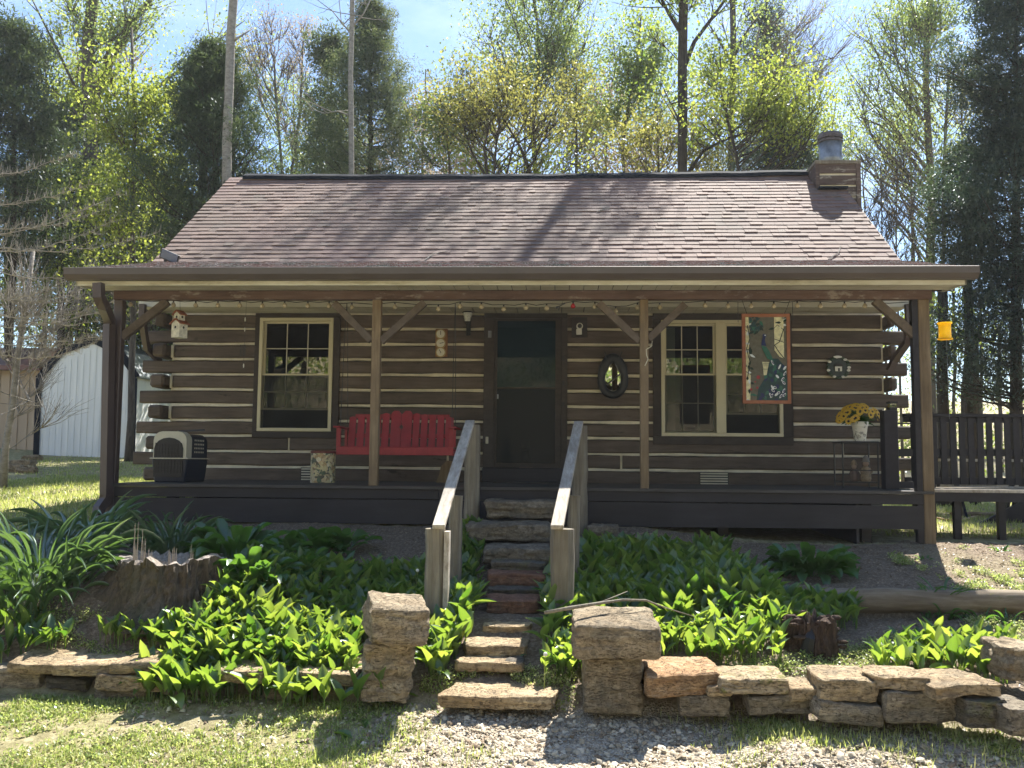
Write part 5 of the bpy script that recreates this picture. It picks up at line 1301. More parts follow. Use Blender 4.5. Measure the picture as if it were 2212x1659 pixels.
# bed timber at the right
tA, tB = P(1688, 1282, 7.5), Vector((4.9, 7.42, .46))
tl_ = MB(); n = 16; pts = []; rs_l = []
for i in range(n + 1):
    f = i / n; pts.append(Vector((tA.x + (tB.x - tA.x) * f, 7.5 + .02 * math.sin(i), .46 + .008 * math.sin(i * 1.7)))); rs_l.append(.095 + .006 * math.sin(i * 2.1))
tl_.tube(pts, rs_l, 12)
lg = tl_.build('landscape_log', wood('mossy landscape log', (.16, .12, .08), (.33, .27, .19), (1, 12, 12), 2.4, .85, .7, weather=((.14, .14, .04), .60)), smooth=True); tag(lg, 'long weathered log edging the right bed before the corner post', 'log')

# hand rails beside the steps
def rail(lab, up, mid, low, top, bot, plank):
    e_ = empty('hand_rail', (up[0], up[1], g1(up[0], up[1])), lab, 'hand rail', 'hand rails of the stone stair')
    for nm, (x, y, zt2, r) in (('post', up), ('post', mid), ('post', low)):
        zb = g1(x, y) - .1; m = MB(); k = []
        rr_ = random.Random(int(x * 100)); nn = 10
        m.tube([(x + rr_.uniform(-.004, .004), y, zb + (zt2 - zb) * i / 8) for i in range(9)], [r * (1 + rr_.uniform(-.06, .05)) for _ in range(9)], nn)
        m.build(nm, M['greywood'], e_, smooth=False)
    a, b = Vector(top), Vector(bot); MB().beam(a, b, plank, .032, (0, 0, 1)).build('rail_plank', M['railtop'], e_, bevel=.004)
    return e_
yu, ym, yl = 9.22, 7.95, 6.72
a, m_, b = P(1017, 918, yu), P(990, 1015, ym), P(941, 1141, yl)
L1 = rail('left hand rail of round posts with a bleached plank', (a.x + .02, yu, a.z, .078), (P(985, 1100, 7.6).x, 7.6, P(985, 1070, 7.6).z, .055), (b.x + .0, yl, b.z, .075), (P(1016, 917, yu - .08).x, yu - .1, a.z + .03), (P(948, 1146, yl - .1).x, yl - .12, b.z + .016), .09)
sp_ = MB().prism([(b.x + .065, .35), (b.x + .10, .35), (b.x + .105, b.z - .02), (b.x + .07, b.z - .02)], yl - .06, yl + .05).build('side_board', M['railtop'], L1)
a2, b2 = P(1253, 920, yu), P(1215, 1142, yl)
L2 = rail('right hand rail of round posts with a bleached plank', (a2.x, yu, a2.z, .078), (P(1240, 1100, 7.6).x, 7.6, P(1240, 1070, 7.6).z, .05), (b2.x, yl, b2.z, .085), (P(1250, 919, yu - .08).x, yu - .1, a2.z + .03), (P(1203, 1146, yl - .1).x, yl - .12, b2.z + .016), .09)

# ------------------------------------------------------------------ side deck with its railing
sd = empty('side_deck', (5.6, 10.6, .7), 'dark stained side deck with slatted railing right of the porch', 'deck')
fy, ry = 10.15, 10.95
xl_, xr_ = P(2018, 1060, fy).x, 7.6
zdk = P(2100, 1058, fy).z
for i in range(9):
    a = fy + .0 + i * .145; MB().box(xl_ - .25, xr_, a, a + .138, zdk - .03, zdk + rnd.uniform(-.002, .003)).build('deck_board', M['railtop'] if i == 0 else M['greywood'], sd)
MB().box(xl_ - .1, xr_, fy + .02, fy + .06, P(2100, 1084, fy).z, zdk - .031).build('joist', M['bluedeck'], sd)
for u in (2067, 2162, 2262): q = P(u, 1100, fy + .1); MB().box(q.x - .035, q.x + .035, fy + .07, fy + .14, .5, zdk - .032).build('leg', M['bluedeck'], sd)
zr1 = P(2100, 894, ry).z; zr0 = P(2100, 907, ry).z
MB().box(xl_ - .0, xr_, ry - .03, ry + .07, zr1 - .035, zr1).build('top_rail', M['bluedeck'], sd)
MB().box(xl_, xr_, ry + .022, ry + .05, zr0 - .03, zr1 - .036).build('upper_rail', M['bluedeck'], sd)
zlo0, zlo1 = P(2100, 1047, ry).z, P(2100, 1032, ry).z
MB().box(xl_, xr_, ry + .022, ry + .05, zlo0, zlo1).build('lower_rail', M['bluedeck'], sd)
MB().box(xl_, xr_, ry + .022, ry + .05, P(2100, 985, ry).z, P(2100, 970, ry).z).build('middle_rail', M['bluedeck'], sd)
u = 2019
while u < 2330:
    q = P(u + rnd.uniform(-1, 1), 960, ry); MB().box(q.x - .033, q.x + .033, ry - .0, ry + .021, zlo0, zr1 - .04).build('baluster', M['bluedeck'], sd)
    u += 19.8
q = P(1997, 960, ry); MB().box(q.x - .01, q.x + .1, ry - .03, ry + .07, .6, P(2000, 890, ry).z).build('newel_post', M['bluedeck'], sd)
# porch end railing: newel, rails to the back, joins the side deck
nw = empty('porch_end_railing', (P(1921, 1000, 10.2).x, 10.2, ZD), 'black brown newel post and rails closing the right end of the porch', 'railing')
q = P(1921, 900, 10.2); MB().box(q.x - .072, q.x + .072, 10.15, 10.29, ZD, P(1921, 887, 10.2).z).build('newel_post', M['bluedeck'], nw, bevel=.004)
q2 = P(1984, 960, 10.9); MB().box(q2.x - .07, q2.x + .05, 10.85, 10.95, .7, P(1984, 894, 10.9).z).build('newel_post', M['bluedeck'], nw)
for v0, v1 in ((970, 986), (1040, 1054)): MB().box(q.x + .05, q2.x - .0, 10.6, 10.64, P(1950, v1, 10.6).z, P(1950, v0, 10.6).z).build('rail', M['bluedeck'], nw)
MB().box(q.x + .05, q2.x, 10.6, 10.64, P(1950, 916, 10.6).z, P(1950, 913, 10.6).z).build('rail', M['bluedeck'], nw)
q = P(1928, 886, 10.2)
so = empty('solar_post_lamp', q, 'small black solar lamp standing on the newel post by the flower pot', 'lamp')
MB().box(q.x - .04, q.x + .04, 10.17, 10.25, q.z - .002, q.z + .03).build('lamp_base', M['black'], so)
MB().box(q.x - .033, q.x + .036, 10.175, 10.245, q.z + .031, q.z + .07).build('lamp_glass', M['glass'], so)
MB().box(q.x - .045, q.x + .045, 10.165, 10.255, q.z + .071, q.z + .092).build('lamp_cap', M['black'], so)

# picnic table beyond the side deck
q = P(2140, 1000, 14.0)
pt = empty('picnic_table', (q.x, 14, g1(q.x, 14)), 'old picnic table on the lawn seen through the deck railing', 'picnic table')
zg = g1(q.x, 14); zt3 = P(2140, 992, 14).z
for i in range(5): MB().box(q.x - .85, q.x + .75, 13.7 + i * .16, 13.85 + i * .16, zt3 - .035, zt3).build('table_plank', M['railtop'], pt)
for yy in (13.35, 14.75): MB().box(q.x - .85, q.x + .75, yy, yy + .24, zg + .42, zg + .455).build('bench_plank', M['railtop'], pt)
for xx in (q.x - .6, q.x + .5):
    MB().beam((xx, 13.5, zg), (xx, 13.95, zt3 - .04), .04, .09, (0, 1, 0)).build('leg', M['bluedeck'], pt); MB().beam((xx, 14.7, zg), (xx, 14.25, zt3 - .04), .04, .09, (0, 1, 0)).build('leg', M['bluedeck'], pt)
    MB().box(xx - .02, xx + .02, 13.3, 14.95, zg + .36, zg + .418).build('cross_beam', M['bluedeck'], pt)
# garden hose, flat stones, leaning ramp
hp = [PG(2018 + i * 9, 1120 + 7 * math.sin(i * .33)) for i in range(16)]
hs_ = MB().tube([p_ + Vector((0, 0, .02)) for p_ in hp], .014, 7); hs_.tube([p_ + Vector((0, .15 - .01 * i, .02)) for i, p_ in enumerate(hp)], .014, 7)
hs_ = hs_.build('garden_hose', flat('tan hose', (.42, .24, .10), .5), smooth=True); tag(hs_, 'tan garden hose looped on the lawn beneath the side deck', 'hose')
q = PG(2130, 1118); rock('flat_stone', q.x - .38, q.x + .40, q.y, q.y + .4, q.z - .02, q.z + .06, 'stone', 300, 'pale flat stone on the grass under the side deck', outline=.6)
q = PG(2190, 1135)
rp = MB().prism([(q.x - .3, q.z), (q.x + .9, q.z), (q.x + .9, q.z + .45), (q.x + .5, q.z + .42)], q.y + .3, q.y + .36).build('leaning_board', M['bluedeck']); tag(rp, 'dark sloping board at the right edge below the deck', 'board')
q = PG(2100, 1180)
gr = empty('cast_grating', q, 'flat pale stepping slab in the striped railing shadow', 'slab') if False else None

# yellow feeder on its hook
q = P(2041, 714, 10.6)
fd = empty('bird_feeder', q, 'translucent yellow insect trap hanging before the dark cedar', 'feeder')
t = NT('yellow clear plastic'); pr = t.principled((.85, .62, .04), .2); tl2 = t.node('ShaderNodeBsdfTranslucent'); tl2.inputs['Color'].default_value = (1.0, .78, .05, 1); mx = t.node('ShaderNodeMixShader', i_Fac=.6); t.l.new(pr, mx.inputs[1]); t.l.new(tl2.outputs[0], mx.inputs[2]); m_y = t.done(mx.outputs[0])
MB().lathe([(.078, -.09), (.066, -.085), (.064, .07), (.076, .078)], q, 18, False).build('canister', m_y, fd, smooth=True)
MB().lathe([(.08, .078), (.078, .09), (.02, .095)], q, 18).build('lid', m_y, fd); MB().lathe([(.082, -.1), (.08, -.09)], q, 18).build('tray', m_y, fd)
for a in range(5): MB().ball(q + Vector((.04 * math.cos(a * 1.3), .04 * math.sin(a * 1.3), -.05 + .025 * a)), .014, 6, 4).build('seed', M['barkdark'], fd)
MB().tube([q + Vector((0, 0, .09)), q + Vector((0, 0, .14)), q + Vector((.02, .0, 1.7))], .003, 4).build('hanging_wire', M['iron'], fd)
MB().tube([q + Vector((.015, 0, -.1)), q + Vector((.02, 0, -1.0))], .002, 4).build('trailing_wire', M['galv'], fd)

# ------------------------------------------------------------------ sheds
ys_ = 22.0
def S(u, v): p_ = P(u, v, ys_); return (p_.x, p_.z)
shed = empty('garden_shed', (S(183, 1003)[0], ys_, S(183, 1003)[1]), 'white metal shed with a dark barn roof at the left behind the cabin', 'shed')
gb = [S(81, 1002), S(285, 1003), S(291, 815), S(258, 768), S(201, 738), S(138, 762), S(91, 815)]
t = NT('white ribbed metal'); w_ = t.node('ShaderNodeTexWave', i_Scale=2.2); w_.bands_direction = 'X'; t.l.new(t.pos(), w_.inputs['Vector']); n_ = t.noise(t.pos((4, 4, .5)), 1.5, 5)
c_ = t.ramp(n_, [(.3, (.70, .72, .72)), (.7, (.84, .85, .83))]); M['shedw'] = t.done(t.principled(c_, .5, w_.outputs['Fac'], .15, .02))
MB().prism(gb, ys_, ys_ + 3.6).build('shed_body', M['shedw'], shed)
cz = S(183, 1003)[1]
for i in range(15):
    xx = gb[0][0] + (gb[1][0] - gb[0][0]) * (i + .5) / 15
    top = min(P(201, 745, ys_).z, 9)
    u_ = 81 + (285 - 81) * (i + .5) / 15
    vt = 740 + abs(u_ - 201) * .48 if 138 < u_ < 258 else 770 + (abs(u_ - (138 if u_ < 170 else 258))) * 1.05
    MB().box(xx - .02, xx + .02, ys_ - .010, ys_ - .002, cz + .02, P(u_, vt + 8, ys_).z).build('metal_rib', M['shedw'], shed)
outer = [S(79, 815), S(128, 757), S(201, 727), S(268, 757), S(303, 812)]; inner = [S(92, 818), S(138, 766), S(201, 741), S(258, 770), S(291, 818)]
for i in range(4): MB().prism([outer[i], outer[i+1], inner[i+1], inner[i]], ys_ - .06, ys_ - .021).build('roof_trim', M['black'] if False else M['ridge'], shed)
for i in range(4): MB().prism([outer[i], outer[i+1], tuple(np.array(outer[i+1]) - [0, .04]), tuple(np.array(outer[i]) - [0, .04])], ys_ - .02, ys_ + 3.8).build('roof_panel', M['galv'], shed)
for u0, u1 in ((77, 89), (284, 296)): MB().prism([S(u0 - 4 if u0 < 100 else u0 - 1, 1002), S(u1 - 5 if u0 < 100 else u1 - 4, 1002), S(u1 + 3 if u0 < 100 else u1 + 2, 817), S(u0 + 3 if u0 < 100 else u0 + 6, 817)], ys_ - .055, ys_ - .021).build('corner_trim', M['ridge'], shed)
MB().box(gb[0][0] - .1, gb[1][0] + .05, ys_ - .01, ys_ + 3.5, cz - .22, cz - .01).build('skid', M['barkdark'], shed)
ts = 23.2
tb = empty('tan_outbuilding', (P(20, 1000, ts).x, ts, P(20, 1000, ts).z), 'tan metal outbuilding at the left edge beside the white shed', 'shed')
t = NT('tan ribbed metal'); n_ = t.noise(t.pos((2, 2, .5)), 1, 4); M['tan'] = t.done(t.principled(t.ramp(n_, [(.3, (.40, .30, .20)), (.7, (.48, .37, .26))]), .6))
tx0, tx1 = P(-160, 990, ts).x, P(79, 990, ts).x; tz0, tz1 = P(20, 1003, ts).z, P(20, 800, ts).z
MB().box(tx0, tx1, ts, ts + 5, tz0, tz1).build('tan_wall', M['tan'], tb)
xx = tx0
while xx < tx1: MB().box(xx, xx + .05, ts - .025, ts - .002, tz0, tz1).build('metal_rib', M['tan'], tb); xx += .26
MB().prism([(ts - .35, tz1 - .02), (ts - .35, tz1 + .1), (ts + 2.5, tz1 + .9), (ts + 5.3, tz1 + .1), (ts + 5.3, tz1 - .02), (ts + 2.5, tz1 + .78)], tx0 - .3, tx1 + .15, 'x').build('roof', flat('red brown metal roof', (.16, .07, .055), .5), tb)
for i, (u, v, s_) in enumerate(((36, 1016, .28), (20, 1022, .22), (52, 1024, .18), (8, 1014, .2), (64, 996, .2))):
    q = PG(u, v); rock('rock', q.x - s_, q.x + s_, q.y, q.y + s_, q.z - .05, q.z + s_ * .7, 'stone', 320 + i, ['biggest pale rock of the pile by the tan shed', 'rounded pale rock at the left of the pile', 'small rock at the right foot of the pile', 'half hidden rock at the picture edge by the young tree', 'lone round rock by the corner of the white shed'][i], outline=.4, rough=.05, group='rocks piled at the tan shed')
# ------------------------------------------------------------------ stumps
def stump(name, u0, u1, v_top, v_foot, y, flare, mat, label, seed, jag=.03):
    a, b = P(u0, v_top, y), P(u1, v_top, y); cx_ = (a.x + b.x) / 2; r0 = (b.x - a.x) / 2; zt_ = a.z; yc = y + r0 * .8
    root = empty(name, (cx_, yc, g1(cx_, yc)), label, 'tree stump'); rs = random.Random(seed)
    n = 110; rings = 20; V = []; Fc = []; zb = g1(cx_, y) - .12
    for j in range(rings + 1):
        t = j / rings; z = zb + (zt_ - zb) * t
        for i in range(n):
            a = 2 * math.pi * i / n; fl = flare * (1 - t) ** 2.2 * (1 + .45 * math.sin(a * 5 + seed)); q = Vector((math.cos(a) * 3, math.sin(a) * 3, z * 2 + seed))
            ridge_ = noise.noise(Vector((math.cos(a) * 9, math.sin(a) * 9, z * 1.3 + seed))) * .04 * min(1, r0 / .35) + noise.noise(Vector((math.cos(a) * 26, math.sin(a) * 26, z * 16))) * .045 * min(1, r0 / .35)
            fl += .55 * (1 - t) ** 1.6 * math.exp(-((a - 3.5) / .45) ** 2)
            r = r0 * (1 + fl) + r0 * .12 * noise.noise(q) + ridge_
            zz = z + (noise.noise(Vector((math.cos(a) * 4, math.sin(a) * 4, seed))) * jag * 2 + rs.uniform(-jag, jag) * .5 if j == rings else 0)
            V.append((cx_ + math.cos(a) * r, yc + math.sin(a) * r * .9, zz))
    for j in range(rings):
        for i in range(n): Fc.append((j*n + i, j*n + (i+1) % n, (j+1)*n + (i+1) % n, (j+1)*n + i))
    mb = MB(); mb.add(V, Fc); mb.build('bark', M[mat], root)
    top = MB(); V = []; Fc = []
    for k, (f, dz_) in enumerate(((1.0, -.004), (.85, .0), (.6, -.04), (.3, -.08), (.02, -.09))):
        for i in range(n):
            bx = mb.v[rings * n + i]; V.append((cx_ + (bx[0] - cx_) * f * .995, yc + (bx[1] - yc) * f * .995, bx[2] + dz_ + noise.noise(Vector((bx[0] * f * 20, bx[1] * f * 20, k))) * .015))
    for k in range(4):
        for i in range(n): Fc.append((k*n + i, k*n + (i+1) % n, (k+1)*n + (i+1) % n, (k+1)*n + i))
    top.add(V, Fc).build('broken_top', M['stumptop'] if mat == 'stump' else M['rotten'], root)
    return root, cx_, yc, r0, zt_
s1, cx_, yc, r0, zt_ = stump('tree_stump', 226, 448, 1212, 1330, 6.62, .55, 'stump', 'big hollow grey stump with standing splinters in the left bed', 3)
rs = random.Random(5)
for (u, v, n_) in ((291, 1118, 1), (297, 1112, 1), (304, 1130, 1), (312, 1160, 3), (296, 1172, 4), (318, 1178, 4), (326, 1186, 3), (377, 1168, 3), (370, 1180, 3), (415, 1172, 2)):
    for i in range(n_):
        q = P(u + rs.uniform(-5, 5), v + rs.uniform(0, 14), 6.68 + rs.uniform(0, .12)); w = rs.uniform(.003, .009)
        z0 = zt_ - .1; m = MB(); m.add([(q.x - w, q.y, z0), (q.x + w, q.y, z0), (q.x + w * .3, q.y + .01, z0), (q.x - w * .4, q.y, q.z - .02), (q.x + w * .4, q.y, q.z - .03), (q.x, q.y + .004, q.z)], [(0, 1, 4, 3), (1, 2, 5, 4), (2, 0, 3, 5), (3, 4, 5)])
        m.build('splinter', M['stumptop'], s1)
s2, cx2, yc2, r2, zt2 = stump('tree_stump', 1706, 1812, 1346, 1425, 6.35, .22, 'rotten', 'low dark rotten stump with a hollow front in the right bed', 8, .045)
q = P(1757, 1395, 6.36)
MB().tube([(q.x - .04, 6.4, q.z - .14), (q.x - .05, 6.345, q.z - .05), (q.x - .03, 6.34, q.z + .05), (q.x, 6.37, q.z + .12)], [.03, .045, .04, .015], 7).build('hollow', M['black'], s2)
for i in range(40):
    a = rs.uniform(0, 6.28); rr_ = r2 * rs.uniform(.7, 1.35); x_, y_ = cx2 + math.cos(a) * rr_, yc2 + math.sin(a) * rr_ * .9; zz = zt2 - rs.uniform(-.02, .28) * (rr_ > r2 * .9); m = MB(); s_ = rs.uniform(.015, .04)
    m.ball((0, 0, 0), s_, 6, 4, (1.5, .8, .5)); m.v = [tuple(Matrix.Rotation(a * 3, 3, 'X') @ Vector(v) + Vector((x_, y_, zz))) for v in m.v]; m.build('bark_chunk', M['rotten'], s2)

# ------------------------------------------------------------------ planting
def in_poly(pts, poly):
    x, y = pts[:, 0], pts[:, 1]; ins = np.zeros(len(x), bool); n = len(poly)
    for i in range(n):
        (x1, y1), (x2, y2) = poly[i], poly[(i + 1) % n]
        c = ((y1 > y) != (y2 > y)) & (x < (x2 - x1) * (y - y1) / (y2 - y1 + 1e-9) + x1); ins ^= c
    return ins
rg = np.random.default_rng(12)
def scatter(n, x0, x1, y0, y1): 
    x = rg.uniform(x0, x1, n); y = rg.uniform(y0, y1, n); return np.stack([x, y, G(x, y)], 1)
BEDL = [(205, 1390), (222, 1378), (380, 1372), (455, 1325), (478, 1250), (545, 1232), (640, 1252), (800, 1262), (920, 1255), (930, 1345), (1040, 1300), (1034, 1365), (1010, 1400), (985, 1440), (950, 1490), (900, 1470), (895, 1400), (780, 1400), (760, 1500), (640, 1535), (520, 1512), (450, 1520), (380, 1536), (285, 1512), (290, 1470), (360, 1470), (370, 1418), (240, 1400)]
BEDC = [(960, 1225), (1000, 1160), (1040, 1180), (1045, 1290), (1040, 1330), (975, 1330)]
BEDR = [(1150, 1440), (1140, 1350), (1178, 1290), (1200, 1240), (1270, 1210), (1330, 1205), (1560, 1215), (1640, 1275), (1700, 1320), (1852, 1325), (1852, 1372), (1690, 1395), (1690, 1440), (1560, 1445), (1410, 1436), (1400, 1470), (1240, 1470), (1180, 1470)]
BEDP = [(1885, 1470), (1895, 1425), (1990, 1400), (2120, 1398), (2195, 1420), (2195, 1470), (2140, 1495), (2100, 1468), (1990, 1480)]
BEDQ = [(-60, 1455), (-60, 1370), (60, 1370), (150, 1385), (165, 1405), (90, 1425), (0, 1440)]
steps_x = (P(1040, 1200, 7.8).x, P(1185, 1200, 7.8).x)
def keepout(p):
    x, y = p[:, 0], p[:, 1]
    k = (x > steps_x[0] + .02) & (x < steps_x[1] - .02) & (y > 5.9)
    for (u0, u1, yy, d) in ((766, 905, 5.68, .5), (1255, 1395, 5.6, .45)):
        xa, xb = P(u0, 1400, yy).x, P(u1, 1400, yy).x; k |= (x > xa) & (x < xb) & (y > yy - .05) & (y < yy + d)
    k |= ((x - cx_) ** 2 + ((y - yc) / .95) ** 2 < (r0 * 1.18) ** 2) | ((x - cx2) ** 2 + (y - yc2) ** 2 < (r2 * 1.15) ** 2)
    return k
tm = [leaf_template(5, .30, b, lambda t: max(.02, math.sin(math.pi * min(1, t ** .8)) ** .75)) for b in (.15, .4, .9)]
def lily_mass(polys, dens, name, label, sz=1.0, seed=0):
    dens *= 1.3; sz *= .90
    pts = []
    for poly in polys:
        p = scatter(int(dens * 60), -5, 5, 5.4, 9.4); uv = proj(p); p = p[in_poly(uv, poly)]; p = p[~keepout(p)]; pts.append(p)
    p = np.concatenate(pts); n = len(p)
    # a little clumping
    keep = lowfreq(p[:, 0], p[:, 1], 5, 33) > rg.uniform(-2.6, -.7, n); p = p[keep]; n = len(p)
    VV = []; QQ = []; off = 0; az0 = rg.uniform(0, 6.28, n)
    for k in range(3):
        m = rg.random(n) < (1.0 if k < 2 else .45); q = p[m]; mm = len(q); az = az0[m] + k * 2.3 + rg.normal(0, .5, mm)
        hgt = rg.uniform(.06, .105, mm) * sz; base = q + np.stack([-np.sin(az) * .012, np.cos(az) * .012, hgt], 1)
        patch = .80 + .35 * np.clip(lowfreq(q[:, 0], q[:, 1], 3.5, 71) + .6, 0, 1.3); L = rg.uniform(.11, .23, mm) * sz * patch; W_ = L * rg.uniform(.28, .52, mm); ti = np.abs(rg.normal(.0, .40, mm)) + .03 + .9 * (rg.random(mm) < .07)
        pick = rg.integers(0, 3, mm)
        for j in range(3):
            s_ = pick == j
            v, f = leaves(tm[j], base[s_], az[s_], ti[s_], L[s_], W_[s_]); VV.append(v); QQ.append(f + off); off += len(v)
        st = np.array([[-.5, 0, 0], [.5, 0, 0], [.5, 0, 1], [-.5, 0, 1]]); sq = np.array([[0, 1, 2, 3]])
        v, f = leaves((st, sq), q - [0, 0, .02], az, rg.uniform(0, .15, mm), hgt + .03, np.full(mm, .007)); VV.append(v); QQ.append(f + off); off += len(v)
    o = link_mesh(name, npmesh(name, np.concatenate(VV), np.concatenate(QQ), True), M['lily']); tag(o, label, kind='stuff'); return o
lily_mass([BEDL], 195, 'lily_of_the_valley_bed', 'broad leaved lily bed left of the stone steps')
lily_mass([BEDC], 110, 'lily_of_the_valley_bed', 'strip of lily leaves between the left rail and the steps', .9)
lily_mass([BEDR], 150, 'lily_of_the_valley_bed', 'broad leaved lily bed right of the stone steps')
lily_mass([BEDP], 120, 'lily_of_the_valley_bed', 'patch of lily leaves behind the right row of edging stones', 1.05)
lily_mass([BEDQ], 90, 'lily_of_the_valley_bed', 'patch of lily leaves at the far left above the pale slabs', 1.0)

# single lily plants standing in front of the edging
def lily_plant(loc, seed, sc, label):
    r = np.random.default_rng(seed); root = empty('lily_plant', loc, label, 'plant', 'lily plants standing before the left edging stones')
    for k in range(3):
        az = r.uniform(0, 6.28) if k == 0 else az + 2.2; L = r.uniform(.15, .22) * sc
        v, f = leaves(tm[int(r.integers(0, 3))], np.array([[0, 0, .07 * sc]]), np.array([az]), np.array([r.uniform(.1, .8)]), np.array([L]), np.array([L * .36]))
        link_mesh('leaf', npmesh('leaf', v, f, True), M['lily'], root, world=False)
    MB().tube([(0, 0, -.02), (0, 0, .08 * sc)], .004, 5).build('stem', M['lily'], root, world=False)
for i, (u, v) in enumerate(((352, 1508), (402, 1522), (418, 1498), (462, 1530), (492, 1512), (540, 1528), (575, 1520), (612, 1540), (655, 1532), (700, 1540), (735, 1545), (772, 1540), (820, 1535))):
    lily_plant(PG(u, v), 40 + i, 1.1, ['leftmost', 'second', 'third', 'fourth', 'fifth', 'sixth', 'seventh', 'eighth', 'ninth', 'tenth', 'eleventh', 'twelfth', 'last'][i] + (' of the lily plants' if i in (0, 12) else ' from the left of the lily plants') + ' rooted before the left edging stones')

# strap leaved clumps
strap = [leaf_template(9, .28, b, lambda t: (1 - t ** 3.5) * (.75 + .25 * math.sin(t * 3))) for b in (1.6, 2.3, 3.0)]
def arch_template(nseg, droop, wprof, fold=.25):
    V = []; Q = []; y = z = 0
    for i in range(nseg + 1):
        t = i / nseg; ang = droop * t ** 1.4; w = wprof(t)
        V += [(-.5 * w, y, z + fold * .5 * w), (0, y, z), (.5 * w, y, z + fold * .5 * w)]
        y += math.sin(ang) / nseg; z += math.cos(ang) / nseg
    for i in range(nseg): a = i * 3; Q += [(a, a+1, a+4, a+3), (a+1, a+2, a+5, a+4)]
    return np.array(V), np.array(Q)
wp = lambda t: max(.04, (1 - t ** 3)) * (.7 + .3 * math.sin(math.pi * min(1, t + .1)))
arch = [arch_template(10, d, wp) for d in (.9, 1.5, 2.1)]
def strap_clump(name, loc, rad, n, L0, L1, W_, mat, label, cat='plant', seed=0, tilt=(.0, .7), individual=True, group=None):
    r = np.random.default_rng(seed); root = empty(name, loc, label, cat, group)
    meshes = []
    for j, t in enumerate(arch):
        V, Q = t
        for L in np.linspace(L0, L1, 4):
            me = npmesh('leaf', V * [W_, L, L], Q, True); me.materials.append(M[mat]); meshes.append(me)
    for i in range(n):
        a = r.uniform(0, 6.28); rr_ = rad * math.sqrt(r.random()); o = bpy.data.objects.new('leaf', meshes[int(r.integers(0, len(meshes)))]); COL.objects.link(o); o.parent = root
        x_, y_ = math.cos(a) * rr_, math.sin(a) * rr_ * .8
        o.location = (x_, y_, g1(loc[0] + x_, loc[1] + y_) - loc[2] - .02)
        lean = r.uniform(*tilt); az = a + r.normal(0, .6) - math.pi / 2
        o.rotation_euler = (-lean, r.normal(0, .12), az); s_ = r.uniform(.85, 1.12); o.scale = (r.uniform(.8, 1.2), s_, s_)
    return root
q = PG(75, 1290)
strap_clump('daylily_clump', q + Vector((-.05, .1, 0)), .42, 260, .36, .60, .024, 'daylily', 'large clump of arching strap leaves at the left beside the big stump', seed=1)
q = PG(190, 1190)
strap_clump('daylily_clump', q + Vector((-.1, .1, 0)), .30, 60, .4, .6, .038, 'daylily', 'shaded strap leaved clump behind the large one near the downspout', seed=2)
q = PG(372, 1198)
strap_clump('daylily_clump', q, .26, 170, .28, .48, .014, 'daylily', 'fine grassy clump under the deck skirt behind the big stump', seed=3)
wh = lambda t: max(.03, math.sin(math.pi * min(1, t ** .75)) ** .9)
def hosta(loc, rad, n, L0, L1, wr, label, seed, tilt=(.15, 1.15), mat='hosta'):
    r = np.random.default_rng(seed); root = empty('hosta_plant', loc, label, 'plant'); ms = []
    for d in (.9, 1.4, 1.9):
        V, Q = arch_template(6, d, lambda t: (.1 if t < .3 else max(.05, math.sin(math.pi * min(1, (t - .28) / .72)) ** .8)), .3)
        for L in (L0, (L0 + L1) / 2, L1):
            me = npmesh('leaf', V * [L * wr, L, L], Q, True); me.materials.append(M[mat]); ms.append(me)
    for i in range(n):
        a = r.uniform(0, 6.28); rr_ = rad * .35 * math.sqrt(r.random()); o = bpy.data.objects.new('leaf', ms[int(r.integers(0, 9))]); COL.objects.link(o); o.parent = root
        o.location = (math.cos(a) * rr_, math.sin(a) * rr_, -.01); f = (i / n); o.rotation_euler = (-(tilt[0] + (tilt[1] - tilt[0]) * f + r.normal(0, .12)), r.normal(0, .15), a - math.pi / 2 + r.normal(0, .3))
    return root
q = PG(508, 1212); hosta(q, .5, 110, .26, .38, .26, 'dense hosta under the deck skirt right of the grassy clump', 11)
q = PG(600, 1205); hosta(q, .3, 40, .2, .28, .3, 'small hosta touching the dense one under the skirt', 12)
q = PG(678, 1190); hosta(q, .3, 34, .24, .32, .48, 'round leaved hosta against the skirt left of centre', 13)
q = PG(742, 1192); hosta(q, .3, 34, .24, .32, .48, 'round leaved hosta nearest the left hand rail', 14)
q = PG(1752, 1240); hosta(q, .5, 190, .20, .33, .27, 'bright spreading hosta on bare soil before the right skirt', 15)
q = PG(545, 1260); hosta(q, .4, 70, .24, .32, .3, 'shaded hosta row behind the left lily bed', 16)
q = PG(648, 1245); hosta(q, .4, 60, .22, .3, .34, 'shaded broad hosta behind the middle of the left lily bed', 17)
# small weeds with names of their own
for i, (u, v, n_, h) in enumerate(((1842, 1240, 8, .16), (2010, 1320, 14, .22), (2040, 1310, 26, .26), (2000, 1208, 7, .09), (2160, 1190, 12, .12), (2170, 1350, 10, .2), (2120, 1345, 10, .2), (1100, 1440, 9, .12))):
    q = PG(u, v); strap_clump('weed', q, .05, n_, h * .7, h, .022, 'hosta', ['thin weed sprouting before the log below the right hosta', 'pointed weed against the log below the corner post', 'feathery weed by the log right of the pointed one', 'tiny weed in the sunlit gap beside the post shadow', 'bright weed in the striped railing shadow', 'leggy weed at the right above the lily patch', 'leggy weed just above the right lily patch', 'grassy sprout growing between the path stones'][i], seed=60 + i, tilt=(.1, .9))

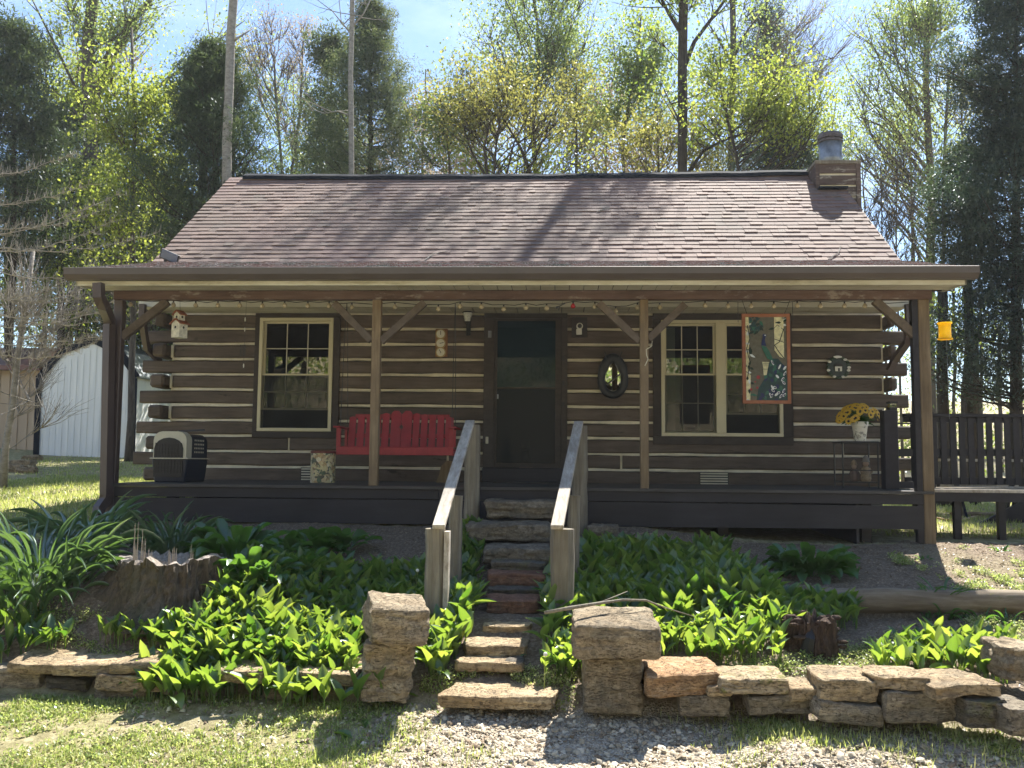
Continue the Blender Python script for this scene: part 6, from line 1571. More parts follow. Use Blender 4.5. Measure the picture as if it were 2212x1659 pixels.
# ground cover, litter, gravel, grass: nobody could count them
flat_leaf = (np.array([[-.5, 0, 0], [0, 0, -.12], [.5, 0, 0], [0, 0, 1.0], [-.4, 0, .6], [.4, 0, .6]])[[0, 1, 2, 5, 3, 4]], None)
quad = (np.array([[0, 0, 0], [.5, 0, .45], [0, 0, 1.0], [-.5, 0, .45]]), np.array([[0, 1, 2, 3]]))
def clumps(p, per, spread, L0, L1, wr, t0, t1, h0=0.0, h1=.03):
    n = len(p) * per; q = np.repeat(p, per, 0) + np.concatenate([rg.normal(0, spread, (n, 2)), np.zeros((n, 1))], 1)
    q[:, 2] = G(q[:, 0], q[:, 1]) + rg.uniform(h0, h1, n); L = rg.uniform(L0, L1, n)
    return leaves(quad, q, rg.uniform(0, 6.28, n), rg.uniform(t0, t1, n), L, L * wr)
def stuff(name, VV, QQ, mat, label, smooth=False):
    o = link_mesh(name, npmesh(name, VV, QQ, smooth), M[mat]); tag(o, label, kind='stuff'); return o
# creeping cover in the right bed and along the stones
p = scatter(9000, .6, 4.2, 5.15, 8.6); uv = proj(p)
COV = [[(1560, 1440), (1690, 1425), (1850, 1400), (1900, 1400), (1890, 1480), (1780, 1470), (1720, 1470), (1600, 1460)], [(1820, 1400), (1930, 1370), (1960, 1420), (1880, 1440)], [(2060, 1290), (2212, 1290), (2212, 1330), (2100, 1380)], [(2180, 1340), (2212, 1300), (2212, 1400), (2170, 1400)]]
k = np.zeros(len(p), bool)
for c_ in COV: k |= in_poly(uv, c_)
v, f = clumps(p[k], 14, .02, .010, .022, .8, .6, 1.5, 0, .05); stuff('creeping_ground_cover', v, f, 'clover', 'small leaved creeping ground cover round the rotten stump')
p = scatter(5000, -4.6, -2.4, 5.9, 7.6); uv = proj(p); k = in_poly(uv, [(-20, 1330), (120, 1310), (235, 1330), (215, 1400), (330, 1420), (420, 1440), (300, 1450), (160, 1400), (60, 1370)]) & (lowfreq(p[:, 0], p[:, 1], 9, 8) > -.2)
v, f = clumps(p[k], 12, .015, .010, .022, .7, .4, 1.4, 0, .03); stuff('creeping_ground_cover', v, f, 'clover', 'pale low weeds on the soil between the strap leaved clump and the edging')
p = scatter(7000, 3.0, 5.4, 7.5, 9.9); uv = proj(p); k = (uv[:, 0] > 1930) & (p[:, 1] < 9.3) & (lowfreq(p[:, 0], p[:, 1], 7, 3) > .42)
v, f = clumps(p[k], 10, .025, .012, .03, .7, .5, 1.5, 0, .04); stuff('creeping_ground_cover', v, f, 'clover', 'patchy low weeds beside the corner post')
p = scatter(2600, -1.0, 1.3, 5.45, 6.5); uv = proj(p); k = in_poly(uv, [(900, 1480), (1000, 1440), (1060, 1450), (1180, 1440), (1250, 1400), (1260, 1530), (1180, 1540), (1100, 1460), (1000, 1470), (940, 1530)]) & (lowfreq(p[:, 0], p[:, 1], 9, 13) > .0)
v, f = clumps(p[k], 14, .015, .010, .022, .7, .4, 1.4, 0, .045); stuff('creeping_ground_cover', v, f, 'clover', 'weeds between the path stones and the right pillar')
# lawn of the near left and tufts of the right
p = scatter(52000, -3.4, 3.6, 4.3, 6.05); ry_ = row_y(p[:, 0]); gvv, lww = cover(p[:, 0], p[:, 1])
k = (p[:, 1] < ry_ - .09) & (rg.random(len(p)) < np.clip(lww * .95 - .05, 0, 1) * (lowfreq(p[:, 0], p[:, 1], 8, 2) * .6 + .62))
pp = p[k]; n = len(pp)
v, f = clumps(pp[: n // 2], 5, .018, .012, .030, .62, .5, 1.5, 0, .016); stuff('lawn_weeds', v, f, 'clover', 'low broad leaved weeds in the front lawn')
pp = pp[n // 2:]; n = len(pp) * 4; q = np.repeat(pp, 4, 0); q[:, :2] += rg.normal(0, .014, (n, 2)); q[:, 2] = G(q[:, 0], q[:, 1]) - .002
L = rg.uniform(.02, .055, n); v, f = leaves(quad, q, rg.uniform(0, 6.28, n), rg.uniform(.1, 1.25, n), L, np.full(n, .0042)); stuff('grass', v, f, 'grass', 'short yellow green grass of the front lawn')
# longer tufts
tf = []
for (u, v_) in ((1530, 1560), (1600, 1590), (1690, 1590), (1800, 1600), (1870, 1610), (1950, 1600), (2050, 1590), (690, 1640), (740, 1650), (1980, 1640), (1620, 1650), (330, 1620), (520, 1630), (2150, 1640), (860, 1600), (1740, 1570), (1010, 1645)):
    q = PG(u, v_); m = 160; a = rg.normal(0, .09, (m, 2)); tf.append(np.stack([q.x + a[:, 0] * 1.5, q.y + a[:, 1], np.zeros(m)], 1))
q = np.concatenate(tf); q[:, 2] = G(q[:, 0], q[:, 1]) - .003; n = len(q); L = rg.uniform(.03, .085, n)
v, f = leaves(quad, q, rg.uniform(0, 6.28, n), rg.uniform(.1, 1.1, n), L, np.full(n, .005)); stuff('grass', v, f, 'grass', 'brighter grass tufts scattered over the gravel')
# far lawns
p = np.concatenate([scatter(26000, -9, -4.4, 8.3, 16), scatter(16000, 3.6, 9, 10.3, 19), scatter(9000, -12, -4, 16, 22)]); n = len(p); L = rg.uniform(.04, .09, n)
v, f = leaves(quad, p, rg.uniform(0, 6.28, n), rg.uniform(.1, 1.2, n), L, np.full(n, .012)); stuff('grass', v, f, 'grass', 'mown grass beyond the porch ends')
# dry leaves and wood chips
p = scatter(66000, -3.8, 5.3, 4.4, 9.9); gvv, lww = cover(p[:, 0], p[:, 1]); ry_ = row_y(p[:, 0])
k = rg.random(len(p)) < np.where(p[:, 1] > ry_, .8, .16 + .5 * np.exp(-((p[:, 1] - ry_ + .2) / .16) ** 2)); p = p[k & ~keepout(p) & (np.abs(p[:, 1] - ry_ - .02) > .10)]; n = len(p); p[:, 2] += .004
L = rg.uniform(.008, .034, n); v, f = leaves(quad, p, rg.uniform(0, 6.28, n), rg.uniform(1.1, 1.8, n), L, L * .55); stuff('leaf_litter', v, f, 'litter', 'dry brown leaves and chips on the soil')
# gravel chips: little uneven tetra-like stones
p = scatter(46000, -2.6, 3.6, 4.3, 5.98); gvv, lww = cover(p[:, 0], p[:, 1]); ry_ = row_y(p[:, 0])
k = (p[:, 1] < ry_ - .07) & (rg.random(len(p)) < np.clip(gvv * .95 + .18, 0, 1)); p = p[k]; n = len(p)
T = np.array([[-1, -1, 0], [1, -1, 0], [1, 1, 0], [-1, 1, 0], [-.7, -.6, 1], [.6, -.7, 1], [.7, .6, 1], [-.6, .7, 1]]) * [.5, .5, .55]
Qb = np.array([[0, 1, 5, 4], [1, 2, 6, 5], [2, 3, 7, 6], [3, 0, 4, 7], [4, 5, 6, 7]])
s_ = np.minimum(rg.lognormal(-4.62, .55, n), .034)[:, None]; V = T[None] * (s_ * np.stack([rg.uniform(.8, 1.5, n), rg.uniform(.7, 1.1, n), rg.uniform(.5, 1, n)], 1))[:, None, :] + rg.normal(0, .12, (n, 8, 3)) * s_[:, :, None]
a = rg.uniform(0, 6.28, n); ti = rg.normal(0, .25, n)
z = V[..., 2] + V[..., 0] * np.tan(ti)[:, None]; x = V[..., 0] * np.cos(a)[:, None] - V[..., 1] * np.sin(a)[:, None]; y = V[..., 0] * np.sin(a)[:, None] + V[..., 1] * np.cos(a)[:, None]
V = np.stack([x + p[:, 0:1], y + p[:, 1:2], z + p[:, 2:3] - .001], 2).reshape(-1, 3); Q = (Qb[None] + (np.arange(n) * 8)[:, None, None]).reshape(-1, 4)
stuff('gravel', V, Q, 'chip', 'loose pale gravel chips of the drive')
# torn leaves on the gravel
for i, (u, v_, a) in enumerate(((790, 1578, .4), (760, 1600, 1.0), (745, 1612, .2), (905, 1510, 1.3), (850, 1525, 1.7))):
    q = PG(u, v_); vv_, ff_ = leaves(tm[1], np.array([[0, 0, .012]]), np.array([a]), np.array([1.35]), np.array([.16]), np.array([.05])); o = link_mesh('fallen_leaf', npmesh('fallen_leaf', vv_, ff_, True), M['lily']); o.location = q
    tag(o, ['torn green leaf on the gravel, farthest right of the three together', 'torn green leaf in the middle of the three on the gravel', 'torn green leaf nearest the camera on the gravel', 'limp green leaf at the right foot of the left pillar', 'limp green leaf lying before the left pillar'][i], 'leaf', 'green leaves lying on the ground')
# dandelion clocks and a yellow flower or two
for i, (u, v_, h) in enumerate(((73, 1330, .27), (92, 1325, .28), (560, 1245, .22), (898, 1290, .2), (1174, 1525, .3))):
    q = PG(u, v_); d_ = empty('dandelion_clock', q, ['left dandelion clock of the pair before the strap leaves', 'right dandelion clock of the pair before the strap leaves', 'dandelion clock above the lilies right of the big stump', 'dandelion clock by the left lower rail post', 'dandelion clock left of the right pillar'][i], 'dandelion')
    MB().tube([q, q + Vector((.01, 0, h))], .0022, 5).build('stem', M['clover'], d_); MB().ball(q + Vector((.01, 0, h + .012)), .014, 8, 6).build('seed_head', M['white'], d_)
# ------------------------------------------------------------------ trees
tq = (np.array([[0, 0, 0], [.5, .06, .5], [0, 0, 1.0], [-.5, .06, .5]]), np.array([[0, 1, 2, 3]]))
LS = .80
tri = (np.array([[-.5, 0, .25], [.5, .03, .25], [0, 0, 1.0], [0, 0, 0]]), np.array([[0, 1, 2]]))
def leaf_cloud(name, anchors, n, spread, L, wr, mat, parent, seed, droop=None, tm_=None, k_=1.0):
    r = np.random.default_rng(seed); anchors = np.asarray(anchors); n = int(n * 1.7)
    w_ = r.gamma(1.3, 1, len(anchors)); w_ /= w_.sum()
    p = anchors[r.choice(len(anchors), n, p=w_)] + np.clip(r.normal(0, 1, (n, 3)), -1.7, 1.7) * np.array(spread)
    L = (L[0] * LS * k_, L[1] * LS * k_); LL = r.uniform(L[0], L[1], n); ti = r.uniform(0, math.pi, n) if droop is None else r.normal(droop, .5, n)
    v, f = leaves(tm_ or tq, p, r.uniform(0, 6.28, n), ti, LL, LL * wr)
    return link_mesh(name, npmesh(name, v, f), M[mat], parent)

def curve3(a, b, c, n):
    return [a * (1 - t) ** 2 + b * 2 * t * (1 - t) + c * t * t for t in [i / (n - 1) for i in range(n)]]

def tree(name, label, Y, trunk, r0, r1, crowns, leaf='leaf_lg', L=(.08, .15), bark='bark', seed=1, wr=.75, limbs=(), spread=.28, twig_n=5, group='trees of the woods behind the cabin', twr=.006, depth=1.0, extra_anchor=True, up=.55):
    rs = random.Random(seed); pts = [P(u, v, Y) for u, v in trunk]           # from the top down
    base = pts[-1].copy(); gz = g1(base.x, Y)
    if base.z > gz: pts.append(Vector((base.x + (pts[-1].x - pts[-2].x) * .3, Y, gz - .2)))
    root = empty(name, (pts[-1].x, Y, gz), label, 'tree', group)
    pts = pts[::-1]
    # resample the trunk
    cum = [0]
    for i in range(1, len(pts)): cum.append(cum[-1] + (pts[i] - pts[i-1]).length)
    def at(s):
        s = max(0, min(cum[-1], s))
        for i in range(1, len(pts)):
            if s <= cum[i]: f = (s - cum[i-1]) / max(1e-6, cum[i] - cum[i-1]); return pts[i-1].lerp(pts[i], f)
        return pts[-1]
    n = max(5, int(cum[-1] / 1.1)); path = []; rad = []
    for i in range(n + 1):
        t = i / n; q = at(cum[-1] * t); q += Vector((noise.noise(Vector((t * 6, seed, 0))), noise.noise(Vector((t * 6, seed, 9))), 0)) * r0 * .8; path.append(q); rad.append(r0 + (r1 - r0) * t + r0 * .35 * max(0, 1 - t * n / 1.5) ** 2)
    mb = MB(); mb.tube(path, rad, 9)
    anchors = []
    for li in limbs:
        lp = [P(u, v, Y + dy) for u, v, dy in li[0]]; k = len(lp); rr0, rr1 = li[1], li[2]
        mb.tube(lp, [rr0 + (rr1 - rr0) * i / (k - 1) for i in range(k)], 6)
        for i in range(int(li[3]) if len(li) > 3 else 0):
            f = rs.uniform(.3, 1) * (k - 1); j = min(k - 2, int(f)); a = lp[j].lerp(lp[j+1], f - j)
            ln = rs.uniform(.35, 1.1); d = Vector((rs.uniform(-1, 1), rs.uniform(-.7, .7), rs.uniform(-.1, 1))).normalized()
            b = a + d * ln; c = b + Vector((d.x, d.y, d.z + .5)).normalized() * ln * .6
            mb.tube(curve3(a, b, c, 4), [twr * 2.2, twr * 1.6, twr, twr * .5], 4, False); anchors += [tuple(b), tuple(c)]
            for _ in range(2):
                e_ = b + Vector((rs.uniform(-1, 1), rs.uniform(-1, 1), rs.uniform(0, 1))) * ln * .5; mb.tube([b, e_], [twr, twr * .4], 3, False); anchors.append(tuple(e_))
    tot = 0
    for (u, v, ru, rv, nl, nleaf) in crowns:
        an = []; k_ = Y / F; ru *= 1.22; rv *= 1.2; nl = max(3, int(nl * .62)); ph = rs.uniform(0, 6)
        for i in range(nl):
            a = rs.uniform(0, 6.28); rr_ = rs.random() ** .4; rr_ *= .85 + .3 * math.sin(a * 3 + ph) * math.sin(a * 2 - ph); q = P(u + math.cos(a) * ru * rr_, v + math.sin(a) * rv * rr_, Y); q.y += rs.uniform(-1, 1) * ru * k_ * .8 * depth; 
            # leave the trunk below the tip so the limb rises
            hor = math.hypot(q.x - base.x, q.y - Y); best = None; bs = 1e9
            for s_i in range(40):
                s = cum[-1] * (s_i + 1 + rs.uniform(-2.5, 2.5)) / 40; w = at(s); h = math.hypot(q.x - w.x, q.y - w.y); want = q.z - h * (up + .35) - .15
                if abs(w.z - want) < bs: bs = abs(w.z - want); best = w
            w = best; ln = (q - w).length; mid = w.lerp(q, .5) + Vector((rs.uniform(-.18, .18), rs.uniform(-.18, .18), -.10 + rs.uniform(-.10, .12))) * ln
            rb = max(twr * 1.6, min(r0 * .36, .008 * ln + .005))
            cv = curve3(w, mid, q, 6); cv = [c_ if 0 in (i_, 5 - i_) else c_ + Vector((rs.uniform(-1, 1), rs.uniform(-1, 1), rs.uniform(-1, 1))) * ln * .035 for i_, c_ in enumerate(cv)]; mb.tube(cv, [rb * (1 - .8 * t / 5) for t in range(6)], 5, False)
            for j in range(twig_n + 3):
                f = rs.uniform(.5, 1) ** .8; p0 = cv[min(5, int(f * 5))]; d = (q - w).normalized() + Vector((rs.uniform(-1, 1), rs.uniform(-1, 1), rs.uniform(-.4, 1.0))) * .8; d.normalize(); tl = ln * rs.uniform(.14, .36) + .3
                p1 = p0 + d * tl * .5; p2 = p1 + (d + Vector((0, 0, .35))) * tl * .5
                mb.tube([p0, p1, p2], [twr * 1.8, twr * 1.2, twr * .4], 3, False); an += [tuple(p1), tuple(p2), tuple(p2)]
                if nleaf == 0 or twr < .005:
                    for _ in range(3):
                        d2 = (d + Vector((rs.uniform(-1, 1), rs.uniform(-1, 1), rs.uniform(-.2, 1)))).normalized(); pp_ = p0.lerp(p2, rs.uniform(.3, 1)); mb.tube([pp_, pp_ + d2 * tl * .6], [twr * .8, twr * .35], 3, False)
            an.append(tuple(q))
        if nleaf: leaf_cloud('crown', an, int(nleaf * (.60 if leaf in ('leaf_yg', 'leaf_gold') else .95)), (spread * 1.3, spread * 1.3, spread), L, wr, leaf, root, seed * 7 + tot)
        tot += 1
    if anchors and len(limbs) and any(len(l) > 4 for l in limbs):
        leaf_cloud('crown', anchors, max(l[4] for l in limbs if len(l) > 4), (spread, spread, spread * .7), L, wr, leaf, root, seed * 7 + 99)
    mb.build('trunk', M[bark], root, smooth=True)
    return root

def conifer(name, label, Y, u, v_top, v_bot, half, n, mat, bark='barkdark', seed=1, profile=None, clump=.30, L=(.10, .22), wr=.30, trunk_r=.13, gaps=.0, lean=0, group='trees of the woods behind the cabin', K=420, branch=True):
    """A cedar-like tree: branches leave the stem in all directions, each carrying sprays; the outline is uneven."""
    r = np.random.default_rng(seed); top, bot = P(u + lean, v_top, Y), P(u, v_bot, Y); H = top.z - bot.z; R_ = half * Y / F
    gz = g1(bot.x, Y); root = empty(name, (bot.x, Y, gz), label, 'tree', group)
    prof = profile or (lambda t: (1 - t) ** .75 * (.55 + .45 * min(1, t * 6 + .35)))
    mb = MB(); zb = min(gz - .2, bot.z); trunk_r *= .62; mb.tube([(bot.x, Y, zb), (bot.x, Y, bot.z), ((bot.x + top.x) / 2, Y, (top.z + bot.z) / 2), (top.x, Y, top.z)], [trunk_r * 1.3, trunk_r, trunk_r * .6, .015], 9)
    an = []; K = int(K * 1.3)
    for k in range(K):
        t = r.random() ** 1.1; a = r.uniform(0, 6.28); lump = 1 + .20 * math.sin(a * 3 + t * 9 + seed) + .20 * math.sin(a * 5 - t * 23 + seed * 2) + .20 * math.sin(a * 4 + t * 61)
        rad = R_ * prof(t) * lump * (.62 + .62 * r.random() ** 1.3); z = bot.z + H * t
        if gaps and (math.sin(t * 23 + a * 2 + seed) + r.normal(0, .4)) < -1 + gaps * 2: continue
        cx = bot.x + (top.x - bot.x) * t
        s0 = np.array([cx, Y, z - rad * .15]); e = np.array([cx + math.cos(a) * rad, Y + math.sin(a) * rad, z + rad * r.uniform(.05, .4)])
        if branch and k % 9 == 0: mb.tube([s0, s0 * .45 + e * .55 + [0, 0, -.08 * rad], e], [.025, .013, .004], 4, False)
        cl = r.normal(0, clump * .9, 3) * [1, 1, .5]
        for f in (1.0, .93, .82, .62): an.append(s0 + (e - s0) * f + cl * f + r.normal(0, clump * .55, 3) * [1, 1, .6])
    leaf_cloud('crown', np.array(an), int(n * 1.75), (clump * .5, clump * .5, clump * .34), L, wr, mat, root, seed + 50, droop=1.3, tm_=tri, k_=1.25)
    mb.build('trunk', M[bark], root, smooth=True)
    return root

# left background
conifer('cedar_tree', 'dark broad cedar at the far left edge, top cut by twigs', 24, 30, 62, 560, 175, 15000, 'cedar', seed=3, gaps=.12, clump=.34)
tree('deciduous_tree', 'tall dark forked trunk with sparse leaves, left of the big dark cedar', 27, [(196, -160), (200, 60), (190, 250), (196, 420)], .26, .16, [(150, 90, 120, 90, 16, 1400), (290, 60, 110, 80, 16, 1700), (420, 40, 90, 60, 8, 500)], 'leaf_lg', seed=4, limbs=[([(196, 250, 0), (240, 130, .3), (290, 40, .6), (350, -30, 1)], .13, .07, 6, 0), ([(190, 250, 0), (130, 120, -.3), (60, -20, -.6)], .06, .02, 8, 0), ([(200, 215, 0), (250, 60, 0), (330, 10, 0)], .05, .02, 8, 0), ([(200, 300, 0), (270, 255, .5), (340, 215, .8), (385, 205, 1)], .09, .05, 3, 0)], twr=.009)
tree('deciduous_tree', 'slim tree covered in bright yellow green leaves left of the big dark cedar', 21, [(284, 60), (290, 200), (286, 420), (290, 640)], .085, .03, [(262, 250, 92, 60, 26, 5200), (290, 400, 80, 110, 26, 3400), (250, 560, 90, 90, 20, 2000)], 'leaf_yg', (.08, .15), seed=5, twr=.007, spread=.25)
tree('deciduous_tree', 'pale yellow green young tree glowing between the two left cedars', 28, [(165, 150), (170, 300), (165, 500)], .08, .03, [(160, 215, 55, 40, 14, 2400), (215, 110, 80, 60, 12, 900)], 'leaf_yg', (.09, .16), seed=6, twr=.007)
conifer('cedar_tree', 'big dark rounded cedar left of the roof ridge', 19.5, 466, 100, 560, 172, 38000, 'cedar', seed=7, profile=lambda t: min(1, (1 - t) * 1.45 + .02) ** .9 * (.9 + .1 * math.sin(t * 19)), clump=.17, L=(.06, .12), K=1300, trunk_r=.17)
conifer('cedar_tree', 'slender dark cedar leaning into the top of the big cedar', 20.5, 440, 118, 330, 62, 5000, 'cedarblue', seed=8, clump=.16, L=(.07, .14))
tree('pale_trunk', 'tall pale straight trunk rising out of the big dark cedar', 18.2, [(507, -160), (503, 0), (495, 225), (490, 420)], .115, .085, [], bark='barkpale', seed=9, limbs=[([(500, 90, 0), (520, 78, 0), (548, 60, .2)], .03, .01, 2, 0)])
tree('bare_tree', 'bare fan shaped tree with pinkish buds right of the pale trunk', 30, [(592, 120), (600, 260), (612, 400)], .09, .03, [(575, 115, 62, 75, 30, 900), (610, 200, 60, 70, 14, 260)], 'leaf_pink', (.06, .1), 'bark', seed=10, twr=.007, twig_n=7, up=1.2, spread=.15)
tree('bare_tree', 'second bare tree with tan buds between the pale trunk and the tall conifer', 31, [(655, 90), (648, 260), (625, 400)], .09, .03, [(660, 110, 45, 65, 22, 900), (640, 240, 50, 60, 10, 300)], 'leaf_pink', (.06, .1), 'bark', seed=11, twr=.007, twig_n=7, up=1.2, spread=.15)
conifer('conifer_tree', 'tall soft green conifer left of the centre gap of sky', 25, 800, 5, 470, 150, 28000, 'pine', seed=12, profile=lambda t: min(1, (1 - t) * 1.3) ** .85 * (.88 + .12 * math.sin(t * 21)), clump=.20, L=(.07, .13), K=1000, trunk_r=.16)
conifer('conifer_tree', 'pale grey green conifer just left of the tall soft green one', 27, 715, 70, 460, 70, 7000, 'pine', seed=13, clump=.28, gaps=.15)
tree('pale_trunk', 'slim light grey trunk standing before the soft green conifer', 20, [(762, -150), (760, 100), (757, 260), (757, 420)], .075, .05, [], bark='barkpale', seed=14, limbs=[([(760, 60, 0), (785, 30, 0), (800, 0, 0)], .025, .01, 3, 0), ([(760, 75, 0), (735, 45, 0), (715, 20, 0)], .02, .01, 3, 0), ([(757, 250, 0), (730, 240, .2), (700, 245, .3)], .02, .008, 4, 0)])
# centre
tree('deciduous_tree', 'small pale green tree right beside the soft green conifer', 25, [(985, 190), (965, 290), (975, 420)], .07, .025, [(980, 235, 60, 60, 22, 2000), (1010, 165, 30, 28, 6, 300), (950, 320, 50, 50, 12, 900)], 'leaf_lg', (.08, .14), seed=15, twr=.007)
tree('deciduous_tree', 'tallest pale green tree at the centre of the skyline', 30, [(1150, -20), (1165, 120), (1150, 280), (1160, 420)], .14, .04, [(1160, 60, 105, 85, 46, 5600), (1100, 175, 75, 55, 18, 1500), (1240, 150, 60, 80, 26, 2200), (1270, 260, 50, 70, 14, 900)], 'leaf_lg', (.08, .15), seed=16, twr=.009, up=1.1, limbs=[([(1150, 300, 0), (1210, 180, .4), (1235, 40, .8)], .07, .02, 6, 0), ([(1150, 300, 0), (1110, 190, -.4), (1075, 90, -.8)], .06, .02, 6, 0)])
tree('maple_tree', 'olive gold maple with many thin stems in the middle behind the ridge', 22, [(1090, 200), (1075, 290), (1062, 420)], .05, .02, [(1075, 225, 95, 42, 34, 3800), (1190, 235, 55, 55, 14, 1300), (1000, 260, 40, 40, 8, 500)], 'leaf_gold', (.07, .13), 'barkdark', seed=17, twr=.006, limbs=[([(1052, 385, 0), (1020, 330, .3), (1000, 270, .4)], .035, .015, 4, 0), ([(1055, 395, 0), (1046, 320, 0), (1060, 260, 0)], .04, .015, 4, 0), ([(1120, 400, 0), (1155, 345, .3), (1190, 260, .4)], .04, .02, 5, 0), ([(1150, 385, .3), (1125, 320, .2), (1090, 260, 0)], .05, .02, 4, 0), ([(1090, 395, 0), (1110, 310, 0), (1150, 230, 0)], .03, .012, 4, 0)])
conifer('bare_conifer', 'thin dark spire with drooping sparse branches at the centre', 26, 1245, 150, 440, 75, 1500, 'leaf_gold', seed=18, clump=.3, L=(.07, .13), wr=.6, trunk_r=.09, K=130)
tree('deciduous_tree', 'yellow green low tree peeking over the ridge at the centre', 24, [(1120, 330), (1110, 420)], .04, .02, [(1060, 365, 60, 20, 12, 900), (1190, 360, 60, 22, 12, 900)], 'leaf_yg', (.08, .14), seed=19, twr=.006)
tree('deciduous_tree', 'fresh green tree left of the thick dark trunk', 29, [(1385, 30), (1375, 150), (1345, 300), (1350, 420)], .09, .03, [(1390, 100, 60, 70, 24, 2600), (1350, 230, 55, 70, 24, 2600), (1420, 200, 45, 70, 16, 1400)], 'leaf_lg', (.08, .15), seed=20, twr=.008)
tree('deciduous_tree', 'yellow leaved understory tree at the foot of the thick dark trunk', 23, [(1420, 250), (1425, 420)], .05, .02, [(1410, 330, 55, 45, 20, 1900), (1520, 330, 50, 50, 14, 1300)], 'leaf_gold', (.08, .14), seed=21, twr=.006)
tree('deciduous_tree', 'thick dark trunk with rising arms right of the centre', 21, [(1470, -420), (1476, 0), (1474, 200), (1475, 430)], .125, .10, [(1440, 0, 90, 50, 10, 700), (1330, -360, 150, 70, 16, 1700), (1560, -300, 90, 60, 8, 900)], 'leaf_mid', seed=22, bark='barkdark', limbs=[([(1476, 150, 0), (1500, 90, .2), (1545, 30, .4), (1600, -50, .6)], .06, .035, 10, 0), ([(1476, 80, 0), (1445, 30, -.2), (1420, -20, -.3)], .05, .025, 6, 0), ([(1474, 300, 0), (1462, 250, .1), (1440, 205, .2)], .03, .012, 5, 0), ([(1478, 385, 0), (1520, 325, .3), (1580, 295, .6), (1660, 285, 1)], .05, .02, 10, 900)], twr=.007)
tree('deciduous_tree', 'second tall trunk, paler, right of the thick dark one', 25, [(1584, -160), (1583, 150), (1578, 300), (1580, 430)], .12, .075, [(1560, 160, 60, 60, 12, 1100), (1640, 40, 60, 60, 10, 300)], 'leaf_lg', seed=23, bark='bark', limbs=[([(1583, 130, 0), (1605, 80, .2), (1640, 30, .4)], .05, .02, 5, 0), ([(1583, 140, 0), (1555, 90, -.2), (1530, 50, -.3)], .04, .02, 5, 0)])
conifer('conifer_tree', 'sparse dark conifer behind the bright maple branch', 27, 1655, 0, 400, 95, 7500, 'cedar', seed=24, clump=.24, L=(.07, .15), gaps=.22, K=420, trunk_r=.10, profile=lambda t: (1 - t) ** .7)
tree('maple_tree', 'bright yellow green maple spreading left of the chimney', 19.5, [(1560, 210), (1590, 330), (1610, 430)], .07, .03, [(1610, 215, 85, 50, 28, 3800), (1720, 250, 70, 38, 22, 2600), (1560, 140, 50, 30, 8, 500), (1785, 275, 25, 14, 5, 260)], 'leaf_yg', (.06, .12), 'barkdark', seed=25, twr=.005, spread=.2)
conifer('cedar_tree', 'low dark cedar clump directly left of the chimney', 21, 1690, 300, 440, 100, 6500, 'cedarblue', seed=26, clump=.2, L=(.06, .13), profile=lambda t: (1 - t * t) ** .6)
tree('bare_tree', 'bare arching twigs above the chimney against the sky', 23, [(1640, 60), (1620, 200), (1600, 420)], .06, .02, [(1750, 130, 70, 50, 20, 0), (1760, 60, 60, 50, 10, 160)], 'leaf_pink', (.05, .09), 'twig', seed=27, twr=.0045, twig_n=7, spread=.1, limbs=[([(1610, 250, 0), (1680, 150, 0), (1800, 125, 0)], .03, .008, 12, 0)])
# right
tree('deciduous_tree', 'tall fan branched tree with pale leaves right of the chimney', 27, [(2010, -60), (2000, 120), (2003, 250), (2012, 420), (2008, 700)], .17, .06, [(1930, 60, 80, 65, 40, 3000), (2000, 40, 60, 70, 24, 1500), (1890, 200, 65, 60, 26, 1500), (1900, 320, 60, 50, 18, 500)], 'leaf_lg', (.07, .13), 'bark', seed=28, twr=.007, up=1.0, spread=.22, limbs=[([(2008, 400, 0), (1960, 330, .2), (1900, 270, .4), (1850, 250, .6)], .06, .02, 10, 0), ([(2008, 480, 0), (1950, 420, .2), (1890, 380, .3), (1860, 360, .4)], .05, .02, 8, 0), ([(2008, 600, 0), (1960, 500, .2), (1900, 440, .3), (1862, 400, .4)], .045, .02, 8, 0)])
for i, (u, sd) in enumerate(((1872, 30), (1905, 31), (1935, 32), (1968, 33))):
    tree('bare_tree', ['thin bare sapling touching the chimney side', 'bare sapling second right of the chimney', 'bare sapling midway between chimney and the great cedar', 'bare sapling nearest the great right cedar'][i], 22 + i, [(u - 10 + i * 7, 360), (u, 500), (u + 6, 700)], .04, .012, [(u + 5, 430, 38, 80, 18, 120), (u + 12, 540, 34, 60, 12, 60)], 'leaf_pink', (.04, .08), 'bark', seed=sd, twr=.005, twig_n=7, up=1.5, spread=.15)
tree('deciduous_tree', 'pinkish budding tree between the fan branched tree and the great cedar', 24, [(2050, 150), (2040, 350), (2035, 700)], .08, .03, [(2050, 200, 60, 90, 26, 1500), (1950, 330, 70, 60, 14, 700)], 'leaf_gold', (.06, .11), 'bark', seed=35, twr=.006, spread=.2)
conifer('cedar_tree', 'great dark cedar filling the right edge of the view', 16, 2195, -60, 870, 190, 46000, 'cedarblue', seed=36, profile=lambda t: (1.0 - .38 * t) * (.76 + .24 * math.sin(t * 17 + .5)), clump=.17, L=(.06, .12), K=1700, trunk_r=.16, gaps=.06)
conifer('cedar_tree', 'dark cedar bough mass lower right in front of the great cedar', 17.5, 2090, 330, 600, 75, 6500, 'cedar', seed=37, clump=.22, L=(.07, .15), gaps=.1, profile=lambda t: math.sin(math.pi * min(1, t + .08)) ** .6)
